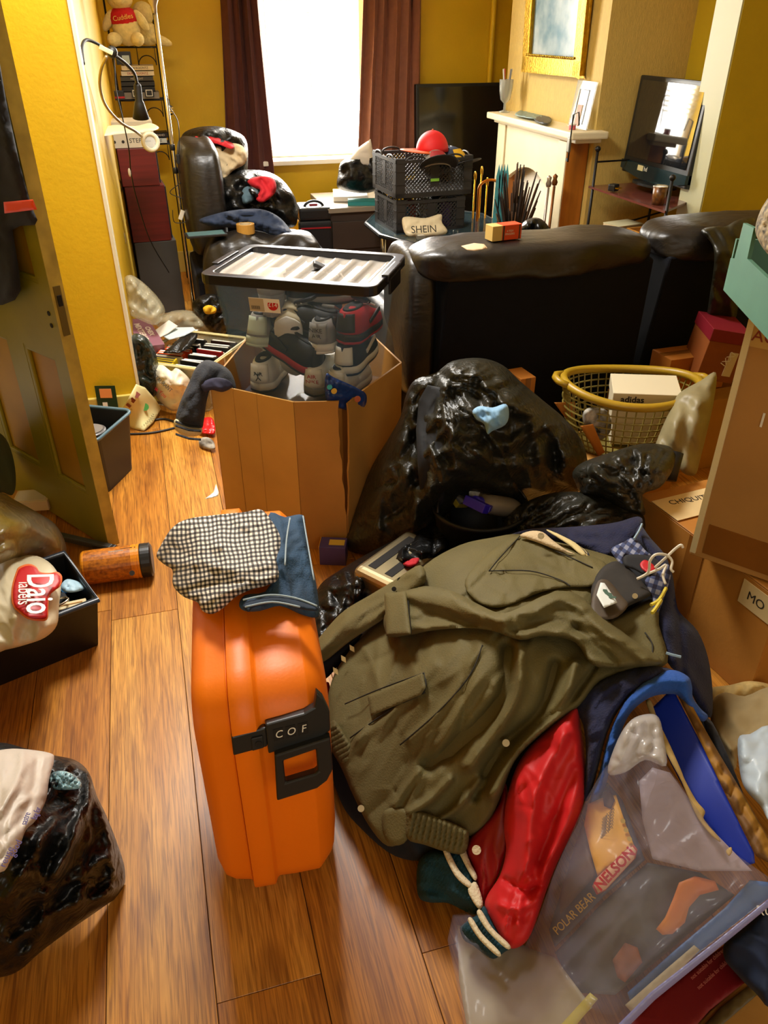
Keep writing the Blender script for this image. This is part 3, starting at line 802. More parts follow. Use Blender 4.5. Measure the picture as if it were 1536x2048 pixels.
MB().box((-.2115, .0, .585), (.002, .41, .05)).build('tape', mat('printed_tape', '#c9a05c', .3), tall)
lettering('AGILE  FRAGILE', .036, frameM((-.2135, .195, .585), (0, -1, 0), (0, 0, 1)), mat('print_maroon', '#8a2a22', .5), tall, align='LEFT')
MB().box((-.2105, .203, .32), (.010, .014, .62)).build('lit_edge', mat('card_edge_lit', '#e2d0a0', .6), tall)  # cardboard flap edge, window light on it put into the pale colour
MB().box((-.2115, -.02, .06), (.002, .40, .085)).build('tape', M_tape, tall)
lettering('1  43', .05, frameM((-.2125, .09, .40), (0, -1, 0), (0, 0, 1)), M_lett, tall)
# ================================================================== back room, left: wire shelf, books, lamps, speakers
M_iron = mat('wrought_iron_black', '#17130f', .45, .3)
M_chrome = mat('chrome_pole', '#cfc6b0', .18, .95)
M_print = mat('print_dark', '#2a2620', .6)
rk = thing('wire_shelf', 'black wrought iron shelf rack with scroll sides in the back corner', 'shelf', (.06, 5.50, 0))
for x in (-.13, .13):
    for y in (-.08, .08): MB().tube([(x, y, 0), (x, y, 1.75)], .005, 6).build('post', M_iron, rk)
for z in (.86, 1.10, 1.37):
    b = MB()
    for y in (-.08, -.04, 0, .04, .08): b.tube([(-.14, y, z), (.145, y, z)], .0035, 5)
    for x in (-.13, 0, .13): b.tube([(x, -.085, z), (x, .085, z)], .004, 5)
    b.build('shelf_grid', M_iron, rk)
    b = MB(); b.tube(arc((.06, -.08, z - .09), .05, 0, 180, 12), .003, 5); b.tube([(.01, -.08, z - .09), (.01, -.08, z), (.11, -.08, z), (.11, -.08, z - .09)], .003, 5); b.build('scroll', M_iron, rk)
def book(name, label, loc, d, cm, pages, rz=0., txt=None, tm=None, group=None, tilt=None, size=.6):
    t = thing(name, label, 'book', loc, rz, group, rot=tilt)
    x, y, z = d
    MB().box((0, -y / 2 + .001, z / 2), (x, .002, z)).box((0, 0, .001), (x, y, .002)).box((0, 0, z - .001), (x, y, .002)).build('cover', cm, t)
    MB().box((0, .002, z / 2), (x - .006, y - .006, z - .004)).build('pages', pages, t)
    if txt: lettering(txt, z * size, frameM((0, -y / 2 - .0012, z / 2), (1, 0, 0), (0, 0, 1)), tm, t)
    return t
M_pages = mat('book_pages', '#d8c9a0', .8)
def cm(n, c): return mat('cover_' + n, c, .45, var=.05)
g = 'books and cases on the wire shelf'
zz = 1.106
bk = [('dvd_case', 'grey metal tin lying flat, lowest on the middle wire shelf', .22, .040, '#8f8678', None), ('book', 'black book with an orange spine end at the bottom of the wire shelf pile', .19, .028, '#15110e', None),
      ('book', 'dark grey paperback above the black book on the wire shelf', .19, .026, '#23211f', None), ('book', 'charcoal paperback with a pale title in the wire shelf pile', .185, .026, '#3a3a38', 'MIDNIGHT'),
      ('book', 'white paperback with red title letters in the wire shelf pile', .185, .028, '#efe6d2', 'DEAN KOONTZ'), ('book', 'cream and orange paperback on top of the wire shelf pile', .18, .028, '#f2e3c0', 'DEAN KOONTZ')]
for i, (nm, lb, wd, h, c, tx) in enumerate(bk):
    book(nm, lb, (.05 + rg.uniform(-.01, .01), 5.475, zz), (wd, .12, h - .001), cm('shelf%d' % i, c), M_pages, 0, tx, mat('print_red2', '#b5262a', .6) if i == 4 else M_print if i == 5 else mat('print_pale', '#cfc7b5', .6), g); zz += h
for i, x in enumerate((.03, .105)):
    t = thing('cassette_box', 'small black boxed miniature with a white square print in the wire shelf pile', 'box', (x, 5.397, 1.118), 0, 'small boxes on the wire shelf')
    MB().box((0, 0, .022), (.052, .02, .044)).build('case', M_blk, t); MB().box((0, -.0105, .022), (.038, .001, .034)).build('print_frame', M_lett, t); MB().box((0, -.0112, .022), (.03, .001, .026)).build('print', M_blk, t)
t = thing('cigarette_box', 'small black box with a red band hanging off the wire shelf edge', 'box', (-.065, 5.40, 1.104))
MB().box((0, 0, .026), (.055, .03, .05)).build('case', M_blk, t, bevel=.002); MB().box((0, -.0155, .016), (.055, .001, .010)).build('band', mat('print_red', '#c0101c', .5), t)
t = thing('photo_frame', 'small black frame with a pale blue card under the teddy shelf', 'frame', (-.01, 5.43, zz))
MB().box((0, .01, .035), (.085, .02, .066)).build('frame', M_blk, t, bevel=.002); MB().box((.012, -.0015, .028), (.04, .002, .042)).build('card', mat('card_pale_blue', '#cfe0dc', .5), t)
zz = .866
book('book', 'pale blue and white paperback on the lowest wire shelf', (.075, 5.47, zz), (.19, .12, .03), cm('low0', '#cfd8d4'), M_pages, 0, 'DEAN KOONTZ', M_print, g)
book('book', 'black paperback with red and white title on the lowest wire shelf', (.085, 5.47, zz + .031), (.19, .12, .028), cm('low1', '#1b1512'), M_pages, 0, 'RED  THE HUSBAND', mat('print_pale', '#cfc7b5', .6), g)
# bee shaped trinket on shelf corner
t = thing('trinket', 'small striped black and yellow trinket hanging from the wire shelf', 'ornament', (.215, 5.41, 1.015))
MB().sphere((0, 0, .03), (.018, .018, .028)).build('body', M_blk, t, smooth=True)
for z in (.018, .03, .042): MB().lathe([(.0185, z - .004), (.0195, z), (.0185, z + .004)], 14).build('stripe', mat('stripe_gold', '#d6b04a', .5), t)
MB().tube([(0, 0, .055), (.0, .0, .085), (-.04, .01, .088)], .003, 6).build('hook', M_iron, t)
# teddy bear
M_fur = mat('plush_cream', '#e3cf8e', .95, var=.12, vscale=40, bump=.5, bscale=90, sheen=.4)
M_red = mat('knit_red', '#c8101a', .8, var=.1, vscale=60)
td = thing('teddy_bear', 'cream teddy bear in a red printed shirt sitting on the wire shelf', 'teddy bear', (.03, 5.40, 1.376), math.radians(-8))
MB().sphere((0, 0, .095), (.078, .066, .095)).build('body', M_fur, td, smooth=True)
MB().sphere((-.005, 0, .135), (.081, .070, .062)).build('shirt', M_red, td, smooth=True)
lettering('Cuddles', .034, frameM((0, -.0725, .14), (1, 0, .15), (0, 0, 1)), mat('print_gold', '#e7c35a', .6), td)
hd = MB().sphere((-.012, -.005, .235), (.072, .066, .064)).build('head', M_fur, td, smooth=True)
MB().sphere((-.012, -.062, .222), (.034, .026, .026)).build('muzzle', M_fur, hd, smooth=True); MB().sphere((-.012, -.088, .232), .008).build('nose', M_blk, hd, smooth=True)
for s in (-1, 1):
    MB().sphere((-.012 + s * .025, -.062, .252), .006).build('eye', M_blk, hd, smooth=True)
    MB().sphere((-.012 + s * .058, 0, .288), (.024, .012, .024)).build('ear', M_fur, hd, smooth=True)
    MB().sphere((s * .09, -.012, .125), (.026, .026, .06), R=rot('Y', -s * 32)).build('arm', M_fur, td, smooth=True)
    MB().sphere((s * .062, -.075, .036), (.036, .060, .036), R=rot('Z', s * 18)).build('leg', M_fur, td, smooth=True)
pl = thing('plush_toy', 'pale yellow plush animal slumped behind the cream teddy on the wire shelf', 'plush toy', (.145, 5.50, 1.376), 0)
MB().sphere((0, 0, .06), (.07, .05, .06)).build('body', M_fur, pl, smooth=True)
MB().sphere((.06, -.03, .03), (.075, .025, .026), R=rot('Y', 18)).build('leg', M_fur, pl, smooth=True)
MB().sphere((-.01, 0, .16), (.06, .05, .06)).build('head', M_fur, pl, smooth=True)
# speakers and boxes stacked in the corner
M_maho = mat('speaker_mahogany', '#6d1d17', .42, var=.25, vscale=3, stretch=(1, 1, 14))
M_baff = mat('speaker_cloth_grey', '#2b2926', .9, bump=.2, bscale=300)
def speaker(label, x, y, z, d, rz, group=None):
    t = thing('speaker', label, 'speaker', (x, y, z), rz, 'mahogany speakers stacked by the left wall')
    MB().box((0, 0, d[2] / 2), d).build('cabinet', M_maho, t, bevel=.003)
    MB().box((d[0] / 2 + .004, 0, d[2] / 2), (.008, d[1] - .02, d[2] - .02)).build('grille', M_baff, t, bevel=.002)
    return t
t = thing('grey_box', 'plain dark grey carton on the floor at the bottom of the speaker stack', 'box', (.0, 4.98, 0), math.radians(4))
M_greyc = mat('box_grey', '#4a4742', .6, var=.1, vscale=4)
MB().box((0, 0, .21), (.235, .30, .42)).build('carton', M_greyc, t, bevel=.004)
MB().box((.119, -.06, .34), (.002, .12, .14)).build('label', M_label, t)
speaker('mahogany speaker cabinet resting on the dark grey carton', -.010, 4.96, .422, (.215, .26, .30), math.radians(3))
speaker('mahogany speaker cabinet under the white printed carton', -.022, 4.94, .724, (.20, .24, .19), math.radians(2))
t = thing('printed_box', 'white printed carton on top of the mahogany speakers', 'box', (-.035, 4.93, .916), math.radians(1))
MB().box((0, 0, .065), (.24, .20, .13)).build('carton', mat('carton_white', '#d6ccb4', .6, var=.05), t, bevel=.003)
lettering('STEP', .032, frameM((.02, -.1008, .035), (1, 0, 0), (0, 0, 1)), M_print, t)
lettering('safety first', .014, frameM((-.02, -.1008, .075), (1, 0, 0), (0, 0, 1)), M_print, t)
MB().tube([(-.09, -.1005, .032), (-.09, -.1015, .032)], .008, 10).build('logo', M_print, t); MB().tube([(-.045, -.1005, .032), (-.045, -.1015, .032)], .008, 10).build('logo', M_print, t)
lettering('zone', .016, frameM((.085, -.1008, .032), (1, 0, 0), (0, 0, 1)), M_print, t)
tag(soft('paper_wrapper', [(197, 262), (225, 250), (270, 252), (300, 246), (318, 256), (295, 264), (240, 268), (205, 272)], [(200, 262, tz(200, 262, 1.06)), (300, 258, tz(300, 258, 1.06)), (250, 266, tz(250, 266, 1.06))], mat('paper_cream', '#e6d8b4', .7), step=6, puff=.02, pw=10, thick=.008, relief=crum(14, .006, 4), floor=1.047), 'crumpled cream paper wrapper lying on the white printed carton', 'paper')
# clip lamp with gooseneck and long black shade, and ring magnifier lamp, both clamped to the partition edge
M_rub = mat('black_rubber', '#14120f', .5)
M_stl = mat('gooseneck_steel', '#b9a98a', .3, .8)
cl = thing('clip_lamp', 'black gooseneck clip lamp with a long funnel shade beside the wire shelf', 'lamp', PY(165, 85, 3.45))
def yl(pts, y0, y1): return [PY(a, b_, y0 + (y1 - y0) * i / (len(pts) - 1)) for i, (a, b_) in enumerate(pts)]
MB().tube(smoothpath(yl([(167, 128), (164, 95), (172, 80), (192, 86), (210, 97), (224, 103)], 3.44, 3.75), 6), .006, 8).build('clamp_arm', M_rub, cl, smooth=True, world=True)
MB().tube(smoothpath(yl([(228, 110), (250, 126), (268, 146), (274, 168)], 3.75, 3.95), 6), .007, 8).build('gooseneck', M_rub, cl, smooth=True, world=True)
p0, p1 = PY(274, 166, 3.95), PY(282, 236, 3.98)
ax = (p1 - p0); L_ = ax.length; Mx = Matrix.Translation(p0) @ ax.to_track_quat('Z', 'Y').to_matrix().to_4x4()
b = MB(); b.lathe([(.001, 0), (.010, .0), (.016, .01), (.016, .07), (.020, L_ * .55), (.036, L_), (.033, L_), (.018, L_ * .55), (.001, L_ * .5)], 20, Mx); b.build('shade', M_rub, cl, smooth=True, world=True)
b = MB(); b.sphere(PY(224, 104, 3.74), .022, n=12); b.build('joint', M_rub, cl, smooth=True, world=True)
MB().tube(smoothpath(yl([(228, 112), (232, 180), (246, 240), (258, 300), (262, 345), (274, 400), (300, 480), (338, 545)], 3.75, 4.7), 6), .0028, 6).build('cable', M_rub, cl, smooth=True, world=True)
_s = PY(259, 345, 4.15); b = MB(); b.sphere(_s, (.007, .007, .02), n=10); b.build('inline_switch', mat('switch_white', '#d8cfba', .4), cl, smooth=True, world=True)
rl = thing('ring_lamp', 'steel gooseneck magnifier lamp with a round white ring head over the printed carton', 'lamp', PY(215, 108, 3.6))
MB().tube(smoothpath(yl([(213, 113), (202, 140), (200, 175), (212, 212), (240, 244), (270, 262), (285, 274)], 3.62, 4.1), 6), .006, 8).build('gooseneck', M_stl, rl, smooth=True, world=True)
Mr = frameM(PY(301, 284, 4.1), (.8, .15, -.6), (.5, .3, .8))
b = MB(); b.tube([Mr @ Vector((.034 * math.cos(a), .034 * math.sin(a), 0)) for a in np.linspace(0, 2 * PI, 28)[:-1]], .010, 10, closed=True); b.build('ring_head', mat('lamp_ring_ivory', '#d9cfae', .4), rl, smooth=True, world=True)
b = MB(); b.tube([Mr @ Vector((0, 0, -.002)), Mr @ Vector((0, 0, .002))], .026, 24); b.build('lens', film('lens_glass', '#e8f0f0', .25, .05), rl, world=True)
b = MB(); b.box(PY(212, 100, 3.58), (.05, .02, .016), R=rot('Y', 25)); b.build('clamp', mat('clamp_ivory', '#d6c894', .4), rl, bevel=.003, world=True)
# floor lamp
flm = thing('floor_lamp', 'slim chrome floor lamp pole standing beside the recliner', 'floor lamp', (.165, 4.52, 0))
MB().tube([(0, 0, .02), (0, 0, .8), (.002, 0, 1.54)], .0095, 12).build('pole', M_chrome, flm, smooth=True)
MB().lathe([(.0, 0), (.11, 0), (.115, .012), (.02, .024), (.0, .024)], 28).build('base', M_chrome, flm, smooth=True)
MB().lathe([(.011, 1.53), (.014, 1.56), (.05, 1.64), (.10, 1.70), (.097, 1.70), (.045, 1.64), (.005, 1.57)], 24).build('shade', M_stl, flm, smooth=True)
for z in (.84, .95): MB().lathe([(.010, z - .015), (.013, z - .012), (.013, z + .012), (.010, z + .015)], 12).build('joint', M_blk, flm, smooth=True)
MB().tube(smoothpath([PY(a, b_, 4.47) for a, b_ in ((334, 190), (340, 215), (356, 245), (358, 300), (352, 330), (365, 360), (340, 385), (372, 400), (388, 420), (380, 440), (350, 445), (345, 420))], 8), .0022, 5).build('cable', M_blk, flm, smooth=True, world=True)
b = MB(); b.box(PY(363, 430, 4.46), (.022, .012, .05), R=rot('Y', 25)); b.build('dimmer', mat('switch_white', '#d8cfba', .4), flm, bevel=.003, world=True)
b = MB(); b.box(PY(356, 318, 4.46), (.018, .014, .045)); b.build('plug_adaptor', M_blk, flm, bevel=.003, world=True)
# loose cable looped beside the speakers
tag(MB().tube(smoothpath([PY(a, b_, 4.72) for a, b_ in ((212, 330), (228, 345), (238, 375), (225, 392), (212, 370), (224, 345), (243, 370), (240, 410), (250, 445), (245, 462), (222, 445))], 6), .003, 5).build('cable', M_rub, smooth=True), 'thin black cable looped beside the mahogany speakers', 'cable')
# ================================================================== recliner armchair with bags
rc = thing('recliner_armchair', 'black leather recliner armchair loaded with bags of clothes', 'armchair', (.5, 4.5, 0))
b = MB(); b.box((.58, 4.52, .2), (.78, .62, .32)); b.build('base', M_sofab, rc, bevel=.03, world=True)
puffy('back_cushion', .18, .40, 4.28, 4.86, .42, .99, M_leather, rc, 21, .012, nx=18, ny=26)
puffy('seat_cushion', .34, .86, 4.28, 4.80, .32, .48, M_leather, rc, 22, .012)
puffy('arm', .22, .86, 4.04, 4.27, .08, .575, M_leather, rc, 23, .010, ny=26)
puffy('arm', .22, .78, 4.80, 5.00, .08, .575, M_leather, rc, 24, .010, ny=26)
M_bag = crinkle(mat('bin_liner_black', '#0c0c0b', .36, var=.2, vscale=10, spec=.4), 13, .20)
M_bagg = crinkle(mat('bin_liner_black_thin', '#232117', .40, var=.2, vscale=10, spec=.5), 12, .22)
M_cblk = mat('cloth_black', '#131317', .85, var=.15, vscale=30, sheen=.3)
M_cnavy = mat('cloth_navy', '#1b2233', .85, var=.12, vscale=30, sheen=.3)
M_cred = mat('cloth_red', '#c01524', .8, var=.08, vscale=30, sheen=.3)
M_cbei = mat('cloth_beige', '#cfb990', .85, var=.08, vscale=30, sheen=.2)
M_cteal = mat('cloth_teal_grey', '#4c6470', .85, var=.1, vscale=30)
M_cwhite = mat('cloth_white', '#e3ded2', .85, var=.06, vscale=30)
def yc(Y0, *pts): return [(a, b_, ty(a, b_, Y0 + (dd[0] if dd else 0))) for a, b_, *dd in pts]
tag(soft('rubbish_bag', [(362, 275), (385, 257), (430, 252), (470, 262), (492, 280), (496, 320), (488, 352), (440, 356), (395, 350), (368, 320)], yc(4.72, (370, 280), (490, 280), (430, 350), (430, 260)), M_bag, step=6, puff=.14, pw=55, back=.08, relief=mixr(crum(34, .03, 31), streaks((360, 250, 500, 360), 70, .035, 4, 60, 60, (30, 80), 2))), 'open black bag of red, beige and black clothes on the back of the recliner', 'bag')
gcl = 'clothes spilling from the bag on the recliner'
for nm, ol, m_, lb in (
    ('garment', [(372, 285), (395, 280), (425, 285), (432, 315), (415, 338), (388, 338), (372, 312)], M_cblk, 'black garment bulging from the open bag on the recliner'),
    ('garment', [(390, 273), (415, 267), (445, 272), (468, 290), (462, 298), (435, 288), (400, 282)], M_cred, 'red garment lying across the open bag on the recliner'),
    ('garment', [(426, 292), (455, 285), (485, 292), (494, 315), (487, 330), (465, 342), (446, 362), (438, 340), (430, 312)], M_cbei, 'beige garment hanging out of the open bag on the recliner')):
    tag(soft(nm, ol, yc(4.56, (ol[0][0], ol[0][1], .05), (ol[3][0], ol[3][1], .02), (ol[-2][0], ol[-2][1], .0)), m_, step=4, puff=.022, pw=14, thick=.012, relief=mixr(crum(20, .010, len(lb)), streaks((360, 250, 500, 370), 90, .022, 3, 65, 50, (18, 50), len(lb)))), lb, 'garment')
tag(soft('rubbish_bag', [(372, 365), (400, 345), (440, 350), (480, 340), (530, 342), (565, 360), (590, 395), (596, 430), (585, 455), (530, 450), (470, 440), (420, 440), (385, 425), (370, 395)], yc(4.60, (380, 370), (590, 400), (480, 345), (480, 440, -.1), (560, 440, -.05)), M_bag, step=6, puff=.16, pw=60, back=.10, relief=mixr(crum(40, .036, 41), streaks((370, 340, 600, 460), 100, .040, 4, 30, 50, (30, 90), 4))), 'bulging black bag with red and grey clothes on the recliner seat', 'bag')
for ol, m_, lb in (([(495, 362), (515, 353), (545, 356), (553, 375), (545, 392), (525, 405), (512, 398), (520, 380), (505, 374)], M_cred, 'bright red garment on top of the black bag on the recliner seat'),
                   ([(484, 382), (498, 372), (518, 384), (505, 402), (487, 408)], M_cteal, 'grey blue garment beside the red one on the recliner seat bag'),
                   ([(385, 345), (405, 338), (430, 345), (440, 358), (415, 365), (392, 362)], M_cbei, 'pale tissue like garment wedged between the two bags on the recliner')):
    tag(soft('garment', ol, yc(4.40, (ol[0][0], ol[0][1], .03), (ol[2][0], ol[2][1], .03), (ol[4][0], ol[4][1], -.01)), m_, step=4, puff=.02, pw=12, thick=.01, relief=mixr(crum(16, .010, len(lb)), streaks((380, 335, 560, 410), 110, .022, 3, 45, 60, (15, 45), len(lb)))), lb, 'garment')
tag(soft('trousers', [(398, 440), (430, 428), (470, 420), (520, 418), (555, 432), (580, 458), (600, 492), (585, 494), (560, 478), (520, 462), (470, 456), (420, 452)], yc(4.24, (400, 440), (480, 425), (560, 440), (600, 490, -.12), (480, 455, -.02)), mat('denim_dark_blue', '#1d2b44', .8, var=.2, vscale=20, sheen=.3), step=5, puff=.03, pw=16, thick=.015, relief=mixr(fold(20, 12, .020, 9, 6), streaks((390, 415, 600, 495), 60, .018, 3, 22, 16, (30, 90), 9))), 'dark blue trousers draped over the recliner arm', 'trousers')
t = thing('tablet', 'black tablet lying on the arm of the recliner', 'tablet', G(412, 471, .592), math.radians(4))
MB().box((0, 0, .006), (.20, .10, .010)).build('case', M_blk, t, bevel=.003); MB().box((0, 0, .0115), (.18, .085, .002)).build('screen', mat('screen_glass', '#5f7f80', .08), t)
t = thing('tape_roll', 'roll of amber parcel tape on the recliner arm', 'tape', G(492, 466, .585))
MB().lathe([(.032, 0), (.046, 0), (.046, .045), (.032, .045), (.032, 0)], 26).build('tape', mat('tape_amber', '#b98a3e', .25), t, smooth=False); MB().lathe([(.030, 0), (.032, 0), (.032, .045), (.030, .045), (.03, 0)], 26).build('core', M_cbei, t)
# ================================================================== by the window: cooler bag, toolbox, desk, bags
t = thing('cooler_bag', 'black padded bag with a red zip band standing below the window', 'bag', (1.0, 5.12, 0), math.radians(-4))
MB().box((0, 0, .22), (.21, .22, .44)).build('body', M_blk2, t, bevel=.02, seg=3); MB().box((0, 0, .48), (.20, .21, .08)).build('lid', M_blk, t, bevel=.02, seg=3)
MB().box((0, -.112, .40), (.19, .006, .008)).build('zip_band', mat('zip_red', '#a0151e', .5), t); MB().box((0, -.03, .525), (.05, .02, .012)).build('handle_tab', mat('zip_red', '#a0151e', .5), t)
MB().tube(arc((0, -.05, .51), .06, 0, 180, 12, ry=.04), .008, 8).build('handle', M_blk, t, smooth=True)
t = thing('tool_case', 'yellow orange plastic tool case wedged between the recliner and the black padded bag', 'case', (.862, 5.14, 0))
M_yel = mat('plastic_amber', '#e09a12', .35)
MB().box((0, 0, .22), (.085, .16, .44)).build('body', M_yel, t, bevel=.012, seg=3)
for z in (.12, .24, .36): MB().box((0, -.083, z), (.07, .012, .06)).build('rib', M_yel, t, bevel=.004)
MB().tube(arc((0, 0, .43), .03, 0, 180, 10, ry=.05), .009, 8).build('handle', M_yel, t, smooth=True)
t = thing('side_desk', 'low dark wooden cabinet with papers under the window', 'cabinet', (1.30, 5.28, 0), math.radians(0))
M_dwood = mat('cabinet_dark_wood', '#3a2f27', .5, var=.2, vscale=3, stretch=(1, 8, 1))
MB().box((0, 0, .24), (.42, .5, .48)).build('body', M_dwood, t, bevel=.004); MB().box((0, 0, .495), (.46, .54, .03)).build('top', mat('cabinet_top_grey_wood', '#8f8471', .35), t, bevel=.004)
for z in (.14, .34): MB().box((-.02, -.255, z), (.36, .012, .17)).build('drawer', M_dwood, t, bevel=.003)
t = book('paper_stack', 'white paper stack lying on the dark wooden cabinet', G(700, 395, .512), (.22, .28, .03), mat('paper_white', '#e4ddcf', .6), M_pages, math.radians(-12)); t['category'] = 'paper'
book('folder', 'teal bound folder sticking out of the papers on the dark cabinet', G(724, 408, .51), (.18, .12, .025), mat('cover_teal', '#2d8a8a', .4), M_pages, math.radians(-14))
tag(soft('rubbish_bag', floor=.512, outline=[(676, 350), (682, 325), (705, 312), (735, 306), (755, 320), (758, 372), (735, 386), (700, 384), (675, 375)], ctrl=yc(5.2, (680, 330), (755, 330), (720, 380)), m=M_bag, step=6, puff=.12, pw=36, back=.08, relief=mixr(crum(30, .03, 52), streaks((670, 300, 760, 390), 50, .03, 3, 20, 50, (25, 60), 4))), 'knotted black rubbish bag on the dark cabinet under the window sill', 'bag')
tag(soft('paper_bag', [(736, 282), (742, 282), (746, 330), (718, 332), (700, 322), (712, 300)], yc(5.15, (736, 282), (746, 330), (705, 320)), mat('paper_white', '#e4ddcf', .6), step=5, puff=.03, pw=14, back=.03, relief=crum(18, .008, 12)), 'bright white paper bag top beside the reddish curtain', 'bag')
tag(soft('rubbish_bag', [(664, 495), (672, 468), (700, 455), (735, 456), (765, 470), (775, 500), (760, 520), (700, 522), (668, 515)], [(670, 490, tz(670, 490, .22)), (770, 490, tz(770, 490, .22)), (720, 458, tz(720, 458, .30)), (720, 520, tz(720, 520, .15))], M_bag, step=5, puff=.10, pw=34, back=.08, relief=mixr(crum(26, .02, 61), streaks((660, 450, 780, 525), 40, .020, 2.5, 20, 80, (20, 50), 6))), 'shiny crumpled black bag on the floor beside the glass table', 'bag')
# ================================================================== coffee table, crates, caps
M_tglass = film('smoked_glass', '#3c5058', .55, .03)
CTP = Vector((1.60, 4.55, 0))
t = thing('coffee_table', 'low glass coffee table with a black rim and chrome legs', 'table', CTP + Vector((0, 0, .009)))
oct_ = [(-.36, -.16), (-.24, -.40), (.24, -.40), (.40, -.20), (.40, .2), (.24, .40), (-.24, .40), (-.36, .16)]
MB().prism(oct_, .012, z0=.462).build('glass_top', M_tglass, t)
b = MB(); b.tube([(x, y, .462) for x, y in oct_], .014, 8, closed=True); b.build('edge_band', M_blk, t)
for x, y in ((-.22, -.28), (.26, -.28), (.26, .28), (-.22, .28)): MB().tube([(x, y, 0), (x, y, .455)], .018, 12).build('leg', M_chrome, t, smooth=True)
MB().prism([(x * .7, y * .7) for x, y in oct_], .012, z0=.18).build('lower_shelf', mat('shelf_wood_orange', '#c46a1c', .4), t)
rug = thing('rug', 'orange and brown patterned rug under the coffee table', 'rug', (1.45, 4.15, .001))
MB().box((0, 0, .004), (1.2, .9, .008)).build('pile', mat('rug_orange', '#b9551a', .95, col2='#5a1c10', vscale=9), rug)
for k in range(7): MB().box((-.5 + k * .16, 0, .0087), (.02, .88, .0015)).build('stripe', mat('rug_stripe', '#d9a048', .95), rug)
M_crate = mat('crate_black_plastic', '#2a2724', .5, var=.1, vscale=9)
def crate(label, loc, rz, d):
    t = thing('plastic_crate', label, 'crate', loc, rz, 'stacked folding crates on the glass table')
    x, y, h = d; th = .008
    b = MB(); b.box((0, 0, .004), (x, y, .008)); b.build('bottom', M_crate, t)
    for nm, L_, Mx in (('side', x, T(0, -y / 2, 0)), ('side', x, T(0, y / 2, 0) @ Matrix.Rotation(PI, 4, 'Z')), ('side', y, T(-x / 2, 0, 0) @ Matrix.Rotation(-PI / 2, 4, 'Z')), ('side', y, T(x / 2, 0, 0) @ Matrix.Rotation(PI / 2, 4, 'Z'))):
        b = MB(); e = .05
        b.box((-L_ / 2 + e / 2, 0, h / 2), (e, th, h), Mx); b.box((L_ / 2 - e / 2, 0, h / 2), (e, th, h), Mx)
        b.box((0, 0, .012), (L_, th, .024), Mx); b.box((0, 0, h - .016), (L_, th * 1.6, .016), Mx)
        b.box((0, 0, h * .55), (.05, th, h * .6), Mx)
        for zq in (.35, .68):
            b.box((-L_ / 2 + e / 2, -th * .6, h * zq), (e, .004, .005), Mx); b.box((L_ / 2 - e / 2, -th * .6, h * zq), (e, .004, .005), Mx)
        w0, w1, z0, z1 = -L_ / 2 + e, L_ / 2 - e, .024, h - .024
        for s in (1, -1):
            k = w0 - (z1 - z0)
            while k < w1:
                a, c = (k, z0), (k + (z1 - z0), z1)
                if a[0] < w0: a = (w0, z0 + (w0 - k))
                if c[0] > w1: c = (w1, z0 + (w1 - k))
                if c[0] - a[0] > .004:
                    pa, pc = Vector((a[0], 0, a[1])), Vector((c[0], 0, c[1]))
                    if s < 0: pa.x *= -1; pc.x *= -1
                    b.tube([pa, pc], .0034, 4, M=Mx)
                k += .022
        b.build(nm, M_crate, t)
        for s in (-.25, .25):
            MB().tube(arc((L_ * s, 0, h - .012), .055, 0, 180, 10, ry=.022), .005, 6, M=Mx).build('carry_loop', M_crate, t, smooth=True)
    return t
CRz = math.radians(4)
crate('black lattice crate standing on the glass table, lower of the two', (1.52, 4.56, .476), CRz, (.41, .36, .185))
cu_ = crate('black lattice crate full of caps, stacked on the other crate', (1.53, 4.56, .672), CRz, (.45, .38, .20))
b = MB().box((-.0, -.197, .085), (.05, .004, .014)).build('green_badge', mat('badge_green', '#7fb53a', .5), cu_)
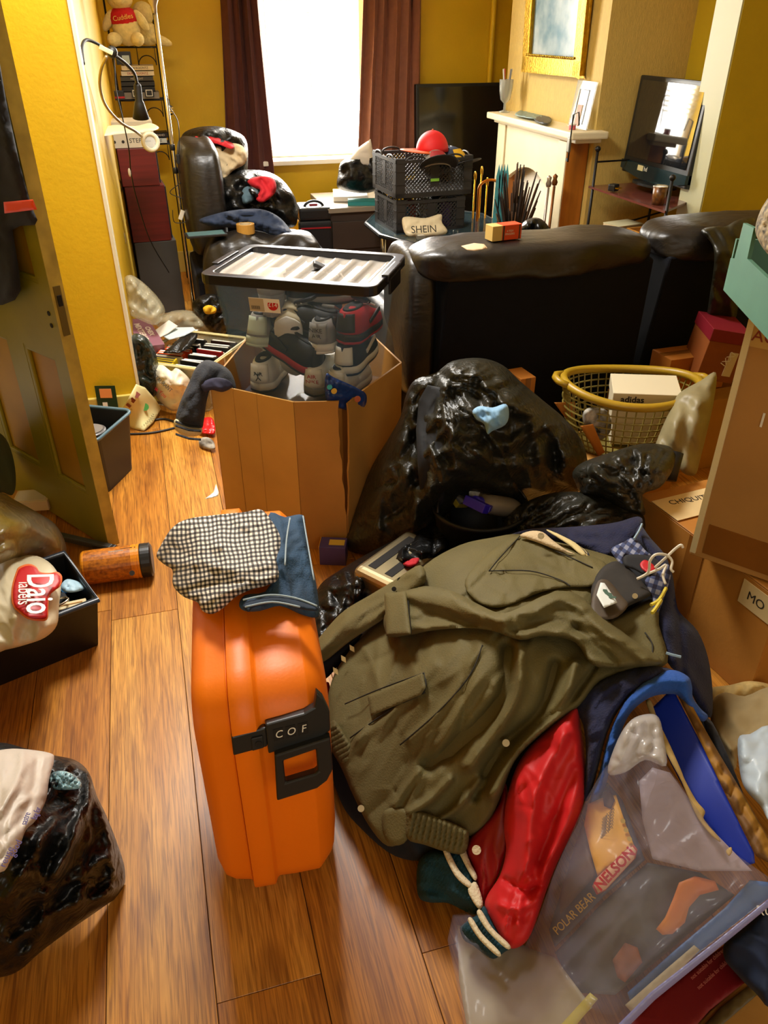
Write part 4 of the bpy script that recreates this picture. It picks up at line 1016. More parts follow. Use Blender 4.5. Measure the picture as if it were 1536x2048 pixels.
# things in crates
M_misc = [mat('misc_%d' % i, c, .5) for i, c in enumerate(('#3f9fd0', '#c8452a', '#d9d2c2', '#4a6a3a', '#7a5a9a'))]
for i in range(5):
    t = thing('packet', ['blue plastic packet seen through the lower crate lattice', 'orange red packet seen through the lower crate lattice', 'white packet seen through the lower crate lattice', 'dark green packet seen through the lower crate lattice', 'purple packet seen through the lower crate lattice'][i], 'packet', (1.40 + i * .062, 4.45 + (i % 2) * .08, .486), math.radians(20 * i - 30))
    MB().box((0, 0, .06 + .01 * (i % 3)), (.05, .06, .12 + .02 * (i % 3))).build('wrap', M_misc[i], t, bevel=.01, seg=2)
def cap(label, loc, rz, crown, brim, panel=None, tilt=(0, 0)):
    t = thing('baseball_cap', label, 'cap', loc, rot=(tilt[0], tilt[1], rz), group='baseball caps in the upper crate')
    V = []; F = []; n, m_ = 24, 8
    for i in range(m_ + 1):
        a = PI / 2 * i / m_
        for k in range(n):
            p = 2 * PI * k / n; V.append((.085 * math.cos(a) * math.cos(p) * 1.08, .085 * math.cos(a) * math.sin(p), .105 * math.sin(a) ** .9))
    F = [(i * n + k, i * n + (k + 1) % n, (i + 1) * n + (k + 1) % n, (i + 1) * n + k) for i in range(m_) for k in range(n)]
    cr = link_mesh('crown', V, F, crown, t, smooth=True)
    md = cr.modifiers.new('s', 'SOLIDIFY'); md.thickness = .003
    MB().sphere((0, 0, .106), .006, n=8).build('button', brim, t, smooth=True)
    V = []; F = []
    for i in range(13):
        a = -PI * .40 + PI * .80 * i / 12
        for j in range(5):
            r = .084 + .09 * j / 4 * max(.15, math.cos(a * 1.05)) ; V.append((r * math.cos(a) * 1.08, r * math.sin(a), .010 - .018 * abs(math.sin(a)) ** 2 * j / 4 + .006 * j / 4))
    F = [(i * 5 + j, i * 5 + j + 1, (i + 1) * 5 + j + 1, (i + 1) * 5 + j) for i in range(12) for j in range(4)]
    br_ = link_mesh('brim', V, F, brim, t, smooth=True); md = br_.modifiers.new('s', 'SOLIDIFY'); md.thickness = .004
    if panel: 
        V = [( .0945 * math.cos(a) * math.cos(p), .0895 * math.cos(a) * math.sin(p), .108 * math.sin(a) ** .9) for a in (.15, .5, .85) for p in np.linspace(-.6, .6, 7)]
        F = [(i * 7 + k, i * 7 + k + 1, (i + 1) * 7 + k + 1, (i + 1) * 7 + k) for i in range(2) for k in range(6)]
        link_mesh('front_panel', V, F, panel, t, smooth=True)
    return t
cap('bright red cap with an orange brim on top of the crate of caps', (1.57, 4.50, .885), math.radians(188), mat('cap_red', '#d8161c', .6), mat('cap_orange', '#c8551c', .6))
cap('grey and maroon cap leaning in the crate of caps', (1.56, 4.40, .80), math.radians(-95), mat('cap_grey', '#8d8880', .7), mat('cap_black', '#1b1b1c', .6), mat('cap_maroon', '#9a1a22', .7), tilt=(0, math.radians(-28)))
cap('dark blue and yellow cap in the corner of the crate of caps', (1.69, 4.50, .80), math.radians(-60), mat('cap_navy', '#22304a', .7), mat('cap_black', '#1b1b1c', .6), mat('cap_yellow', '#d8a820', .6), tilt=(0, math.radians(-14)))
# plastic bag with print, odds on the table
M_milky = film('milky_bag', '#e8ddc2', .62, .3, bump=.2, bscale=30)
sb = tag(soft('plastic_bag', [(804, 440), (815, 433), (850, 436), (882, 428), (884, 445), (895, 462), (880, 472), (840, 474), (812, 470)], yc(4.30, (806, 440, .04), (882, 432, .04), (880, 470, -.02), (815, 470, -.02)), mat('bag_cream', '#d8c8a4', .4), step=4, puff=.02, pw=10, thick=.01, relief=crum(14, .006, 7), floor=.476), 'cream plastic shopping bag with black letters lying on the glass table', 'bag')
lettering('SHEIN', .055, wm(sb).inverted() @ frameM(PY(848, 459, 4.22), (1, 0, -.02), (0, .5, 1)), M_print, sb)
t = thing('small_box', 'small grey box on the front edge of the glass table', 'box', (1.42, 4.22, .477)); MB().box((0, 0, .012), (.045, .03, .024)).build('box', mat('box_grey2', '#7a766a', .5), t, bevel=.002); MB().box((0, 0, .0245), (.035, .02, .001)).build('label', M_lett, t)
# ================================================================== leaning screen
t = thing('flat_screen', 'large black flat television leaning against the yellow wall', 'television', (2.155, 5.50, .0), rot=(math.radians(-5), 0, 0))
MB().box((0, .02, .72), (.66, .05, .86)).build('housing', M_blk, t, bevel=.006); MB().box((0, -.0065, .73), (.62, .004, .80)).build('screen', mat('screen_black_gloss', '#0c0d10', .12, spec=.6), t)
MB().box((0, .02, .15), (.3, .04, .3)).build('pedestal', M_blk, t)
# ================================================================== fireplace
M_pine = mat('pine_varnished', '#a8641a', .4, var=.3, vscale=2.5, stretch=(10, 10, 1), spec=.5)
M_cream = mat('surround_limewashed', '#e6d9b4', .5, var=.06, vscale=6)
fp = bpy.data.objects.new('fire_surround', None); COL.objects.link(fp); fp.location = (2.24, 4.55, 0); tag(fp, 'limewashed wooden fire surround with arched opening on the chimney breast', 'fireplace')
def fb(name, c, d, m, bev=.003): return MB().box(c, d).build(name, m, fp, bevel=bev, world=True)
fb('mantel_shelf', (2.235, 4.52, 1.0), (.13 + .08, 1.14, .036), M_cream, .008)
fb('shelf_moulding', (2.245, 4.52, .972), (.15, 1.08, .022), M_cream, .006)
fb('leg', (2.235, 4.115, .48), (.12, .11, .96), M_pine); fb('leg', (2.235, 4.945, .48), (.12, .11, .96), M_cream)
fb('leg_face', (2.172, 4.115, .48), (.008, .10, .96), M_cream)
for z in (.1, .3, .5, .7): pass
# arched header board
pts = [(4.17, .96), (4.17, .62)] + [(4.17 + .72 * i / 12, .62 + .13 * math.sin(PI * i / 12) + .02) for i in range(1, 12)] + [(4.89, .62), (4.89, .96)]
b = MB(); n = len(pts); V = [(2.185, y, z) for y, z in pts] + [(2.215, y, z) for y, z in pts]
b.add(V, [tuple(range(n)), tuple(range(2 * n - 1, n - 1, -1))] + [(i, n + i, n + (i + 1) % n, (i + 1) % n) for i in range(n)]); b.build('arched_board', M_cream, fp, world=True)
fb('inner_panel', (2.27, 4.53, .45), (.03, .72, .9), mat('plaster_white', '#efe6d0', .6, var=.05))
fb('inner_side', (2.24, 4.86, .35), (.09, .05, .7), M_pine)
fb('hearth', (2.11, 4.55, .02), (.28, .96, .04), mat('hearth_tile', '#8a6a4a', .35))
# picture
pc = thing('picture', 'gilt framed mirror like picture above the mantel', 'picture', (2.292, 4.55, 1.25), rot=(0, math.radians(-1.5), 0))
M_gilt = mat('gilt_frame', '#b58a1c', .32, .75, var=.25, vscale=40, bump=.3, bscale=80)
b = MB()
for (y, z, dy, dz) in ((-.355 + .04, .42, .08, .84), (.355 - .04, .42, .08, .84), (0, .04, .71, .08), (0, .80, .71, .08)): b.box((-.015, y, z), (.035, dy, dz))
b.build('frame', M_gilt, pc, bevel=.008, seg=3)
b = MB()
for k in range(28): b.sphere((-.036, -.29 + k * .0215, .085), .007, n=6)
b.build('beading', M_gilt, pc, smooth=True)['kind'] = 'stuff'
MB().box((-.006, 0, .42), (.01, .56, .70)).build('print_sheet', mat('picture_snow_blue', '#1f6070', .3, col2='#a8b4b4', vscale=7, detail=8, spec=.5), pc)
# mantel things
MZ = 1.019
gv = thing('glass_goblet', 'glass goblet holding pens on the far end of the mantel', 'goblet', (2.21, 5.0, MZ))
M_gl = film('clear_glass', '#c9cfc8', .38, .04)
MB().lathe([(.0, 0), (.035, 0), (.036, .006), (.008, .014), (.008, .05), (.03, .07), (.04, .12), (.043, .18), (.040, .18), (.037, .12), (.0, .066)], 24).build('bowl', M_gl, gv, smooth=True)
for i, c in enumerate(('#c8ccd2', '#c0202a', '#d8d8d0', '#8a8f98')):
    o = MB().tube([(.01 * math.cos(i * 2), .01 * math.sin(i * 2), .08), (.03 * math.cos(i * 1.7), .03 * math.sin(i * 1.7), .235)], .005, 8).build('pen', mat('pen_%d' % i, c, .35), None); o.location = Vector(gv.location) + Vector(o.location)
    tag(o, ['silver pen standing in the mantel goblet', 'red topped pen standing in the mantel goblet', 'white pen standing in the mantel goblet', 'grey pen standing in the mantel goblet'][i], 'pen', 'pens in the goblet')
for ol, c, lb in (([(1030, 228), (1055, 215), (1085, 222), (1098, 232), (1075, 238), (1045, 234)], '#7f948c', 'crumpled grey green cloth on the mantel'), ([(1068, 236), (1090, 230), (1104, 240), (1095, 248), (1075, 244)], '#3a3f44', 'dark tangle of small keys and cables on the mantel')):
    tag(soft('mantel_clutter', ol, [(a, b_, tz(a, b_, MZ + .012)) for a, b_ in ol[::2]], mat('clutter_' + c[1:], c, .5, var=.4, vscale=60), step=3, puff=.014, pw=8, thick=.004, relief=crum(8, .012, len(lb)), floor=MZ), lb, 'clutter')
t = thing('photo_frame', 'clear glass photo frame with a thin black border on the mantel', 'frame', (2.245, 4.12, MZ), rot=(0, math.radians(8), 0))
MB().box((0, 0, .11), (.008, .20, .22)).build('glass', M_gl, t); b = MB()
for (y, z, dy, dz) in ((-.05, .10, .004, .16), (.05, .10, .004, .16), (0, .18, .104, .004)): b.box((-.006, y, z), (.003, dy, dz))
b.build('border', M_blk, t); MB().box((-.006, .01, .06), (.002, .05, .10)).build('photo', mat('photo_sepia', '#8a5a1c', .5), t)
t = thing('red_tin', 'small red and white tin near the end of the mantel', 'tin', (2.19, 4.07, MZ)); MB().lathe([(0, 0), (.018, 0), (.018, .022), (0, .022)], 18).build('tin', mat('tin_pink', '#c05a62', .4), t); MB().lathe([(.0, .022), (.0185, .022), (.0185, .028), (0, .028)], 18).build('lid', M_lett, t)
t = thing('hanging_padlock', 'black wire hook with a grey padlock hanging over the mantel corner', 'padlock', (2.128, 3.97, .86))
MB().box((0, 0, .10), (.012, .03, .07)).build('body', mat('padlock_grey', '#6f6a5a', .4, .6), t, bevel=.004); MB().tube([(0, -.01, .02), (0, -.01, .24), (.03, -.01, .25), (.04, -.01, .19)], .004, 6).build('hook', M_blk, t, smooth=True)
MB().box((0, 0, .03), (.008, .018, .014)).build('tag', M_blk, t)
# brass companion stand
M_brass = mat('brass_bright', '#d2a01e', .25, .9)
def hstick(name, label, x, y, h, m, r=.005, top='ring', lean=(0, 0), cat='fire iron', group='brass fire irons by the hearth'):
    t = thing(name, label, cat, (x, y, .041), group=group)
    MB().tube([(0, 0, 0), (lean[0], lean[1], h)], r, 7).build('shaft', m, t, smooth=True)
    if top == 'ring': MB().tube([(lean[0], lean[1] + .014 * math.cos(a), h + .022 + .024 * math.sin(a)) for a in np.linspace(0, 2 * PI, 13)[:-1]], .004, 6, closed=True).build('ring', m, t, smooth=True)
    else: MB().lathe([(0, 0), (.012, .004), (.016, .02), (.010, .035), (.014, .05), (0, .062)], 12, T(lean[0], lean[1], h)).build('knob', m, t, smooth=True)
    return t
for i, (px, py, lb) in enumerate(((963, 350, 'tall brass fire iron with an open ring top'), (950, 360, 'brass poker with a slim ring top in the hearth stand'), (974, 372, 'short brass fire iron behind the orange hoop'))):
    q = PY(px, py, 4.62); hstick('fire_iron', lb, q.x, q.y, q.z - .041, M_brass)
q = PY(978, 400, 4.55); t = thing('fire_screen_hoop', 'orange brass hoop of a small fire stand beside the hearth', 'fire stand', (q.x, q.y, .0), group=None)
MB().tube([(-.07, 0, 0)] + [(.07 * -math.cos(a), 0, .66 + .05 * math.sin(a)) for a in np.linspace(0, PI, 12)] + [(.10, 0, 0)], .008, 8).build('hoop', mat('brass_orange', '#d07a1c', .3, .6), t, smooth=True)
MB().tube([(-.08, 0, .01), (.11, 0, .01)], .01, 8).build('foot', M_brass, t)
# horse head style ornate irons near leg
for i, (px, py, lb) in enumerate(((1112, 372, 'ornate bronze fire tong leaning on the surround leg'), (1100, 375, 'steel shafted fire brush leaning on the surround leg'))):
    q = PY(px, py, 4.0); hstick('fire_iron', lb, q.x - .02, q.y, q.z - .041, mat('bronze_dark', '#7a4a1c', .35, .6) if i == 0 else mat('steel_shaft', '#b0a090', .3, .7), .008, 'knob', (.01, .0))
# tall dried stems and feathers
M_tw = [mat('twig_%d' % i, c, .8) for i, c in enumerate(('#2a1a10', '#3f2a18', '#5a3c20', '#1c140e'))]
vs = thing('stem_vase', 'dark bundle of dried stems standing before the fireplace', 'dried stems', (1.87, 4.00, 0))
MB().lathe([(0, 0), (.05, 0), (.065, .1), (.06, .25), (.045, .32), (.05, .34), (.04, .34), (.0, .3)], 20).build('vase', M_dwood, vs, smooth=True)
rg2 = random.Random(11)
for i in range(64):
    a = rg2.uniform(0, 2 * PI); r = rg2.uniform(.01, .13); h = rg2.uniform(.66, .90) - r * .5
    p = [(0.02 * math.cos(a), .02 * math.sin(a), .30), (r * .5 * math.cos(a), r * .5 * math.sin(a), .30 + (h - .3) * .55), (r * math.cos(a), r * math.sin(a), h)]
    MB().tube(smoothpath(p, 3), [.007, .007, .007, .0065, .006, .005, .003], 5).build('stem', M_tw[i % 4], vs, smooth=True)
fe = thing('feather', 'tall teal feather bunch behind the dried stems', 'feathers', (1.845, 4.12, 0))
for i in range(4):
    x = -.03 + i * .016; V = [(x - .004, 0, .2), (x - .016, .004 * i, .6), (x - .012, 0, .80), (x, 0, .86), (x + .012, 0, .80), (x + .016, .004 * i, .6), (x + .004, 0, .2)]
    b = MB(); n = 7; b.add(V + [(a, c + .002, d) for a, c, d in V], [tuple(range(n)), tuple(range(2 * n - 1, n - 1, -1))] + [(k, n + k, n + (k + 1) % n, (k + 1) % n) for k in range(n)]); b.build('feather', mat('feather_teal', '#4f9fa6', .6, var=.3, vscale=30), fe)
t = thing('green_bottle', 'green glass bottle standing in the hearth', 'bottle', (2.10, 4.35, .041)); MB().lathe([(0, 0), (.035, 0), (.035, .30), (.014, .38), (.014, .45), (.0, .45)], 18).build('body', film('green_glass', '#1f9a6a', .6, .05), t, smooth=True); MB().lathe([(0, .45), (.016, .45), (.016, .47), (0, .47)], 14).build('cap', M_blk, t)
# ================================================================== television on the wire stand
tv = thing('television', 'small black television reflecting the window, on the wire stand', 'television', (2.47, 3.70, .79), rot=(0, math.radians(4), 0))
MB().box((.02, 0, .255), (.05, .58, .45)).build('housing', M_blk, tv, bevel=.008)
MB().box((-.0065, 0, .285), (.004, .52, .35)).build('screen', mat('tv_screen_gloss', '#16181c', .05, spec=.9, coat=.6), tv)
b = MB(); pts = [(-.29, .09), (-.29, .05)] + [(-.29 + .58 * i / 10, .05 - .035 * math.sin(PI * i / 10)) for i in range(1, 10)] + [(.29, .05), (.29, .09)]; n = len(pts)
b.add([(-.015, y, z) for y, z in pts] + [(.02, y, z) for y, z in pts], [tuple(range(n)), tuple(range(2 * n - 1, n - 1, -1))] + [(i, n + i, n + (i + 1) % n, (i + 1) % n) for i in range(n)]); b.build('speaker_bar', mat('tv_bar_teal_black', '#12282c', .15), tv)
MB().lathe([(0, -.028), (.15, -.028), (.15, -.018), (.04, -.012), (.03, .02), (0, .02)], 26, T(.02, 0, .03), sx=.6).build('foot', M_blk, tv)
MB().box((-.016, .10, .07), (.002, .05, .025)).build('sticker', mat('sticker_yellow_white', '#d9cf9a', .5), tv); lettering('hd', .03, frameM((-.0175, .05, .07), (0, -1, 0), (0, 0, 1)), M_lett, tv)
ws = thing('wire_stand', 'black wrought iron corner stand with a glass shelf under the small television', 'stand', (2.4, 3.6, 0))
posts = [(2.27, 3.92, .93), (2.29, 3.27, .89), (2.66, 3.95, .93), (2.66, 3.56, .93)]
for x, y, h in posts:
    MB().tube([(x, y, 0), (x, y, h)], .0075, 8).build('post', M_iron, ws, world=True, smooth=True); MB().sphere((x, y, h + .012), .015, n=10).build('finial', M_iron, ws, world=True, smooth=True)
for z in (.52,):
    b = MB(); b.tube([(x, y, z) for x, y, _ in (posts[0], posts[1], posts[3], posts[2])], .006, 6, closed=True); b.build('rail', M_iron, ws, world=True)
MB().tube([(2.27, 3.92, .88), (2.66, 3.95, .88)], .005, 6).build('rail', M_iron, ws, world=True); 
MB().tube([(2.27, 3.92, .52), (2.66, 3.56, .73)], .005, 6).build('cross_brace', M_iron, ws, world=True); MB().tube([(2.66, 3.95, .52), (2.29, 3.27, .73)], .005, 6).build('cross_brace', M_iron, ws, world=True)
b = MB(); b.prism([(2.255, 3.94), (2.275, 3.26), (2.67, 3.54), (2.68, 3.97)], .010, z0=.752); b.build('shelf', mat('shelf_maroon_glass', '#6a3a30', .15), ws, world=True)
b = MB(); b.prism([(2.255, 3.94), (2.275, 3.26), (2.67, 3.54), (2.68, 3.97)], .010, z0=.525); b.build('shelf', mat('shelf_maroon_glass', '#6a3a30', .15), ws, world=True)
t = thing('mug', 'dark patterned tumbler on the wire stand shelf', 'mug', (2.325, 3.40, .763)); MB().lathe([(0, 0), (.028, 0), (.034, .08), (.031, .08), (.026, .006), (0, .006)], 20).build('cup', mat('tumbler_brown', '#3a2010', .3, col2='#8a5a2a', vscale=50), t, smooth=True); MB().lathe([(.0345, .078), (.036, .08), (.0345, .083), (.031, .08)], 20).build('rim', M_chrome, t)
t = thing('plug', 'black three pin plug on the wire stand shelf', 'plug', (2.29, 3.75, .763), .4); MB().box((0, 0, .02), (.045, .04, .035)).build('body', M_blk, t, bevel=.008); 
for dx in (-.012, .012): MB().box((dx, -.03, .02), (.004, .02, .006)).build('pin', M_brass, t)
M_ybox = mat('drawer_box_pine', '#c98a34', .5, var=.1, vscale=6)
t = thing('wooden_tray', 'shallow pine box on the lower shelf of the wire stand', 'tray', (2.42, 3.55, .536), .1)
for c, d in (((0, -.09, .035), (.16, .01, .07)), ((0, .09, .035), (.16, .01, .07)), ((-.08, 0, .035), (.01, .18, .07)), ((.08, 0, .035), (.01, .18, .07)), ((0, 0, .004), (.15, .17, .008))): MB().box(c, d).build('board', M_ybox, t)
for i in range(3):
    book('book', ['yellow and white striped book leaning on the pine box', 'yellow book lying under the striped one by the pine box', 'white edged yellow book at the bottom by the pine box'][2 - i], (2.36, 3.72 , .536 + i * .026), (.12, .17, .025), cm('yel%d' % i, ('#e0b428', '#d9a012', '#cfc8a0')[i]), M_pages, math.radians(90 + i * 6), group='yellow books on the wire stand')
def radial(cx, cy, n, amp, r0=20., r1=200., seed=0):
    """gathers running out of a knot"""
    def f(x, y):
        dx, dy = x - cx, y - cy; r = np.hypot(dx, dy) + 1e-6; a = np.arctan2(dy, dx)
        w_ = a * n / (2 * PI) + fbm(r / 70., a * 2, seed) * 1.2
        t = np.abs(w_ - np.floor(w_) - .5) * 2
        return (t - .5) * amp * np.clip(r / r0, 0, 1) * np.exp(-(r / r1) ** 2)
    return f
def zc(*pts): return [(a, b_, tz(a, b_, z)) for a, b_, z in pts]
# ================================================================== trainers in the clear box
M_swhite = mat('trainer_white', '#e2dccb', .55, var=.05); M_sgrey = mat('trainer_grey', '#8f8c84', .65, var=.08); M_sblk = mat('trainer_black', '#1c1b1d', .55, var=.1)
M_sred = mat('trainer_red', '#b01a24', .5); M_snavy = mat('trainer_navy', '#1d2333', .55); M_smint = mat('trainer_mint', '#bfc7ac', .5); M_sorg = mat('trainer_orange', '#e8791c', .5); M_sbei = mat('trainer_cream', '#cfc19c', .6)
def shoe(label, loc, r, upper, mid, sole, patch, heel_txt=None, tm=None, tongue=None):
    t = thing('trainer', label, 'shoe', loc, rot=r, group='trainers in the clear storage box')
    def outline(s, k=1.):   # half width at s (0 heel .. 1 toe)
        w_ = .036 + .012 * math.sin(PI * min(1, s * 1.1)) - .006 * math.exp(-((s - .42) / .14) ** 2)
        e = min(1, s / .10) ** .5 * min(1, (1 - s) / .16) ** .5
        return max(.001, w_ * e) * k
    Ls = .27; N = 22
    def loft(name, zf0, zf1, k, m, par, squeeze=0.):
        V = []; F = []
        for i in range(N + 1):
            s = i / N; y = -Ls / 2 + Ls * s; w0 = outline(s, k); z0, z1 = zf0(s), zf1(s); sq = 1 - squeeze
            V += [(-w0, y, z0), (-w0 * (1 - squeeze * .35), y, z0 + (z1 - z0) * .6), (-w0 * sq, y, z1), (w0 * sq, y, z1), (w0 * (1 - squeeze * .35), y, z0 + (z1 - z0) * .6), (w0, y, z0)]
        for i in range(N):
            for q in range(6): F.append((i * 6 + q, i * 6 + (q + 1) % 6, (i + 1) * 6 + (q + 1) % 6, (i + 1) * 6 + q))
        F += [tuple(range(6)), tuple(N * 6 + q for q in range(6))]
        return link_mesh(name, V, F, m, par, smooth=True)
    so = lambda s: .012 * max(0, (s - .75) / .25) ** 2
    loft('outsole', lambda s: so(s), lambda s: .008 + so(s), 1.03, sole, t)
    loft('midsole', lambda s: .008 + so(s), lambda s: .032 - .008 * s + so(s), 1.05, mid, t, .05)
    top = lambda s: (.100 - .0 * s) if s < .28 else (.100 - (s - .28) / .30 * .012 if s < .52 else .088 - (s - .52) ** .8 * .085)
    up = loft('upper', lambda s: .03 - .008 * s + so(s), top, 1.0, upper, t, .38)
    # collar opening, tongue, laces, heel patch, side stripe
    MB().lathe([(.001, 0), (.026, 0), (.030, .005), (.024, .010), (.012, .004), (.001, .003)], 18, T(0, -.065, .096), sx=.85, sy=1.9).build('collar', mat('shoe_lining_dark', '#242323', .8), t, smooth=True)
    MB().box((0, .0, .108), (.045, .07, .012), R=rot('X', -28)).build('tongue', tongue or patch, t, bevel=.005)
    for k in range(4): MB().tube([(-.022, .005 + k * .018, .099 - k * .008), (0, .005 + k * .018, .104 - k * .008), (.022, .012 + k * .018, .097 - k * .008)], .003, 5).build('lace', M_swhite, t, smooth=True)
    V = []; F = []
    for i in range(5):
        for k in range(7):
            a = (k / 6 - .5) * 2.2; z = .040 + .055 * i / 4; V.append((.033 * math.sin(a) * (1 - .12 * i / 4), -Ls / 2 + .022 - .026 * math.cos(a) + .010 * i / 4, z))
    F = [(i * 7 + k, i * 7 + k + 1, (i + 1) * 7 + k + 1, (i + 1) * 7 + k) for i in range(4) for k in range(6)]
    hp = link_mesh('heel_patch', V, F, patch, t, smooth=True); md = hp.modifiers.new('s', 'SOLIDIFY'); md.thickness = .004; md.offset = 1
    if heel_txt: lettering(heel_txt, .020, frameM((0, -Ls / 2 - .0065, .068), (1, 0, 0), (0, -.18, 1)), tm, hp)
    for s in (-1, 1):
        MB().box((s * .041, .015, .058), (.006, .085, .014), R=rot('X', 16)).build('side_stripe', patch, t, bevel=.003)
    return t
MT = Matrix.Translation(TB) @ Matrix.Rotation(tang, 4, 'Z')
def inbox(x, y, z): return MT @ Vector((x, y, z))
R0 = tang
dg = math.radians
SH = [('white trainer heel with a black leaping emblem in the clear box', (-.150, .0, .012), (0, 0, dg(5)), M_swhite, M_swhite, M_sblk, M_swhite, 'AIR', M_print),
      ('mint and grey trainer with an orange tongue tab in the clear box', (-.165, .015, .145), (dg(-8), dg(4), dg(8)), M_sgrey, M_smint, M_smint, M_smint, None, None),
      ('black trainer with a maroon midsole lying sideways in the clear box', (-.065, -.055, .125), (dg(20), 0, dg(70)), M_sblk, M_sred, M_sblk, M_sblk, None, None),
      ('black suede trainer across the middle of the clear box', (-.02, -.03, .20), (dg(12), 0, dg(84)), M_sblk, M_sblk, M_sblk, M_sblk, None, None),
      ('cream trainer standing toe down beside the leaping emblem shoe', (-.045, -.065, .15), (dg(-70), 0, dg(10)), M_sbei, M_sbei, M_swhite, M_sbei, None, None),
      ('grey and white trainer heel lettered in black in the clear box', (.075, .0, .165), (0, 0, dg(-4)), M_sgrey, M_swhite, M_swhite, M_sgrey, 'NIKE\nAIR', M_print),
      ('white trainer heel with red lettering in the clear box', (.04, .0, .03), (dg(6), 0, dg(3)), M_swhite, M_sgrey, M_sblk, M_swhite, 'AIR\nNIKE', mat('print_red', '#c0101c', .5)),
      ('red and black trainer with bulky sole in the clear box', (.17, .01, .20), (0, 0, dg(-8)), M_sred, M_sblk, M_sred, M_sblk, None, None),
      ('white and navy trainer under the red one in the clear box', (.155, .02, .10), (dg(4), 0, dg(-6)), M_snavy, M_swhite, M_snavy, M_swhite, None, None),
      ('white trainer heel with ridged back under the white and navy trainer in the clear box', (.135, .0, .012), (0, 0, dg(-8)), M_swhite, M_swhite, M_sgrey, M_swhite, 'AIR', M_print),
      ('black trainer with white laces on top of the pile in the clear box', (.05, .03, .285), (dg(4), 0, dg(-70)), M_sblk, M_sgrey, M_sblk, M_sblk, None, None),
      ('grey knitted trainer lying upside down under the lid of the clear box', (-.13, .02, .36), (0, dg(180), dg(20)), M_sgrey, M_sgrey, M_swhite, M_sgrey, None, None)]
for i, (lb, p, r, *c) in enumerate(SH):
    q = inbox(p[0], p[1], p[2]); E_ = (Matrix.Rotation(tang, 3, 'Z') @ Euler(r, 'XYZ').to_matrix()).to_euler()
    s = shoe(lb, q, E_, *c, tongue=M_sorg if i == 1 else None); s.scale = (1., .93, 1.)
    if i in (0, 9):     # leaping figure emblem as plain strokes
        b = MB(); 
        for a, c_ in (((0, .062), (0, .074)), ((0, .070), (-.012, .080)), ((0, .070), (.010, .078)), ((0, .062), (-.008, .050)), ((0, .062), (.009, .052))): b.tube([(a[0], -.1445, a[1] - .004), (c_[0], -.1445 + .000, c_[1] - .004)], .0016, 5)
        b.build('emblem', M_print, s)
# blue crisp packet tucked in front of the tub
cp = tag(soft('crisp_packet', [(652, 748), (668, 755), (712, 775), (733, 790), (728, 815), (700, 822), (662, 808), (650, 790)], [(655, 755, ty(655, 755, 2.112)), (730, 795, ty(730, 795, 2.165)), (660, 805, ty(660, 805, 2.13)), (690, 770, ty(690, 770, 2.13))], mat('foil_blue', '#1c3a78', .28, var=.1), step=4, puff=.014, pw=12, thick=.006, relief=crum(14, .010, 5)), 'blue foil snack packet tucked between the clear box and the cardboard', 'packet')
for px, py, r, c in ((659, 774, .008, '#3fb0b8'), (668, 782, .009, '#d8b040'), (715, 798, .010, '#b05a3a')):
    q = PY(px, py, 2.10); b = MB(); b.tube([q, q + Vector((0, -.0015, 0))], r, 12); b.build('print_spot', mat('spot_' + c[1:], c, .5), cp, world=True)
# grey sleeve with striped cuff hanging over the cardboard rim
M_sw = mat('sweat_grey', '#2b2d33', .9, var=.2, vscale=40, bump=.3, bscale=160, sheen=.35)
swt = thing('sweatshirt', 'dark grey sweatshirt sleeve with a striped knit cuff hanging over the cardboard box', 'sweatshirt', (.08, 2.30, .3))
soft('sleeve', [(352, 842), (360, 805), (378, 765), (392, 735), (412, 720), (440, 728), (462, 745), (472, 778), (455, 788), (425, 775), (414, 800), (408, 840), (402, 858), (375, 858)], [(360, 840, ty(360, 840, 2.30)), (405, 850, ty(405, 850, 2.28)), (400, 740, ty(400, 740, 2.36)), (465, 770, ty(465, 770, 2.34)), (440, 735, ty(440, 735, 2.40))], M_sw, swt, step=5, puff=.04, pw=26, thick=.03, relief=mixr(fold(100, 18, .010, 3), streaks((350, 720, 475, 860), 50, .014, 4, 110, 35, (25, 80), 4)), lines=(([(420, 735), (400, 770), (392, 830)], .010, 7), ([(440, 745), (420, 768), (412, 800)], -.010, 6)))
M_cuff = mat('cuff_ivory', '#dccf9f', .85, bump=.5, bscale=120)
soft('cuff', [(351, 838), (378, 850), (403, 855), (400, 870), (372, 873), (350, 858)], [(352, 845, ty(352, 845, 2.285)), (402, 860, ty(402, 860, 2.265)), (375, 870, ty(375, 870, 2.27))], M_cuff, swt, step=3, puff=.030, pw=16, thick=.025)
for dy, w_ in ((843, 2.5), (851, 2.5), (868, 2.5)):
    soft('cuff_stripe', [(351, dy - w_), (378, dy + 9 - w_), (402, dy + 11 - w_), (402, dy + 11 + w_), (378, dy + 9 + w_), (351, dy + w_)], [(352, 845, ty(352, 845, 2.255)), (402, 860, ty(402, 860, 2.235)), (375, 856, ty(375, 856, 2.236))], M_cblk, swt, step=3, puff=.002, pw=3, thick=.004, round_=False)
soft('hood_lining', [(402, 768), (425, 756), (452, 758), (466, 772), (446, 784), (424, 780), (408, 784)], [(400, 770, ty(400, 770, 2.29)), (468, 770, ty(468, 770, 2.29)), (430, 785, ty(430, 785, 2.28))], mat('lining_violet_grey', '#33324a', .85, var=.2, vscale=30), swt, step=4, puff=.010, pw=8, thick=.02, relief=streaks((398, 750, 470, 788), 14, .010, 3, 20, 30, (20, 60), 3))
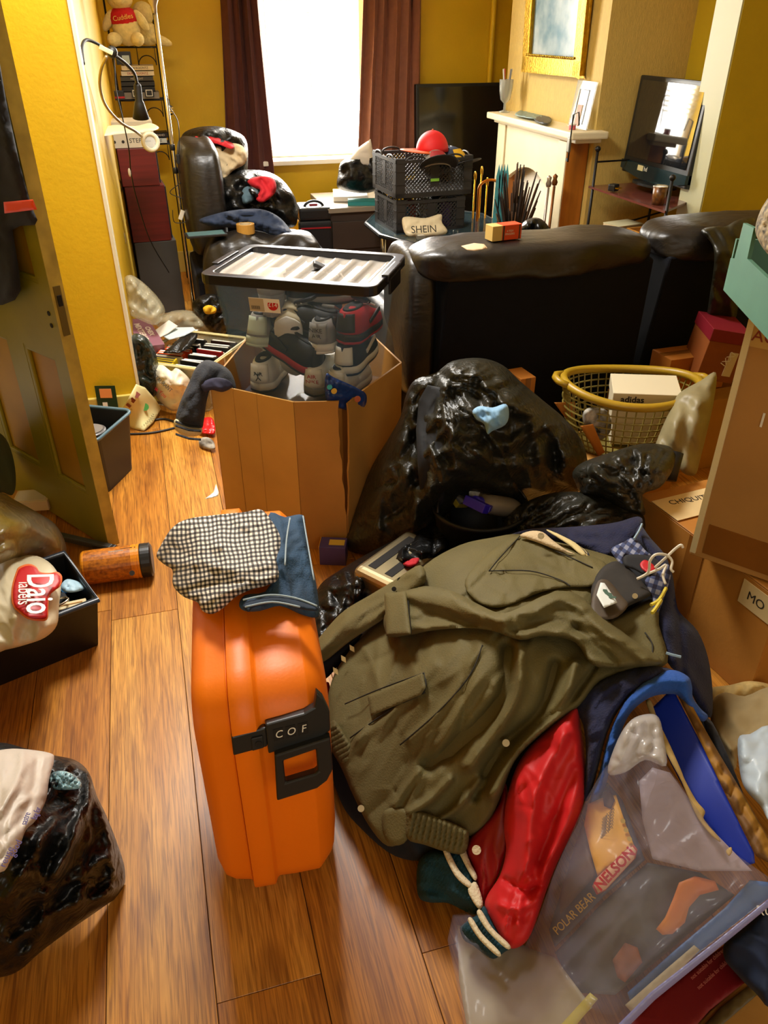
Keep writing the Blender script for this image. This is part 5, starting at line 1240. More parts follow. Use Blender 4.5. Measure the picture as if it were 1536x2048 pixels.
# red wrapper and crumpled rag beside the cardboard box
rw = tag(soft('wrapper', [(396, 862), (402, 840), (418, 834), (428, 842), (430, 866), (415, 868)], zc((398, 860, .02), (420, 838, .035), (428, 864, .02)), mat('wrapper_red', '#d01a20', .3), step=3, puff=.012, pw=8, thick=.004, relief=crum(12, .010, 5)), 'red snack wrapper on the floor beside the cardboard box', 'wrapper')
tag(soft('rag', [(398, 880), (410, 874), (425, 880), (430, 898), (412, 898), (400, 892)], zc((400, 885, .015), (425, 882, .025), (415, 896, .012)), mat('rag_grey', '#2e2a28', .9, col2='#b0a898', vscale=20), step=3, puff=.016, pw=8, thick=.004, relief=crum(10, .016, 6)), 'crumpled black and white rag on the floor beside the cardboard box', 'rag')
# ================================================================== behind the cardboard: crate of discs, bags, papers
DVL = G(372, 735, .10)
dv = thing('disc_box', 'clear plastic box of upright discs beside the yellow partition wall', 'storage box', (.10, 3.55, 0), math.radians(-34))
M_dclear = film('clear_plastic_cream', '#d8d0a8', .30, .15)
trough(dv, 'tub', M_dclear, (.30, .36), (.36, .42), .22, r0=.03, r1=.03)
b = MB(); b.tube([(x, y, .22) for x, y in rrect(.18, .21, .03, 4)], .008, 6, closed=True); b.build('rim', mat('rim_cream', '#cfc48c', .4), dv)
DM = [mat('disc_case_%d' % i, c, .35) for i, c in enumerate(('#151515', '#2a1512', '#d8d0c0', '#e0521a', '#202428', '#8a1c1c', '#d6b51e', '#3a3a3a'))]
_c1 = None
for i in range(26):
    k = [6, 6, 6, 2, 3, 3, 3, 3, 0, 0, 2, 0, 4, 0, 0, 2, 4, 0, 1, 0, 5, 2, 0, 7, 0, 1][i]
    row, j = divmod(i, 13)
    lb_ = ['black', 'dark brown', 'white', 'orange', 'charcoal', 'dark red', 'yellow', 'grey'][k] + (' disc case in the front row of the clear disc box' if row == 0 else ' disc case in the rear row of the clear disc box')
    t = thing('disc_case', lb_, 'disc case', G(0, 0, 0), group='disc cases in the clear disc box')
    q = Matrix.Translation(dv.location) @ Matrix.Rotation(math.radians(-34), 4, 'Z') @ Vector((-.08 + .155 * row, -.165 + j * .026, .012))
    t.location = q; t.rotation_euler = (math.radians(-5 + (i * 37 % 11)), 0, math.radians(-34) + math.radians((i * 13 % 7) - 3))
    MB().box((0, 0, .10), (.135, .015, .19 + .008 * (i % 3))).build('case', DM[k], t, bevel=.0015, seg=1)
    MB().box((.0, 0, .196 + .004 * (i % 3)), (.12, .010, .0015)).build('spine_print', M_lett if k not in (2, 6) else M_print, t)
# black bag scrap, envelopes over the discs
tag(soft('bag_scrap', [(326, 706), (345, 690), (370, 668), (395, 668), (385, 690), (362, 705), (345, 706)], zc((330, 704, .235), (390, 670, .255), (362, 703, .235)), M_bag, step=4, puff=.02, pw=10, thick=.004, relief=crum(14, .014, 4)), 'folded scrap of black bag lying across the disc cases', 'bag')
tag(soft('envelope', [(318, 668), (342, 655), (386, 654), (392, 660), (368, 672), (338, 680)], zc((320, 668, .25), (390, 658, .27), (340, 678, .25)), mat('paper_bluish', '#c6d2d4', .6), step=4, puff=.006, pw=8, thick=.003, round_=False), 'pale blue envelope with dark marks on the disc box', 'envelope')
tag(soft('envelope', [(308, 662), (338, 640), (356, 652), (335, 668), (318, 676)], zc((310, 662, .26), (340, 642, .29), (320, 674, .25)), mat('paper_white', '#e4ddcf', .6), step=4, puff=.005, pw=8, thick=.003, round_=False), 'white windowed envelope behind the mauve game box', 'envelope')
# mauve long box with outlined lettering
q0, q1, q2, q3 = G(257, 640, .30), G(285, 632, .30), G(322, 682, .24), G(295, 702, .24)
mb_ = thing('game_box', 'long mauve card box with outlined lettering leaning on the disc box', 'box', (q0 + q2) / 2 - Vector((0, 0, .03)))
xa = (q3 - q0).normalized(); ya = (q1 - q0).normalized(); Mq = wm(mb_).inverted() @ frameM((q0 + q1 + q2 + q3) / 4, xa, ya); LX = ((q3 - q0).length + (q2 - q1).length) / 2; LY = ((q1 - q0).length + (q2 - q3).length) / 2
M_mauve = mat('card_mauve', '#8a5a66', .5, var=.08)
b = MB(); b.box((0, 0, -.02), (LX, LY, .04), Mq); b.build('carton', M_mauve, mb_, bevel=.002)
lettering('CHEX', .032, Mq @ T(.0, .022, .0008), mat('print_cream', '#d9c7b0', .5), mb_, bold=.0012); lettering('MIXTERIO', .036, Mq @ T(0, -.016, .0008), mat('print_cream', '#d9c7b0', .5), mb_, bold=.0012)
# clear and dark bags heaped by the wall
M_clearbag = film('clear_bag', '#cfc8a8', .42, .12, bump=.5, bscale=24)
tag(soft('clear_bag', [(248, 560), (262, 550), (290, 568), (320, 600), (330, 625), (312, 650), (280, 640), (255, 625), (250, 600)], yc(3.75, (250, 570), (320, 605), (290, 640, -.05), (260, 630)), M_clearbag, step=5, puff=.09, pw=36, back=.05, relief=mixr(crum(22, .03, 15), fold(60, 18, .015, 3))), 'clear plastic bag slumped against the yellow partition end', 'bag')
tag(soft('clear_bag', [(310, 640), (345, 622), (385, 622), (410, 640), (425, 668), (400, 672), (360, 660), (325, 660)], yc(3.98, (312, 645), (420, 660), (370, 625)), M_clearbag, step=5, puff=.10, pw=30, back=.05, relief=mixr(crum(24, .03, 25), fold(30, 20, .015, 4))), 'clear plastic bag bulging behind the disc box', 'bag')
tag(soft('clear_bag', [(238, 470), (246, 462), (252, 480), (248, 520), (240, 545), (236, 510)], yc(4.3, (240, 470), (250, 480), (242, 540)), M_clearbag, step=4, puff=.04, pw=10, back=.02, relief=crum(12, .02, 6)), 'narrow clear bag hanging beside the dark grey carton', 'bag')
tag(soft('rubbish_bag', [(262, 680), (280, 668), (305, 690), (318, 740), (312, 790), (285, 795), (268, 775)], yc(3.38, (265, 690), (310, 700), (290, 790)), mat('bag_dark_green_black', '#232a22', .25, var=.2, bump=.4, bscale=22), step=5, puff=.06, pw=26, back=.04, relief=mixr(crum(20, .03, 35), fold(80, 14, .012, 6))), 'dark bag squeezed between the partition wall and the disc box', 'bag')
tag(soft('rubbish_bag', [(384, 610), (400, 592), (425, 588), (445, 600), (458, 640), (450, 668), (425, 665), (400, 640)], yc(3.95, (388, 610), (450, 640), (425, 595)), M_bag, step=5, puff=.07, pw=24, back=.05, relief=mixr(crum(16, .035, 45), crum(9, .01, 2))), 'crumpled black bag with a yellow rag behind the clear box', 'bag')
tag(soft('rag', [(406, 616), (418, 610), (432, 616), (430, 626), (412, 628)], yc(3.86, (408, 618), (430, 620), (420, 612)), mat('cloth_yellow', '#e0b01c', .7), step=3, puff=.015, pw=6, thick=.05, relief=crum(10, .008, 4)), 'small yellow rag on the crumpled black bag behind the clear box', 'rag')
# white thank-you carrier bag
M_carr = mat('carrier_white', '#e6dcc0', .45, var=.05, bump=.15, bscale=20)
WC = zc((300, 755, .16), (325, 733, .22), (380, 770, .14), (345, 818, .03), (310, 785, .08), (345, 765, .18))
wb = tag(soft('carrier_bag', [(297, 752), (308, 734), (325, 730), (342, 742), (352, 736), (368, 746), (382, 765), (380, 795), (366, 815), (345, 822), (325, 808), (305, 785)], WC, M_carr, step=4, puff=.055, pw=28, back=.03, relief=mixr(crum(18, .022, 55), radial(345, 745, 12, .012, 10, 60, 3)), lines=(([(346, 742), (345, 770), (350, 800)], -.02, 6),)), 'white carrier bag with red and black lettering in front of the disc box', 'bag')
def print_on(o, txt, size, px, py, z, xdir, m_, lift=.012, **k):
    p = G(px, py, z); v = (Vector(CC) - p).normalized(); x = Vector(xdir); y = v.cross(x)
    return lettering(txt, size, wm(o).inverted() @ frameM(p + v * lift, x, y), m_, o, **k)
sprint(wb, WC, 'Sr', .04, 302, 740, 314, 744, M_print, .07)
sprint(wb, WC, 'RESTAURANT', .024, 305, 748, 338, 778, M_print, .075)
sprint(wb, WC, 'Thank You', .026, 303, 770, 325, 788, mat('print_red', '#c0101c', .5), .075)
# leaflet
LC = [(235, 838, tz(235, 838, .01)), (280, 770, ty(280, 770, 3.255)), (320, 818, tz(320, 818, .03)), (288, 860, tz(288, 860, .008)), (262, 800, ty(262, 800, 3.2))]
lf = tag(soft('leaflet', [(232, 838), (255, 800), (272, 768), (290, 775), (312, 800), (322, 818), (306, 845), (288, 862), (258, 855)], LC, mat('paper_pale_yellow', '#e0d79a', .6, var=.04), step=4, puff=.002, pw=6, thick=.0015, round_=False), 'open pale yellow printed leaflet on the floor by the partition wall', 'leaflet')
q = spt(LC, 290, 814); b = MB(); v = (Vector(CC) - q).normalized(); b.tube([q + v * .004, q + v * .0055], .016, 16); b.build('green_seal', mat('print_green', '#3f8a3a', .6), lf, world=True)
for k in range(8): sprint(lf, LC, 'the terms apply to all orders', .011, 262 - k * 2.5, 818 + k * 4.2, 308 - k * 3.2, 829 + k * 3.4, mat('print_grey', '#6f6a4a', .7), .006)
for k in range(5):
    p = spt(LC, 274 - k * 8.5, 790 + k * 10.5, .006); b = MB(); xv = spt(LC, 266 - k * 8.5, 800 + k * 10.5) - spt(LC, 274 - k * 8.5, 790 + k * 10.5); b.box((0, 0, 0), (.024, .02, .001), frameM(p, xv, (Vector(CC) - p).normalized().cross(xv))); b.build('photo_print', mat('photo_brown', '#7a2f1c', .5), lf, world=True)
# photo card and black bin beside the door
t = thing('card', 'glossy green card with an orange candle picture leaning by the skirting', 'card', PY(214, 800, 3.27), rot=(math.radians(-6), 0, math.radians(-14)))
MB().box((0, 0, 0), (.085, .003, .125)).build('sheet', mat('card_green', '#12301c', .35), t); MB().box((0, -.0022, .03), (.05, .001, .04)).build('picture', mat('picture_orange', '#e09050', .4), t); MB().box((-.01, -.0022, -.025), (.02, .001, .03)).build('picture', M_lett, t)
bn = thing('bin', 'black plastic bin with a grey rim standing behind the door edge', 'bin', (-.33, 2.83, 0), math.radians(-28))
trough(bn, 'tub', mat('bin_grey_black', '#23262a', .45), (.17, .22), (.21, .27), .235, th=.004, r0=.03, r1=.03)
b = MB(); b.tube([(x, y, .235) for x, y in rrect(.105, .135, .03, 4)], .007, 6, closed=True); b.build('rim', mat('rim_blue_grey', '#54707c', .35), bn, smooth=True)
t = thing('jar_lid', 'round grey tin lying in the black bin', 'tin', (-.33, 2.84, .175), 0); MB().lathe([(0, 0), (.055, 0), (.055, .025), (.05, .028), (0, .028)], 24).build('tin', mat('tin_grey', '#5a5654', .4), t); MB().lathe([(0, .028), (.045, .028), (.045, .031), (0, .031)], 24).build('label', mat('tin_grey_light', '#77726c', .5), t)
t = thing('black_gadget', 'black gadget heaped in the bin below the grey tin', 'gadget', (-.34, 2.82, .01)); MB().box((0, 0, .08), (.11, .13, .15)).build('body', M_blk, t, bevel=.01); MB().tube([(-.03, -.03, .155), (.03, .05, .16)], .008, 6).build('cable', M_rub, t)
# cable on the floor
tag(MB().tube(smoothpath([G(a, b_, .005) for a, b_ in ((258, 868), (300, 866), (340, 858), (360, 850), (330, 838), (300, 842))], 6), .005, 6).build('cable', M_rub, smooth=True), 'black cable lying on the floor below the leaflet', 'cable')
# dark jacket hanging on the door
hj = thing('hanging_jacket', 'black work jacket with an orange reflective stripe hanging on the olive door', 'jacket', (-.36, 2.26, .75))
def dpl(px, py, off):   # depth on the door plane moved off it by off metres
    n_ = np.array([-.825, -.565, 0]); P0 = np.array([-.293, 2.307, 0]) + n_ * off; r = rays(px, py); return float(((P0 - CC) @ n_) / (r @ n_))
soft('body', [(-190, 150), (-90, 60), (-30, 60), (0, 128), (12, 200), (40, 330), (62, 410), (75, 440), (70, 450), (40, 452), (25, 460), (38, 540), (42, 580), (30, 600), (5, 610), (-90, 612), (-180, 600), (-200, 400)], [(a, b_, dpl(a, b_, .03)) for a, b_ in ((0, 130), (60, 410), (40, 580), (0, 600), (0, 300))], M_cblk, hj, step=8, puff=.04, pw=30, thick=.01, relief=mixr(fold(75, 30, .02, 3), crum(40, .01, 2)), round_=False)
soft('reflective_stripe', [(7, 404), (66, 399), (74, 419), (9, 427)], [(a, b_, dpl(a, b_, .075)) for a, b_ in ((7, 404), (66, 399), (74, 419), (9, 427))], mat('stripe_orange_hivis', '#ff4a14', .5, emit=0), hj, step=6, puff=.002, pw=5, thick=.004, round_=False)
# ================================================================== behind the heap: bin bags, bucket, basket, boxes by the sofa
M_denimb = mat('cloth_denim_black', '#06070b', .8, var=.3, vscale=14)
big = thing('rubbish_bag', 'large torn black bin bag standing before the sofa with pale blue cloth inside', 'bag', (.95, 1.95, 0))
# tall bag: crown, front skin and the dark denim in its gap
soft('bag_skin', [(690, 1095), (700, 1050), (720, 990), (745, 930), (775, 880), (800, 835), (812, 790), (830, 760), (872, 745), (905, 722), (960, 716), (1005, 730), (1040, 762), (1085, 800), (1130, 838), (1165, 885), (1175, 930), (1165, 975), (1120, 1000), (1060, 1010), (1000, 1005), (960, 985), (925, 985), (905, 1010), (890, 1060), (850, 1085), (800, 1100), (740, 1110)],
     zc((700, 1080, .04), (750, 950, .24), (800, 840, .44), (880, 750, .60), (960, 720, .64), (1040, 770, .56), (1130, 850, .42), (1165, 950, .24), (1000, 1000, .22), (900, 1050, .12), (800, 1090, .05), (950, 870, .50), (850, 950, .36)), M_bagg, big, step=5, puff=.10, pw=70, back=.06,
     relief=mixr(crum(80, .022, 71), radial(880, 752, 24, .03, 30, 240, 4), streaks((690, 720, 900, 1100), 70, .038, 6, 105, 35, (60, 200), 3), streaks((890, 720, 1180, 1010), 90, .036, 5, 50, 45, (50, 160), 5)),
     lines=(([(880, 752), (850, 790), (835, 860), (838, 960)], -.05, 16), ([(880, 752), (905, 830), (900, 880)], .035, 14), ([(812, 800), (790, 900), (740, 1020)], .04, 18), ([(830, 870), (900, 885), (960, 880), (1030, 840)], -.03, 14), ([(905, 740), (960, 760), (1010, 790), (1040, 830)], .03, 14), ([(1000, 760), (1060, 830), (1080, 920)], .035, 12), ([(1040, 790), (1110, 870), (1130, 940)], .025, 10), ([(920, 900), (1000, 930), (1080, 930)], .025, 12), ([(840, 980), (940, 960), (1020, 985)], .02, 10)))
soft('gap_denim', [(838, 800), (855, 770), (882, 775), (892, 812), (895, 860), (890, 950), (888, 1005), (862, 1030), (842, 1000), (836, 940), (832, 860)], zc((840, 810, .545), (885, 780, .605), (890, 900, .49), (840, 960, .385), (870, 1020, .25)), M_denimb, big, step=5, puff=.004, pw=40, thick=.01, round_=False, relief=mixr(fold(85, 16, .006, 4), streaks((830, 770, 900, 1030), 30, .010, 4, 88, 14, (40, 140), 5)))
tag(soft('garment', [(945, 822), (960, 812), (985, 815), (1012, 808), (1018, 830), (1010, 850), (985, 862), (975, 868), (968, 848), (952, 838)], zc((948, 822, .645), (1015, 812, .65), (980, 865, .60)), mat('cloth_pale_blue', '#7fa8c8', .8, var=.1, vscale=20, sheen=.2), step=4, puff=.035, pw=16, thick=.09, relief=mixr(fold(60, 13, .016, 5), crum(18, .006, 2))), 'pale blue shirt showing through the torn black bin bag', 'garment')
# lower crumpled skirt of black film left of the bucket
tag(soft('rubbish_bag', [(615, 1270), (620, 1220), (640, 1170), (680, 1140), (730, 1110), (790, 1080), (850, 1055), (897, 1020), (900, 1085), (880, 1110), (830, 1140), (780, 1170), (730, 1210), (680, 1260), (640, 1300)], zc((620, 1260, .03), (660, 1160, .10), (740, 1110, .14), (850, 1060, .18), (895, 1030, .20), (820, 1140, .16), (700, 1230, .08)), M_bag, step=4, puff=.05, pw=40, back=.03, relief=mixr(crum(44, .018, 81), streaks((610, 1020, 900, 1300), 120, .028, 4, -35, 60, (25, 90), 8))), 'crumpled shiny black bag between the jeans and the bucket', 'bag')
# bucket with cleaning things
bk_ = thing('bucket', 'black plastic bucket holding a spray bottle among the bin bags', 'bucket', (.80, 1.62, 0))
BKC = G(960, 1015, .26); bk_.location = (BKC.x, BKC.y, 0)
MB().lathe([(0, .003), (.105, .003), (.140, .26), (.147, .262), (.147, .274), (.138, .274), (.135, .262), (.101, .010), (0, .010)], 36).build('pail', M_blk2, bk_, smooth=True)
hp = [(.142 * math.cos(a), .142 * math.sin(a) * .75 - .03, .27 + .06 * math.sin(a)) for a in np.linspace(.1, PI - .1, 16)]
MB().tube(hp, .004, 6).build('bail_handle', M_iron, bk_, smooth=True)
sp = thing('spray_bottle', 'grey spray bottle with a purple blue trigger lying in the bucket', 'spray bottle', G(985, 1010, .285), rot=(math.radians(62), math.radians(0), math.radians(-62)))
MB().lathe([(0, -.12), (.034, -.12), (.038, -.10), (.036, .0), (.03, .04), (.014, .06), (.014, .075), (0, .075)], 22, sx=1.2, sy=.8).build('bottle', mat('bottle_grey', '#7d7466', .4), sp, smooth=True)
M_trig = mat('trigger_violet', '#2a1a9a', .35)
MB().lathe([(0, .07), (.02, .07), (.02, .10), (0, .10)], 16).box((.02, 0, .115), (.075, .028, .03)).build('trigger_head', M_trig, sp, bevel=.004); MB().box((.045, 0, .085), (.012, .018, .045), R=rot('Y', 25)).build('trigger', M_trig, sp, bevel=.003)
t = thing('sponge', 'yellow and grey scourer inside the bucket', 'sponge', G(915, 1005, .20), rot=(.5, .4, .5)); MB().box((0, 0, .012), (.07, .05, .02)).build('foam', mat('sponge_yellow', '#c8a82a', .9), t, bevel=.004); MB().box((0, 0, .026), (.07, .05, .008)).build('scour_pad', mat('pad_grey', '#6f6a60', .9), t)
tag(soft('rag', [(938, 985), (950, 968), (972, 972), (985, 990), (965, 1003), (945, 1000)], zc((940, 985, .25), (980, 985, .26), (960, 1000, .25)), mat('rag_beige_grey', '#8d8470', .9, var=.3, vscale=30), step=4, puff=.02, pw=10, thick=.006, relief=crum(12, .012, 3)), 'grey beige cloth stuffed in the bucket', 'rag')
b = MB(); p = G(1068, 960, .30); b.tube([p + Vector((.03 * math.cos(a), .012 * math.sin(a), .028 * math.sin(a))) for a in np.linspace(0, 2 * PI, 20)[:-1]], .004, 6, closed=True); tag(b.build('elastic_loop', mat('elastic_olive', '#4a4a22', .7), smooth=True), 'olive elastic loop above the bucket rim', 'loop')
# bags right of the bucket
tag(soft('rubbish_bag', [(1005, 1075), (1015, 1030), (1060, 1000), (1110, 985), (1170, 985), (1230, 1000), (1280, 1020), (1290, 1060), (1260, 1090), (1180, 1085), (1100, 1075), (1050, 1085)], zc((1010, 1060, .22), (1110, 985, .32), (1230, 1000, .32), (1280, 1050, .28), (1100, 1075, .24), (1150, 1030, .32)), M_bagg, step=5, puff=.06, pw=36, back=.05, relief=mixr(radial(1015, 1070, 30, .045, 30, 210, 3), streaks((1005, 985, 1290, 1090), 60, .022, 3.5, -12, 22, (60, 180), 4))), 'black bin bag with taut pleats lying between the bucket and the carton', 'bag')
tag(soft('rubbish_bag', [(1145, 945), (1165, 925), (1220, 905), (1280, 888), (1330, 890), (1350, 905), (1345, 940), (1320, 975), (1285, 990), (1290, 1030), (1250, 1020), (1200, 995), (1165, 990), (1150, 965)], zc((1150, 950, .38), (1280, 890, .44), (1345, 915, .42), (1290, 1020, .34), (1170, 985, .34), (1240, 950, .42)), M_bagg, step=5, puff=.06, pw=38, back=.05, relief=mixr(crum(50, .018, 95), radial(1285, 985, 18, .03, 20, 120, 5), streaks((1145, 885, 1350, 1030), 80, .030, 4, -20, 60, (25, 90), 6))), 'crumpled olive black bag under the laundry basket', 'bag')
# laundry basket
M_bask = mat('basket_mustard_plastic', '#a8861c', .4, var=.06); M_baskg = mat('basket_grid_khaki', '#8c7c3a', .45)
bc = G(1262, 768, .48); lb_ = thing('laundry_basket', 'mustard plastic laundry basket with a square lattice holding shoe boxes', 'basket', (bc.x, bc.y, .26), math.radians(-18))
def ell(a, rx, ry): return rx * math.cos(a), ry * math.sin(a)
TX, TY, BXx, BYy, BH = .222, .165, .155, .115, .22
b = MB(); b.tube([(*ell(a, TX, TY), BH + .012 * math.cos(2 * a)) for a in np.linspace(0, 2 * PI, 49)[:-1]], .014, 10, closed=True); b.build('rim', M_bask, lb_, smooth=True)
for s in (-1, 1): MB().tube([(s * (TX - .005), -.05, BH + .012), (s * (TX + .022), -.03, BH + .018), (s * (TX + .03), 0, BH + .02), (s * (TX + .022), .03, BH + .018), (s * (TX - .005), .05, BH + .012)], .012, 8).build('handle', M_bask, lb_, smooth=True)
b = MB()
for k in range(46):
    a = 2 * PI * k / 46; b.tube([(*ell(a, BXx, BYy), .0), (*ell(a, (BXx + TX) / 2 + .012, (BYy + TY) / 2 + .01), BH * .5), (*ell(a, TX, TY), BH)], .0028, 4, cap=False)
for j in range(1, 9):
    t_ = j / 9; rx = BXx + (TX - BXx) * t_ + .02 * math.sin(PI * t_) * .9; ry = BYy + (TY - BYy) * t_ + .016 * math.sin(PI * t_)
    b.tube([(*ell(a, rx, ry), BH * t_) for a in np.linspace(0, 2 * PI, 41)[:-1]], .0028, 4, closed=True)
b.build('lattice', M_baskg, lb_)['kind'] = 'stuff'
MB().lathe([(0, 0), (1, 0), (1, .006), (0, .006)], 40, sx=BXx, sy=BYy).build('floor_disc', M_baskg, lb_)
def shoebox(label, loc, r, d, m, txt=None, lidm=None):
    t = thing('shoe_box', label, 'box', loc, rot=r); x, y, z = d
    MB().box((0, 0, (z - .035) / 2), (x - .006, y - .006, z - .035)).build('carton', m, t, bevel=.0015, seg=1); MB().box((0, 0, z - .0225), (x, y, .045)).build('lid', lidm or m, t, bevel=.0015, seg=1)
    if txt: lettering(txt, .03, frameM((-.045, -y / 2 - .001, z - .022), (1, 0, 0), (0, 0, 1)), M_print, t, bold=.0006)
    return t
M_sbw = mat('shoebox_cream', '#d6c9a8', .6)
q = Vector(lb_.location); shoebox('cream shoe box lettered in black lying in the laundry basket', q + Vector((.045, -.02, .115)), (math.radians(3), math.radians(-2), math.radians(-26)), (.215, .15, .11), M_sbw, 'adidas')
shoebox('cream shoe box under the lettered one in the laundry basket', q + Vector((.035, -.015, .02)), (0, 0, math.radians(-24)), (.17, .11, .085), M_sbw)
tag(soft('garment', [(1165, 830), (1180, 815), (1215, 822), (1222, 860), (1200, 880), (1175, 862)], [(a, b_, ty(a, b_, q.y - .07)) for a, b_ in ((1165, 830), (1220, 830), (1195, 878))], mat('cloth_mesh_black', '#1a1a1c', .8, col2='#b8b4a8', vscale=30), step=4, puff=.02, pw=10, thick=.02, relief=crum(14, .01, 5)), 'black and white lace cloth in the bottom of the laundry basket', 'garment')
# support under basket: flattened cartons
M_card4 = mat('cardboard_orange', '#b06a18', .7, var=.1)
t = thing('flat_carton', 'flattened brown carton standing under the laundry basket', 'box', (q.x, q.y + .02, 0), math.radians(6)); MB().box((0, 0, .128), (.34, .24, .255)).build('carton', M_cardd, t, bevel=.003); MB().box((0, 0, .2575), (.34, .05, .002)).build('tape', M_tape, t)
for i, (pts, lab) in enumerate((([(1160, 852), (1196, 912), (1210, 905), (1186, 848)], 'torn brown cardboard flap sticking up between the bin bag and the basket'), ([(1108, 805), (1150, 804), (1150, 838), (1130, 835)], 'brown cardboard corner behind the large bin bag'))):
    tag(soft('card_flap', pts, [(a, b_, ty(a, b_, (1.95, 2.15, 2.38)[i])) for a, b_ in pts], M_card4, step=6, puff=.001, pw=4, thick=.004, round_=False), lab, 'cardboard')
p = PY(1038, 742, 2.38); t = thing('flat_carton', 'narrow brown carton standing behind the large bin bag against the sofa', 'box', (p.x, 2.36, 0), .1); MB().box((0, 0, p.z / 2), (.06, .10, p.z)).build('carton', M_card4, t, bevel=.002); MB().box((0, -.0505, p.z / 2), (.02, .001, p.z)).build('tape', M_tape, t)
# boxes by the sofa
t = shoebox('red and brown shoe box standing on end behind the laundry basket', PY(1412, 742, 2.33), (0, math.radians(8), math.radians(-20)), (.14, .20, .19), mat('shoebox_brown', '#8a4a1c', .55), None, mat('shoebox_red', '#7a1420', .5))
lettering('IXXI', .03, frameM((.02, -.102, .09), (.5, 0, 1), (-1, 0, .5)), M_lett, t); MB().box((.035, -.0985, .07), (.03, .002, .09)).build('size_label', M_sbw, t)
t = thing('flat_carton', 'brown carton lying behind the laundry basket against the sofa', 'box', PY(1375, 735, 2.40) - Vector((0, 0, .03)), math.radians(2)); t.location.z = .30; MB().box((0, 0, .07), (.26, .12, .14)).build('carton', M_card4, t, bevel=.002); MB().box((0, 0, .1405), (.26, .03, .001)).build('tape', M_tape, t)
t = thing('flat_carton', 'wide carton on the floor behind the laundry basket', 'box', (1.86, 2.36, 0), math.radians(2)); MB().box((0, 0, .148), (.5, .22, .295)).build('carton', M_cardd, t, bevel=.002); MB().box((0, 0, .296), (.5, .04, .001)).build('tape', M_tape, t)
# grey translucent bag right of the basket
tag(soft('grey_bag', [(1310, 905), (1318, 870), (1345, 810), (1360, 785), (1400, 762), (1432, 745), (1428, 800), (1415, 860), (1400, 920), (1390, 950), (1365, 945), (1345, 915)], [(a, b_, ty(a, b_, y)) for a, b_, y in ((1315, 890, 1.85), (1360, 790, 1.95), (1430, 750, 1.98), (1400, 920, 1.78), (1370, 940, 1.76), (1375, 850, 1.85))], mat('bag_taupe', '#8f8460', .5, var=.08, vscale=6, bump=.15, bscale=14), step=6, puff=.06, pw=34, back=.05, relief=mixr(crum(48, .022, 14), fold(70, 30, .01, 3))), 'taupe plastic bag wedged between the laundry basket and the tall carton', 'bag')
tag(MB().tube([PY(1345, 905, 1.74), PY(1335, 960, 1.70)], [.032, .026], 14).build('cardboard_tube', M_blk2, smooth=True), 'short black tube end beside the crumpled olive bag', 'tube')
# jacket thrown over the sofa, green tray, patterned cloth
sj = tag(soft('leather_jacket', [(1402, 462), (1425, 453), (1452, 452), (1475, 440), (1508, 436), (1512, 470), (1490, 520), (1480, 580), (1470, 640), (1440, 648), (1415, 640), (1418, 600), (1428, 530), (1425, 490)], [(a, b_, ty(a, b_, y)) for a, b_, y in ((1405, 462, 2.46), (1508, 440, 2.52), (1425, 500, 2.38), (1418, 640, 2.43), (1470, 640, 2.42), (1480, 540, 2.37))], mat('jacket_leather_olive', '#1f1e14', .4, var=.2, vscale=8, bump=.1, bscale=40), step=5, puff=.03, pw=20, thick=.012, relief=mixr(fold(80, 22, .014, 4), crum(34, .008, 5)), lines=(([(1410, 462), (1425, 490), (1430, 520)], .015, 4), ([(1432, 456), (1450, 480), (1460, 510)], .012, 4))), 'olive black leather jacket thrown over the sofa back', 'jacket')
gt = thing('green_tray', 'sea green cardboard fruit tray on top of the tall carton', 'tray', (1.336, 1.232, .99), rot=(0, 0, math.radians(-22)))
M_green = mat('card_sea_green', '#4a7a64', .6, var=.08, vscale=10); M_ginn = mat('card_inner_brown', '#7a3a1c', .7)
pf = [(-.0, 0), (.0, .07), (.025, .075), (.03, .15), (.10, .155), (.105, .095), (.42, .09), (.42, 0)]
b = MB(); n = len(pf); Mx = T(-.20, .17, 0) @ Matrix.Rotation(-PI / 2, 4, 'Z')
b.add([(x, -.004, z) for x, z in pf] + [(x, .004, z) for x, z in pf], [tuple(range(n)), tuple(range(2 * n - 1, n - 1, -1))] + [(i, n + i, n + (i + 1) % n, (i + 1) % n) for i in range(n)], Mx); b.build('side', M_green, gt)
MB().box((.0, .174, .055), (.40, .008, .11)).build('end', M_green, gt); MB().box((-.185, .155, .07), (.02, .03, .13)).build('corner_post', M_ginn, gt); MB().box((.0, -.02, .004), (.40, .38, .008)).build('bottom', M_ginn, gt)
tag(soft('scarf', [(1512, 470), (1514, 440), (1530, 405), (1560, 380), (1560, 520), (1535, 508)], [(a, b_, ty(a, b_, y)) for a, b_, y in ((1514, 450, 1.36), (1550, 390, 1.34), (1535, 505, 1.28))], mat('scarf_pattern', '#1d1a18', .8, col2='#b09a70', vscale=60), step=5, puff=.03, pw=16, back=.03, relief=crum(22, .012, 3)), 'black and beige patterned scarf piled in the green tray', 'scarf')
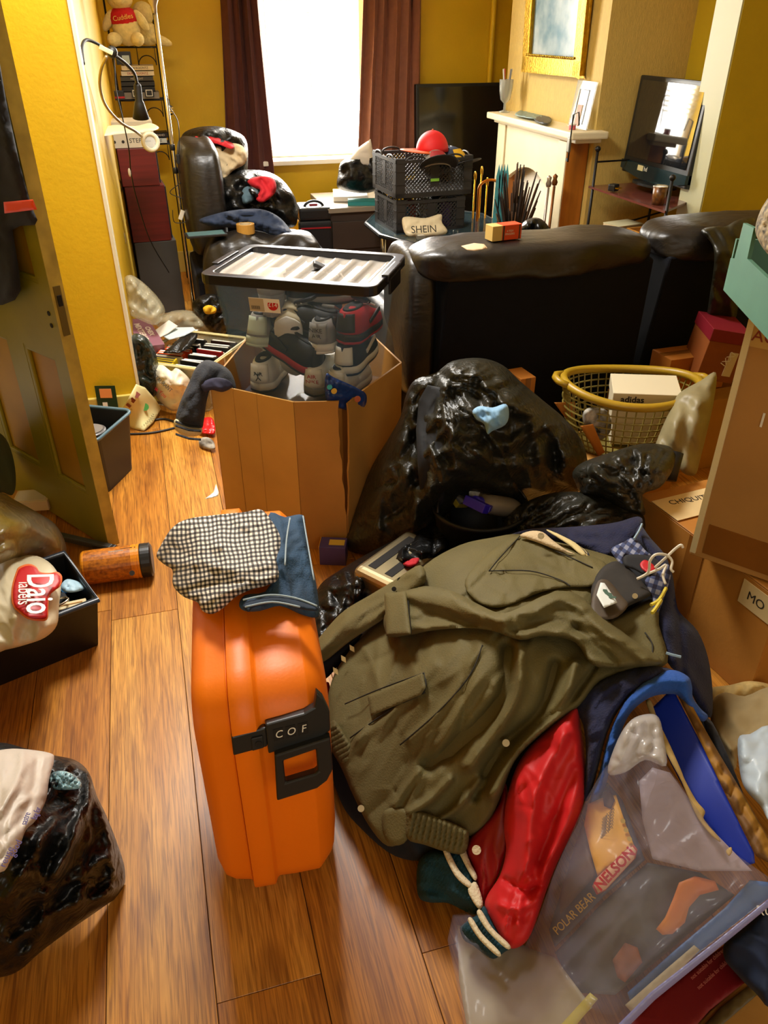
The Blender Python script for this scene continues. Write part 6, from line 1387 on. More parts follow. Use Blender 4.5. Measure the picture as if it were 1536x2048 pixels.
# carton and receipt on the sofa back
t = thing('carton', 'small orange and cream food carton on the sofa headrest', 'box', PY(1005, 487, 2.56), math.radians(8)); t.location.z = .864; t.scale = (.7, .7, .7)
MB().box((-.055, 0, .035), (.055, .07, .07)).build('end_cream', mat('carton_cream', '#c9a860', .5), t, bevel=.001, seg=1); MB().box((.027, 0, .035), (.11, .07, .07)).build('front_orange', mat('carton_orange', '#c8401a', .45, var=.1), t, bevel=.001, seg=1)
MB().box((-.02, -.0355, .035), (.008, .001, .068)).build('stripe', M_print, t); MB().box((.07, -.0355, .035), (.006, .001, .068)).build('stripe', M_print, t); lettering('4 FISH\nFINGERS', .014, frameM((.015, -.0362, .035), (1, 0, 0), (0, 0, 1)), mat('print_cream', '#d9c7b0', .5), t)
tag(soft('receipt', [(922, 492), (948, 486), (968, 488), (976, 497), (950, 502), (934, 500)], zc((925, 492, .872), (970, 490, .876), (950, 500, .868)), mat('paper_receipt', '#cfae84', .6), step=4, puff=.002, pw=5, thick=.002, round_=False, floor=.7), 'beige receipt lying on the sofa headrest', 'receipt')
tag(soft('rubbish_bag', [(1040, 468), (1046, 445), (1068, 435), (1088, 442), (1102, 466), (1075, 472)], yc(2.95, (1042, 465), (1070, 438), (1100, 465)), M_bag, step=4, puff=.06, pw=16, back=.08, relief=crum(18, .02, 4)), 'top of a black bag peeking over the sofa back', 'bag')
# small purple carton, toaster, red rag beside the jeans
t = thing('small_carton', 'small purple and yellow carton on the floor by the jeans', 'box', G(668, 1120, 0), math.radians(-20)); MB().box((0, 0, .035), (.085, .06, .07)).build('carton', mat('carton_purple', '#4a3f7a', .45), t, bevel=.001, seg=1); MB().box((-.0435, 0, .035), (.002, .06, .07)).build('yellow_edge', mat('carton_gold', '#c8962a', .5), t); MB().box((.012, 0, .0705), (.05, .03, .001)).build('label', mat('label_yellow', '#d8b84a', .5), t)
t = thing('toaster', 'brushed steel toaster half buried under the olive jacket', 'toaster', G(800, 1215, .0), math.radians(35)); M_ss = mat('brushed_steel', '#b8a984', .3, .85)
MB().box((0, 0, .095), (.26, .15, .19)).build('body', M_ss, t, bevel=.025, seg=4)
for y in (-.03, .03): MB().box((0, y, .1905), (.19, .026, .002)).build('slot', M_dark, t)
tag(soft('rag', [(806, 1128), (820, 1118), (838, 1116), (835, 1128), (820, 1134)], zc((808, 1128, .2), (836, 1118, .2), (820, 1132, .2)), M_cred, step=3, puff=.01, pw=6, thick=.004, relief=crum(10, .006, 3)), 'red rag behind the steel toaster', 'rag')
# ================================================================== heap of jackets
M_olive = mat('jacket_olive_cotton', '#645a34', .72, var=.12, vscale=7, bump=.2, bscale=260, spec=.3)
M_olived = mat('jacket_olive_dark', '#35301c', .7, var=.1, vscale=9)
M_cord = mat('collar_cord_brown', '#241e17', .8, var=.2, vscale=30)
M_navy = mat('fleece_navy', '#171a3a', .95, var=.2, vscale=60, bump=.4, bscale=220, sheen=.5)
M_blue = mat('fleece_lining_blue', '#1c4fa0', .9, var=.12, vscale=40, bump=.3, bscale=220, sheen=.4)
M_vred = mat('varsity_red_satin', '#c40d12', .58, var=.08, vscale=6, sheen=.2)
M_vteal = mat('varsity_teal_knit', '#0c3a44', .85, var=.12, vscale=40, bump=.4, bscale=200)
M_vcream = mat('varsity_cream_knit', '#d6c8a4', .8, var=.06, bump=.4, bscale=200)
HZ = [(1040, 1075, .38), (880, 1110, .34), (760, 1180, .24), (640, 1290, .12), (655, 1450, .11), (700, 1540, .12), (780, 1680, .10), (920, 1690, .13), (1000, 1590, .25), (1080, 1470, .35), (1200, 1360, .42), (1330, 1310, .42), (1310, 1200, .43), (1240, 1120, .42), (1000, 1250, .43), (850, 1350, .32), (900, 1500, .28), (1100, 1350, .43), (1150, 1180, .43)]
def hz(off=0., pts=HZ): return [(a, b_, tz(a, b_, max(.01, z + off))) for a, b_, z in pts]
_hf = rbf([(a, b_, z) for a, b_, z in HZ])
def hzat(px, py): return float(_hf(np.array([px]), np.array([py]))[0])
def hG(px, py, lift=.03):
    p = G(px, py, hzat(px, py)); v = (Vector(CC) - p).normalized(); return p + v * lift
def on_heap(pts, off): return [(a, b_, tz(a, b_, hzat(a, b_) + off)) for a, b_ in pts]
# dark clothes that fill the heap
tag(soft('black_coat', [(648, 1480), (655, 1400), (690, 1300), (780, 1190), (900, 1110), (1040, 1085), (1200, 1090), (1320, 1180), (1335, 1320), (1200, 1380), (1080, 1490), (1000, 1620), (930, 1705), (860, 1722), (790, 1712), (725, 1660), (680, 1600)], hz(-.055), M_cblk, step=12, puff=.02, pw=40, back=.30, relief=fold(60, 50, .012, 3)), 'black padded coat spread under the olive jacket', 'coat')
oj = thing('olive_jacket', 'olive cotton jacket with elastic hem spread over the heap of clothes', 'jacket', (.75, 1.25, .1))
body = [(650, 1470), (655, 1400), (668, 1350), (700, 1300), (740, 1260), (790, 1200), (850, 1130), (920, 1090), (985, 1075), (1040, 1068), (1110, 1083), (1180, 1100), (1235, 1118), (1250, 1140), (1205, 1175), (1185, 1230), (1230, 1235), (1312, 1195), (1318, 1250), (1335, 1326), (1270, 1340), (1200, 1362), (1158, 1412), (1085, 1466), (1030, 1522), (1002, 1592), (978, 1640), (940, 1672), (900, 1650), (850, 1645), (812, 1680), (775, 1692), (738, 1652), (706, 1590), (682, 1535), (662, 1500)]
soft('body', body, hz(0), M_olive, oj, step=5, puff=.014, pw=12, thick=.012, relief=mixr(fold(118, 60, .010, 5, 5), streaks((650, 1280, 1340, 1700), 70, .014, 9, 122, 24, (80, 260), 7), streaks((700, 1080, 1340, 1300), 30, .010, 7, 20, 40, (50, 140), 9), streaks((650, 1080, 1340, 1700), 120, .004, 3, 110, 60, (20, 70), 10)),
     lines=(([(1040, 1090), (1000, 1130), (975, 1165), (920, 1200)], -0.014, 5), ([(870, 1330), (790, 1420), (720, 1480)], 0.016, 12), ([(1020, 1300), (1010, 1380), (960, 1450), (860, 1530)], -0.047, 16), ([(1035, 1290), (1040, 1350), (1020, 1420), (940, 1530)], 0.047, 13), ([(1110, 1330), (1080, 1420), (1000, 1500), (950, 1590)], -0.038, 12), ([(1150, 1330), (1120, 1420), (1040, 1500), (985, 1590)], 0.041, 11), ([(1190, 1330), (1140, 1400), (1080, 1450)], -0.027, 7), ([(900, 1560), (860, 1600), (820, 1625)], 0.030, 8), ([(960, 1560), (920, 1610), (880, 1640)], 0.030, 8), ([(840, 1540), (810, 1580), (790, 1610)], 0.022, 7), ([(960, 1290), (900, 1400), (820, 1480)], 0.014, 9), ([(1220, 1250), (1270, 1290), (1310, 1320)], 0.016, 7)))
# left sleeve lying down the far side
soft('sleeve', [(628, 1322), (630, 1290), (655, 1255), (690, 1220), (740, 1190), (790, 1160), (840, 1130), (850, 1165), (800, 1200), (770, 1235), (730, 1262), (690, 1290), (650, 1322)], on_heap([(632, 1300), (700, 1215), (790, 1160), (840, 1140), (770, 1230), (690, 1285)], .03), M_olive, oj, step=5, puff=.03, pw=14, thick=.02, relief=mixr(fold(-38, 22, .010, 4, 6), streaks((630, 1130, 850, 1320), 40, .012, 5, -38, 18, (50, 150), 3)), lines=(([(640, 1300), (700, 1240), (780, 1195)], .02, 9), ([(650, 1315), (720, 1262), (770, 1230)], -.02, 7)))
# right sleeve folded across the chest
soft('sleeve', [(772, 1268), (770, 1188), (800, 1182), (850, 1172), (905, 1182), (950, 1205), (1000, 1226), (1040, 1215), (1085, 1192), (1130, 1182), (1165, 1195), (1200, 1228), (1260, 1275), (1325, 1325), (1240, 1335), (1185, 1330), (1150, 1285), (1090, 1272), (1040, 1280), (985, 1262), (930, 1256), (860, 1262), (820, 1270)], on_heap([(775, 1190), (775, 1265), (900, 1185), (900, 1255), (1000, 1228), (1000, 1265), (1130, 1185), (1120, 1275), (1200, 1235), (1310, 1318), (1190, 1325)], .035), M_olive, oj, step=5, puff=.032, pw=14, thick=.02, relief=mixr(fold(15, 26, .008, 8, 5), streaks((770, 1170, 1330, 1335), 70, .013, 5, 18, 28, (40, 140), 5)),
     lines=(([(820, 1190), (900, 1205), (970, 1235), (1010, 1245)], .03, 12), ([(850, 1235), (930, 1245), (980, 1258)], -.028, 12), ([(1010, 1240), (1060, 1225), (1120, 1200), (1160, 1215)], .028, 12), ([(1030, 1262), (1100, 1240), (1150, 1255)], -.02, 10), ([(1170, 1225), (1220, 1270), (1290, 1318)], .03, 12), ([(1150, 1250), (1200, 1300), (1230, 1325)], -.02, 8)))
soft('cuff', [(768, 1186), (812, 1183), (822, 1268), (773, 1272)], [(a, b_, tz(a, b_, hzat(a, b_) + .075)) for a, b_ in ((770, 1190), (812, 1186), (820, 1266), (775, 1268))], M_olive, oj, step=5, puff=.010, pw=12, thick=.02, round_=False)
MB().tube([hG(788, 1178, .085), hG(788, 1178, .089)], .006, 12).build('cuff_button', M_blk2, oj, world=True); MB().tube([hG(800, 1160, .05), hG(800, 1160, .054)], .007, 12).build('cuff_button', M_blk2, oj, world=True)
soft('shoulder_yoke', [(930, 1160), (985, 1100), (1040, 1072), (1150, 1100), (1215, 1130), (1190, 1170), (1130, 1175), (1080, 1185), (1020, 1210), (985, 1215), (950, 1200)], on_heap([(940, 1165), (1040, 1080), (1200, 1135), (1090, 1180), (990, 1205)], .018), M_olive, oj, step=5, puff=.014, pw=12, thick=.015, relief=streaks((930, 1070, 1220, 1215), 40, .010, 6, 15, 40, (40, 120), 6), lines=(([(1040, 1080), (990, 1130), (940, 1180)], -.012, 4), ([(1000, 1150), (1060, 1140), (1130, 1150)], -.010, 5)))
# elastic hem, gathered
def gather(px0, py0, ax, wl, amp):
    c, s = math.cos(math.radians(ax)), math.sin(math.radians(ax))
    return lambda x, y: amp * np.sin(((x - px0) * c + (y - py0) * s) / wl * 2 * PI + fbm(x / 30, y / 30, 2) * 2.)
soft('elastic_hem', [(812, 1640), (822, 1618), (870, 1632), (925, 1655), (938, 1668), (930, 1705), (900, 1706), (850, 1690), (815, 1678)], on_heap([(815, 1640), (930, 1665), (925, 1700), (815, 1675)], .03), M_olive, oj, step=4, puff=.018, pw=14, thick=.015, relief=gather(820, 1640, 12, 11, .007))
soft('hem_band', [(770, 1620), (818, 1620), (814, 1680), (782, 1690), (765, 1660)], on_heap([(772, 1625), (816, 1625), (785, 1686)], .022), M_olive, oj, step=5, puff=.010, pw=12, thick=.012)
soft('elastic_hem', [(650, 1465), (668, 1440), (690, 1470), (705, 1500), (690, 1530), (665, 1505)], on_heap([(655, 1465), (690, 1475), (690, 1525)], .022), M_olive, oj, step=4, puff=.014, pw=12, thick=.015, relief=gather(650, 1460, 60, 10, .006))
# pocket flap and seams
soft('pocket_flap', [(735, 1392), (845, 1346), (852, 1375), (842, 1390), (742, 1432)], on_heap([(738, 1395), (845, 1350), (845, 1385), (745, 1428)], .036), M_olive, oj, step=5, puff=.004, pw=6, thick=.006, round_=False)
M_seam = mat('seam_dark_brown', '#221d10', .8)  # one plain dark brown for the jacket's seam lines
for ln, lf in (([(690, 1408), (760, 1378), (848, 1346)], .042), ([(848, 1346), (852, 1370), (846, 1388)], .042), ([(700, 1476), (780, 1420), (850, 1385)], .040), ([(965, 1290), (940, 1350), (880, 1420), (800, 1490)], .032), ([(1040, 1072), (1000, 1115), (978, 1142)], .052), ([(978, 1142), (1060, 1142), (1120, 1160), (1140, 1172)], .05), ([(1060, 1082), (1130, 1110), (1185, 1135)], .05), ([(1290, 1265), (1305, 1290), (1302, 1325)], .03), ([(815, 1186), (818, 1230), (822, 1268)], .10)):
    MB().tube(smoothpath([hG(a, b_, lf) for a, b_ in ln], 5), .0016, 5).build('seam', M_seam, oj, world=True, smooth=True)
for px, py in ((722, 1617), (1012, 1486)): MB().tube([hG(px, py, .03), hG(px, py, .036)], .007, 12).build('snap_stud', mat('stud_steel', '#b8a884', .35, .7), oj, world=True)
# collar with cord lining and label
soft('collar_lining', [(1190, 1222), (1182, 1180), (1200, 1140), (1232, 1122), (1262, 1140), (1290, 1170), (1302, 1190), (1258, 1212), (1220, 1235)], on_heap([(1190, 1215), (1205, 1145), (1255, 1135), (1300, 1188), (1225, 1230)], .03), M_cord, oj, step=5, puff=.016, pw=14, thick=.02)
soft('collar_lining', [(1183, 1228), (1192, 1168), (1215, 1160), (1242, 1190), (1256, 1212), (1225, 1238)], on_heap([(1185, 1225), (1200, 1168), (1252, 1208)], .046), mat('lining_taupe', '#4a3c2c', .6), oj, step=5, puff=.006, pw=10, thick=.02)
lbq = [(1193, 1190), (1201, 1165), (1209, 1166), (1235, 1205), (1208, 1216)]
lab = soft('brand_label', lbq, on_heap(lbq, .068), mat('label_white', '#dfe3de', .6), oj, step=5, puff=.001, pw=3, thick=.004, round_=False)
p = hG(1213, 1192, .112); v = (Vector(CC) - p).normalized(); xd = hG(1228, 1208, .08) - hG(1198, 1178, .08)
inv = wm(oj).inverted()
FL = inv @ frameM(p, xd, v.cross(xd))
croc = [(-.020, .002), (-.012, .007), (-.004, .005), (.004, .008), (.012, .006), (.020, .010), (.022, .007), (.014, .002), (.012, -.003), (.008, -.003), (.006, .0), (-.004, -.001), (-.006, -.005), (-.010, -.005), (-.010, -.001), (-.016, -.001)]
MB().prism(croc, .0006, FL @ T(0, .003, 0)).build('crocodile_emblem', mat('print_croc_green', '#1f4a32', .6), lab).matrix_parent_inverse = Matrix.Identity(4)
_e = lab.children[0]; 
lettering('LACOSTE', .0095, FL @ T(.002, -.008, 0), M_print, lab)
MB().tube([hG(1270, 1192, .07), hG(1270, 1192, .075)], .006, 10).build('snap_stud', mat('stud_steel', '#b8a884', .35, .7), oj, world=True)
# navy fleece beside and under
NZ = [(1030, 1070, .36), (1200, 1050, .40), (1275, 1040, .43), (1330, 1130, .42), (1350, 1220, .38), (1415, 1330, .27), (1420, 1420, .24), (1340, 1330, .38), (1250, 1100, .41)]
nf = thing('navy_fleece', 'navy fleece jacket with bright blue lining tucked under the olive jacket', 'jacket', (1.1, 1.25, .1))
soft('collar', [(1015, 1072), (1060, 1058), (1120, 1055), (1190, 1050), (1235, 1044), (1275, 1033), (1286, 1046), (1268, 1078), (1240, 1095), (1218, 1118), (1180, 1105), (1120, 1085), (1060, 1070)], hz(0, NZ), M_navy, nf, step=5, puff=.03, pw=22, back=.06, relief=mixr(fold(20, 30, .010, 5), crum(40, .006, 3)), lines=(([(1140, 1060), (1130, 1085)], -.012, 6),))
soft('front', [(1280, 1050), (1300, 1075), (1330, 1110), (1345, 1150), (1352, 1200), (1360, 1225), (1395, 1262), (1416, 1315), (1425, 1380), (1422, 1435), (1395, 1410), (1370, 1360), (1335, 1325), (1318, 1260), (1312, 1225), (1325, 1180), (1320, 1140), (1290, 1100), (1270, 1075)], hz(0.01, NZ), M_navy, nf, step=6, puff=.03, pw=26, back=.12, relief=mixr(fold(75, 36, .012, 6), crum(50, .006, 4)), lines=(([(1352, 1200), (1362, 1280), (1366, 1350)], -.02, 7),))
soft('sleeve', [(1150, 1412), (1175, 1378), (1220, 1352), (1280, 1333), (1330, 1335), (1365, 1350), (1340, 1362), (1290, 1372), (1245, 1410), (1215, 1465), (1195, 1540), (1178, 1598), (1164, 1590), (1172, 1510), (1166, 1450)], zc((1155, 1410, .38), (1280, 1338, .43), (1350, 1345, .42), (1230, 1430, .40), (1180, 1590, .30), (1170, 1500, .36)), M_navy, nf, step=5, puff=.03, pw=18, thick=.02, relief=mixr(fold(-50, 24, .012, 7), crum(40, .004, 6)))
soft('lining', [(1180, 1602), (1200, 1540), (1218, 1470), (1248, 1405), (1290, 1362), (1340, 1340), (1375, 1352), (1384, 1372), (1386, 1395), (1402, 1418), (1416, 1432), (1405, 1443), (1380, 1425), (1360, 1395), (1340, 1388), (1300, 1395), (1262, 1425), (1240, 1470), (1222, 1530), (1205, 1590)], zc((1185, 1598, .31), (1250, 1405, .425), (1340, 1345, .44), (1385, 1375, .43), (1410, 1435, .33), (1300, 1395, .41), (1235, 1500, .37)), M_blue, nf, step=4, puff=.03, pw=16, thick=.02, relief=fold(-40, 26, .010, 4), lines=(([(1270, 1400), (1320, 1365), (1370, 1365)], .014, 8),))
for ln in ([(1268, 1078), (1278, 1062), (1284, 1048)], [(1332, 1306), (1345, 1310), (1362, 1314)]): MB().tube(smoothpath([G(a, b_, .47 if a < 1300 else .44) for a, b_ in ln], 4), .003, 5).build('zip_edge', mat('zip_pale', '#8fa8b8', .5), nf, world=True)
# striped polo collar
st_ = thing('striped_polo', 'cream and navy striped polo shirt collar between the fleece and the olive jacket', 'shirt', (.95, 1.5, .3))
soft('collar', [(1040, 1072), (1060, 1062), (1085, 1064), (1105, 1080), (1130, 1098), (1150, 1108), (1120, 1102), (1075, 1085)], zc((1045, 1070, .42), (1085, 1066, .44), (1145, 1106, .44), (1075, 1084, .43)), mat('cotton_cream', '#cbb48c', .8, bump=.3, bscale=200), st_, step=4, puff=.012, pw=10, thick=.008)
for i, c in enumerate(('#d8c48a', '#1c2438', '#d8c48a', '#1c2438')):
    o_ = [(1095 + i * 9, 1062 + i * 3), (1103 + i * 9, 1062 + i * 4), (1150 + i * 7, 1085 + i * 5), (1172 + i * 3, 1108 + i * 2), (1162 + i * 2, 1110 + i), (1138 + i * 6, 1090 + i * 5)]
    soft('stripe', o_, [(a, b_, tz(a, b_, .435 - i * .002)) for a, b_ in o_], mat('stripe_' + c[1:], c, .8), st_, step=4, puff=.006, pw=5, thick=.006)
MB().tube([G(1082, 1072, .462), G(1082, 1072, .466)], .008, 12).build('button', M_vcream, st_, world=True)
# plaid shirt with black yoke label
pm_ = check_mat('plaid_blue_cream', '#8f93a8', '#3f4a72', '#23233f', 1., 1.)
ps = thing('plaid_shirt', 'blue plaid shirt on a white hanger under the olive jacket collar', 'shirt', (1.15, 1.45, .3))
soft('collar', [(1222, 1098), (1245, 1085), (1268, 1076), (1290, 1100), (1302, 1112), (1270, 1118), (1250, 1112), (1248, 1135), (1230, 1115)], zc((1225, 1098, .455), (1268, 1080, .46), (1300, 1112, .455), (1245, 1130, .45)), pm_, ps, step=4, puff=.010, pw=8, thick=.008, uvscale=16, uvdir=.6)
soft('front', [(1290, 1160), (1320, 1140), (1335, 1128), (1342, 1150), (1330, 1190), (1318, 1222), (1308, 1230), (1302, 1190)], zc((1295, 1160, .47), (1338, 1132, .46), (1310, 1226, .44)), pm_, ps, step=4, puff=.012, pw=10, thick=.01, uvscale=18, uvdir=.3)
soft('yoke', [(1248, 1130), (1252, 1110), (1300, 1112), (1322, 1130), (1310, 1148), (1290, 1150), (1270, 1140)], zc((1250, 1128, .462), (1300, 1115, .465), (1310, 1145, .462)), M_cblk, ps, step=4, puff=.008, pw=8, thick=.008)
soft('yoke_label', [(1280, 1128), (1288, 1120), (1300, 1124), (1312, 1136), (1308, 1142), (1296, 1146), (1284, 1138)], zc((1282, 1128, .48), (1300, 1124, .482), (1308, 1142, .48)), mat('print_red', '#c0101c', .5), ps, step=3, puff=.003, pw=4, thick=.003)
for ln in ([(1302, 1210), (1318, 1200), (1332, 1176)], [(1304, 1226), (1312, 1216), (1322, 1200)]): MB().tube(smoothpath([G(a, b_, .468) for a, b_ in ln], 4), .004, 5).build('yellow_stripe', mat('stripe_yellow', '#d2bd3a', .7), ps, world=True)
hg = thing('coat_hanger', 'white wire coat hanger hooks poking out of the plaid shirt collar', 'hanger', (1.17, 1.45, .4))
M_hang = mat('wire_white', '#e4dcc8', .35)
MB().tube(smoothpath([G(a, b_, z) for a, b_, z in ((1274, 1158, .48), (1296, 1145, .50), (1300, 1122, .53), (1312, 1109, .545), (1332, 1110, .54), (1344, 1122, .53), (1342, 1138, .52), (1347, 1144, .515))], 6), .003, 7).build('hook', M_hang, hg, world=True, smooth=True)
MB().tube(smoothpath([G(a, b_, z) for a, b_, z in ((1310, 1135, .50), (1332, 1115, .53), (1350, 1098, .55), (1362, 1090, .56), (1366, 1096, .555))], 6), .003, 7).build('hook', M_hang, hg, world=True, smooth=True)
MB().tube(smoothpath([G(a, b_, z) for a, b_, z in ((1290, 1150, .49), (1318, 1138, .495), (1332, 1130, .495), (1326, 1150, .49), (1331, 1168, .48))], 6), .003, 7).build('shoulder_wire', M_hang, hg, world=True, smooth=True)
# red varsity jacket
vj = thing('varsity_jacket', 'red satin varsity jacket with teal striped knit trim hanging out of the heap', 'jacket', (.6, .95, .05))
soft('sleeve', [(1150, 1412), (1162, 1455), (1170, 1520), (1171, 1580), (1160, 1630), (1140, 1675), (1115, 1725), (1095, 1775), (1078, 1825), (1062, 1868), (1045, 1890), (1022, 1897), (1004, 1880), (985, 1850), (970, 1815), (975, 1790), (1000, 1750), (1012, 1700), (1008, 1650), (1015, 1590), (1040, 1520), (1090, 1462)], zc((1150, 1415, .38), (1165, 1560, .32), (1120, 1710, .25), (1070, 1840, .18), (1025, 1893, .15), (980, 1820, .14), (1010, 1700, .20), (1030, 1540, .30)), M_vred, vj, step=5, puff=.05, pw=34, back=.03, relief=mixr(fold(105, 50, .014, 4, 6), streaks((970, 1410, 1175, 1900), 45, .012, 10, 108, 30, (40, 150), 5)), lines=(([(1130, 1470), (1080, 1560), (1060, 1650), (1050, 1740)], .028, 14), ([(1150, 1540), (1110, 1640), (1080, 1720)], -.022, 12), ([(1060, 1760), (1040, 1800), (1035, 1850)], .022, 10), ([(1010, 1760), (1050, 1780), (1080, 1770)], -.02, 8), ([(1000, 1810), (1040, 1820), (1070, 1800)], .014, 8)))
soft('front', [(1008, 1560), (1018, 1600), (1018, 1660), (1015, 1700), (1000, 1745), (978, 1785), (966, 1810), (955, 1775), (945, 1735), (932, 1690), (972, 1640), (998, 1600)], zc((1008, 1570, .24), (1010, 1700, .18), (965, 1805, .12), (935, 1692, .14)), mat('varsity_red_dark', '#8c0a10', .45, var=.08), vj, step=5, puff=.014, pw=16, thick=.01, relief=fold(100, 36, .006, 4))
soft('knit_hem', [(838, 1722), (862, 1702), (905, 1696), (930, 1690), (945, 1735), (958, 1780), (966, 1812), (950, 1830), (925, 1820), (895, 1806), (860, 1805), (838, 1795), (833, 1760)], zc((840, 1725, .06), (930, 1692, .12), (962, 1810, .10), (840, 1795, .03), (900, 1750, .09)), M_vteal, vj, step=5, puff=.03, pw=24, back=.03, relief=mixr(gather(838, 1720, 20, 9, .003), fold(60, 40, .010, 3)), lines=(([(845, 1780), (890, 1790), (940, 1820)], -.016, 8),))
for o_ in ([(886, 1702), (896, 1700), (918, 1740), (944, 1768), (938, 1776), (910, 1752)], [(916, 1698), (928, 1694), (940, 1724), (954, 1752), (948, 1760), (930, 1730)], [(936, 1778), (952, 1764), (966, 1806), (958, 1818), (944, 1800)]):
    soft('stripe', o_, [(a, b_, tz(a, b_, .145)) for a, b_ in o_], M_vcream, vj, step=4, puff=.005, pw=5, thick=.012)
soft('knit_cuff', [(920, 1856), (935, 1842), (955, 1828), (968, 1812), (985, 1840), (1005, 1875), (1022, 1893), (1008, 1905), (988, 1918), (968, 1908), (945, 1890), (928, 1880)], zc((922, 1858, .09), (966, 1815, .14), (1020, 1892, .15), (988, 1915, .12), (945, 1885, .09)), M_vteal, vj, step=4, puff=.03, pw=20, back=.03, relief=gather(920, 1850, 45, 8, .003))
for o_ in ([(936, 1842), (944, 1836), (965, 1868), (1000, 1904), (994, 1912), (958, 1878)], [(954, 1828), (962, 1820), (985, 1856), (1020, 1890), (1012, 1897), (975, 1862)]):
    soft('stripe', o_, [(a, b_, tz(a, b_, .185)) for a, b_ in o_], M_vcream, vj, step=4, puff=.005, pw=5, thick=.014)
MB().tube([G(953, 1700, .185), G(953, 1700, .19)], .0085, 14).build('snap_button', M_vcream, vj, world=True)
# bits peeking out at the left of the heap
tag(soft('garment', [(634, 1385), (640, 1372), (658, 1365), (660, 1400), (655, 1420), (640, 1408)], zc((636, 1385, .07), (658, 1370, .09), (652, 1415, .06)), M_cred, step=4, puff=.02, pw=8, back=.04, relief=crum(14, .006, 3)), 'red cloth edge peeking from under the olive jacket beside the suitcase', 'garment')
dm = tag(soft('scarf', [(628, 1330), (660, 1310), (705, 1278), (725, 1268), (700, 1300), (665, 1345), (645, 1362), (630, 1365)], zc((630, 1345, .09), (700, 1285, .16), (650, 1355, .08)), M_cblk, step=5, puff=.015, pw=10, back=.05), 'black scarf with cream diamonds along the olive sleeve', 'scarf')
for a, b_ in ((671, 1342), (687, 1318), (704, 1297)):
    p = G(a, b_, .19); v = (Vector(CC) - p).normalized(); Mx = wm(dm).inverted() @ frameM(p + v * .01, (1, 0, 0), v.cross(Vector((1, 0, 0))))
    MB().prism([(-.006, 0), (0, -.011), (.006, 0), (0, .011)], .001, Mx @ Matrix.Rotation(.4, 4, 'Z')).build('diamond', mat('diamond_cream', '#d2b878', .7), dm)
tag(soft('bag', [(638, 1430), (656, 1425), (655, 1460), (652, 1500), (642, 1490)], zc((640, 1432, .04), (654, 1430, .05), (648, 1495, .03)), mat('paper_tan', '#c0a468', .7), step=4, puff=.008, pw=6, back=.03), 'tan paper strip squeezed between the suitcase and the heap', 'paper')
# ================================================================== front right: blue carton, clear zip bag of games, boxes, bags
M_bluec = mat('carton_royal_blue', '#16309c', .5, var=.1, vscale=5)
M_corr = mat('corrugated_edge', '#9a6c1c', .7, kind='wave', col2='#6a450e', vscale=9)
M_tear = mat('card_torn_tan', '#b99a5a', .8, var=.2, vscale=40)
bx = thing('blue_carton', 'royal blue printed carton with a torn corrugated edge', 'box', (1.0, .95, 0))
soft('face', [(1302, 1418), (1345, 1376), (1400, 1482), (1455, 1598), (1508, 1706), (1510, 1726), (1492, 1732), (1440, 1690), (1380, 1600), (1330, 1505)], zc((1305, 1418, .36), (1345, 1378, .40), (1400, 1480, .38), (1505, 1705, .34), (1490, 1730, .32), (1380, 1600, .33)), M_bluec, bx, step=8, puff=.001, pw=4, back=.10, round_=False)
soft('corrugated_edge', [(1348, 1376), (1372, 1370), (1384, 1410), (1412, 1462), (1440, 1510), (1470, 1560), (1505, 1620), (1545, 1690), (1545, 1730), (1512, 1712), (1470, 1625), (1430, 1545), (1395, 1470)], zc((1350, 1378, .405), (1375, 1375, .405), (1470, 1565, .375), (1540, 1690, .35), (1510, 1710, .345), (1400, 1475, .385)), M_corr, bx, step=6, puff=.008, pw=8, back=.08, relief=crum(22, .006, 4), round_=False)
soft('torn_strip', [(1292, 1405), (1302, 1402), (1316, 1440), (1340, 1490), (1362, 1540), (1370, 1560), (1392, 1600), (1410, 1622), (1408, 1640), (1436, 1672), (1440, 1684), (1420, 1668), (1392, 1630), (1364, 1565), (1334, 1508), (1310, 1450)], zc((1296, 1405, .385), (1340, 1490, .385), (1400, 1620, .365), (1438, 1680, .355)), M_tear, bx, step=4, puff=.003, pw=4, thick=.003)
soft('torn_spot', [(1452, 1702), (1462, 1694), (1464, 1704), (1458, 1712)], zc((1452, 1702, .35), (1464, 1700, .35), (1458, 1710, .35)), M_tear, bx, step=3, puff=.002, pw=3, thick=.003)
# clear zip storage bag with games
ZB = [(1170, 1590, .30), (1215, 1545, .34), (1260, 1440, .40), (1320, 1435, .40), (1335, 1530, .38), (1410, 1640, .36), (1536, 1750, .33), (1536, 1800, .30), (1440, 1880, .26), (1300, 1990, .20), (1230, 2060, .16), (920, 2060, .04), (900, 1900, .03), (905, 1830, .03), (1050, 1890, .10), (1100, 1960, .14), (1250, 1800, .28), (1120, 1760, .24)]
_zf = rbf([(a, b_, z) for a, b_, z in ZB])
def zat(a, b_): return float(_zf(np.array([float(a)]), np.array([float(b_)]))[0])
def on_zb(pts, off): return [(a, b_, tz(a, b_, max(.006, zat(a, b_) + off))) for a, b_ in pts]
M_zip = film('zip_bag_milky', '#bdb6c8', .11, .22, bump=.15, bscale=9)
zb = thing('zip_storage_bag', 'large milky clear zip storage bag full of board games', 'storage bag', (.75, .75, 0))
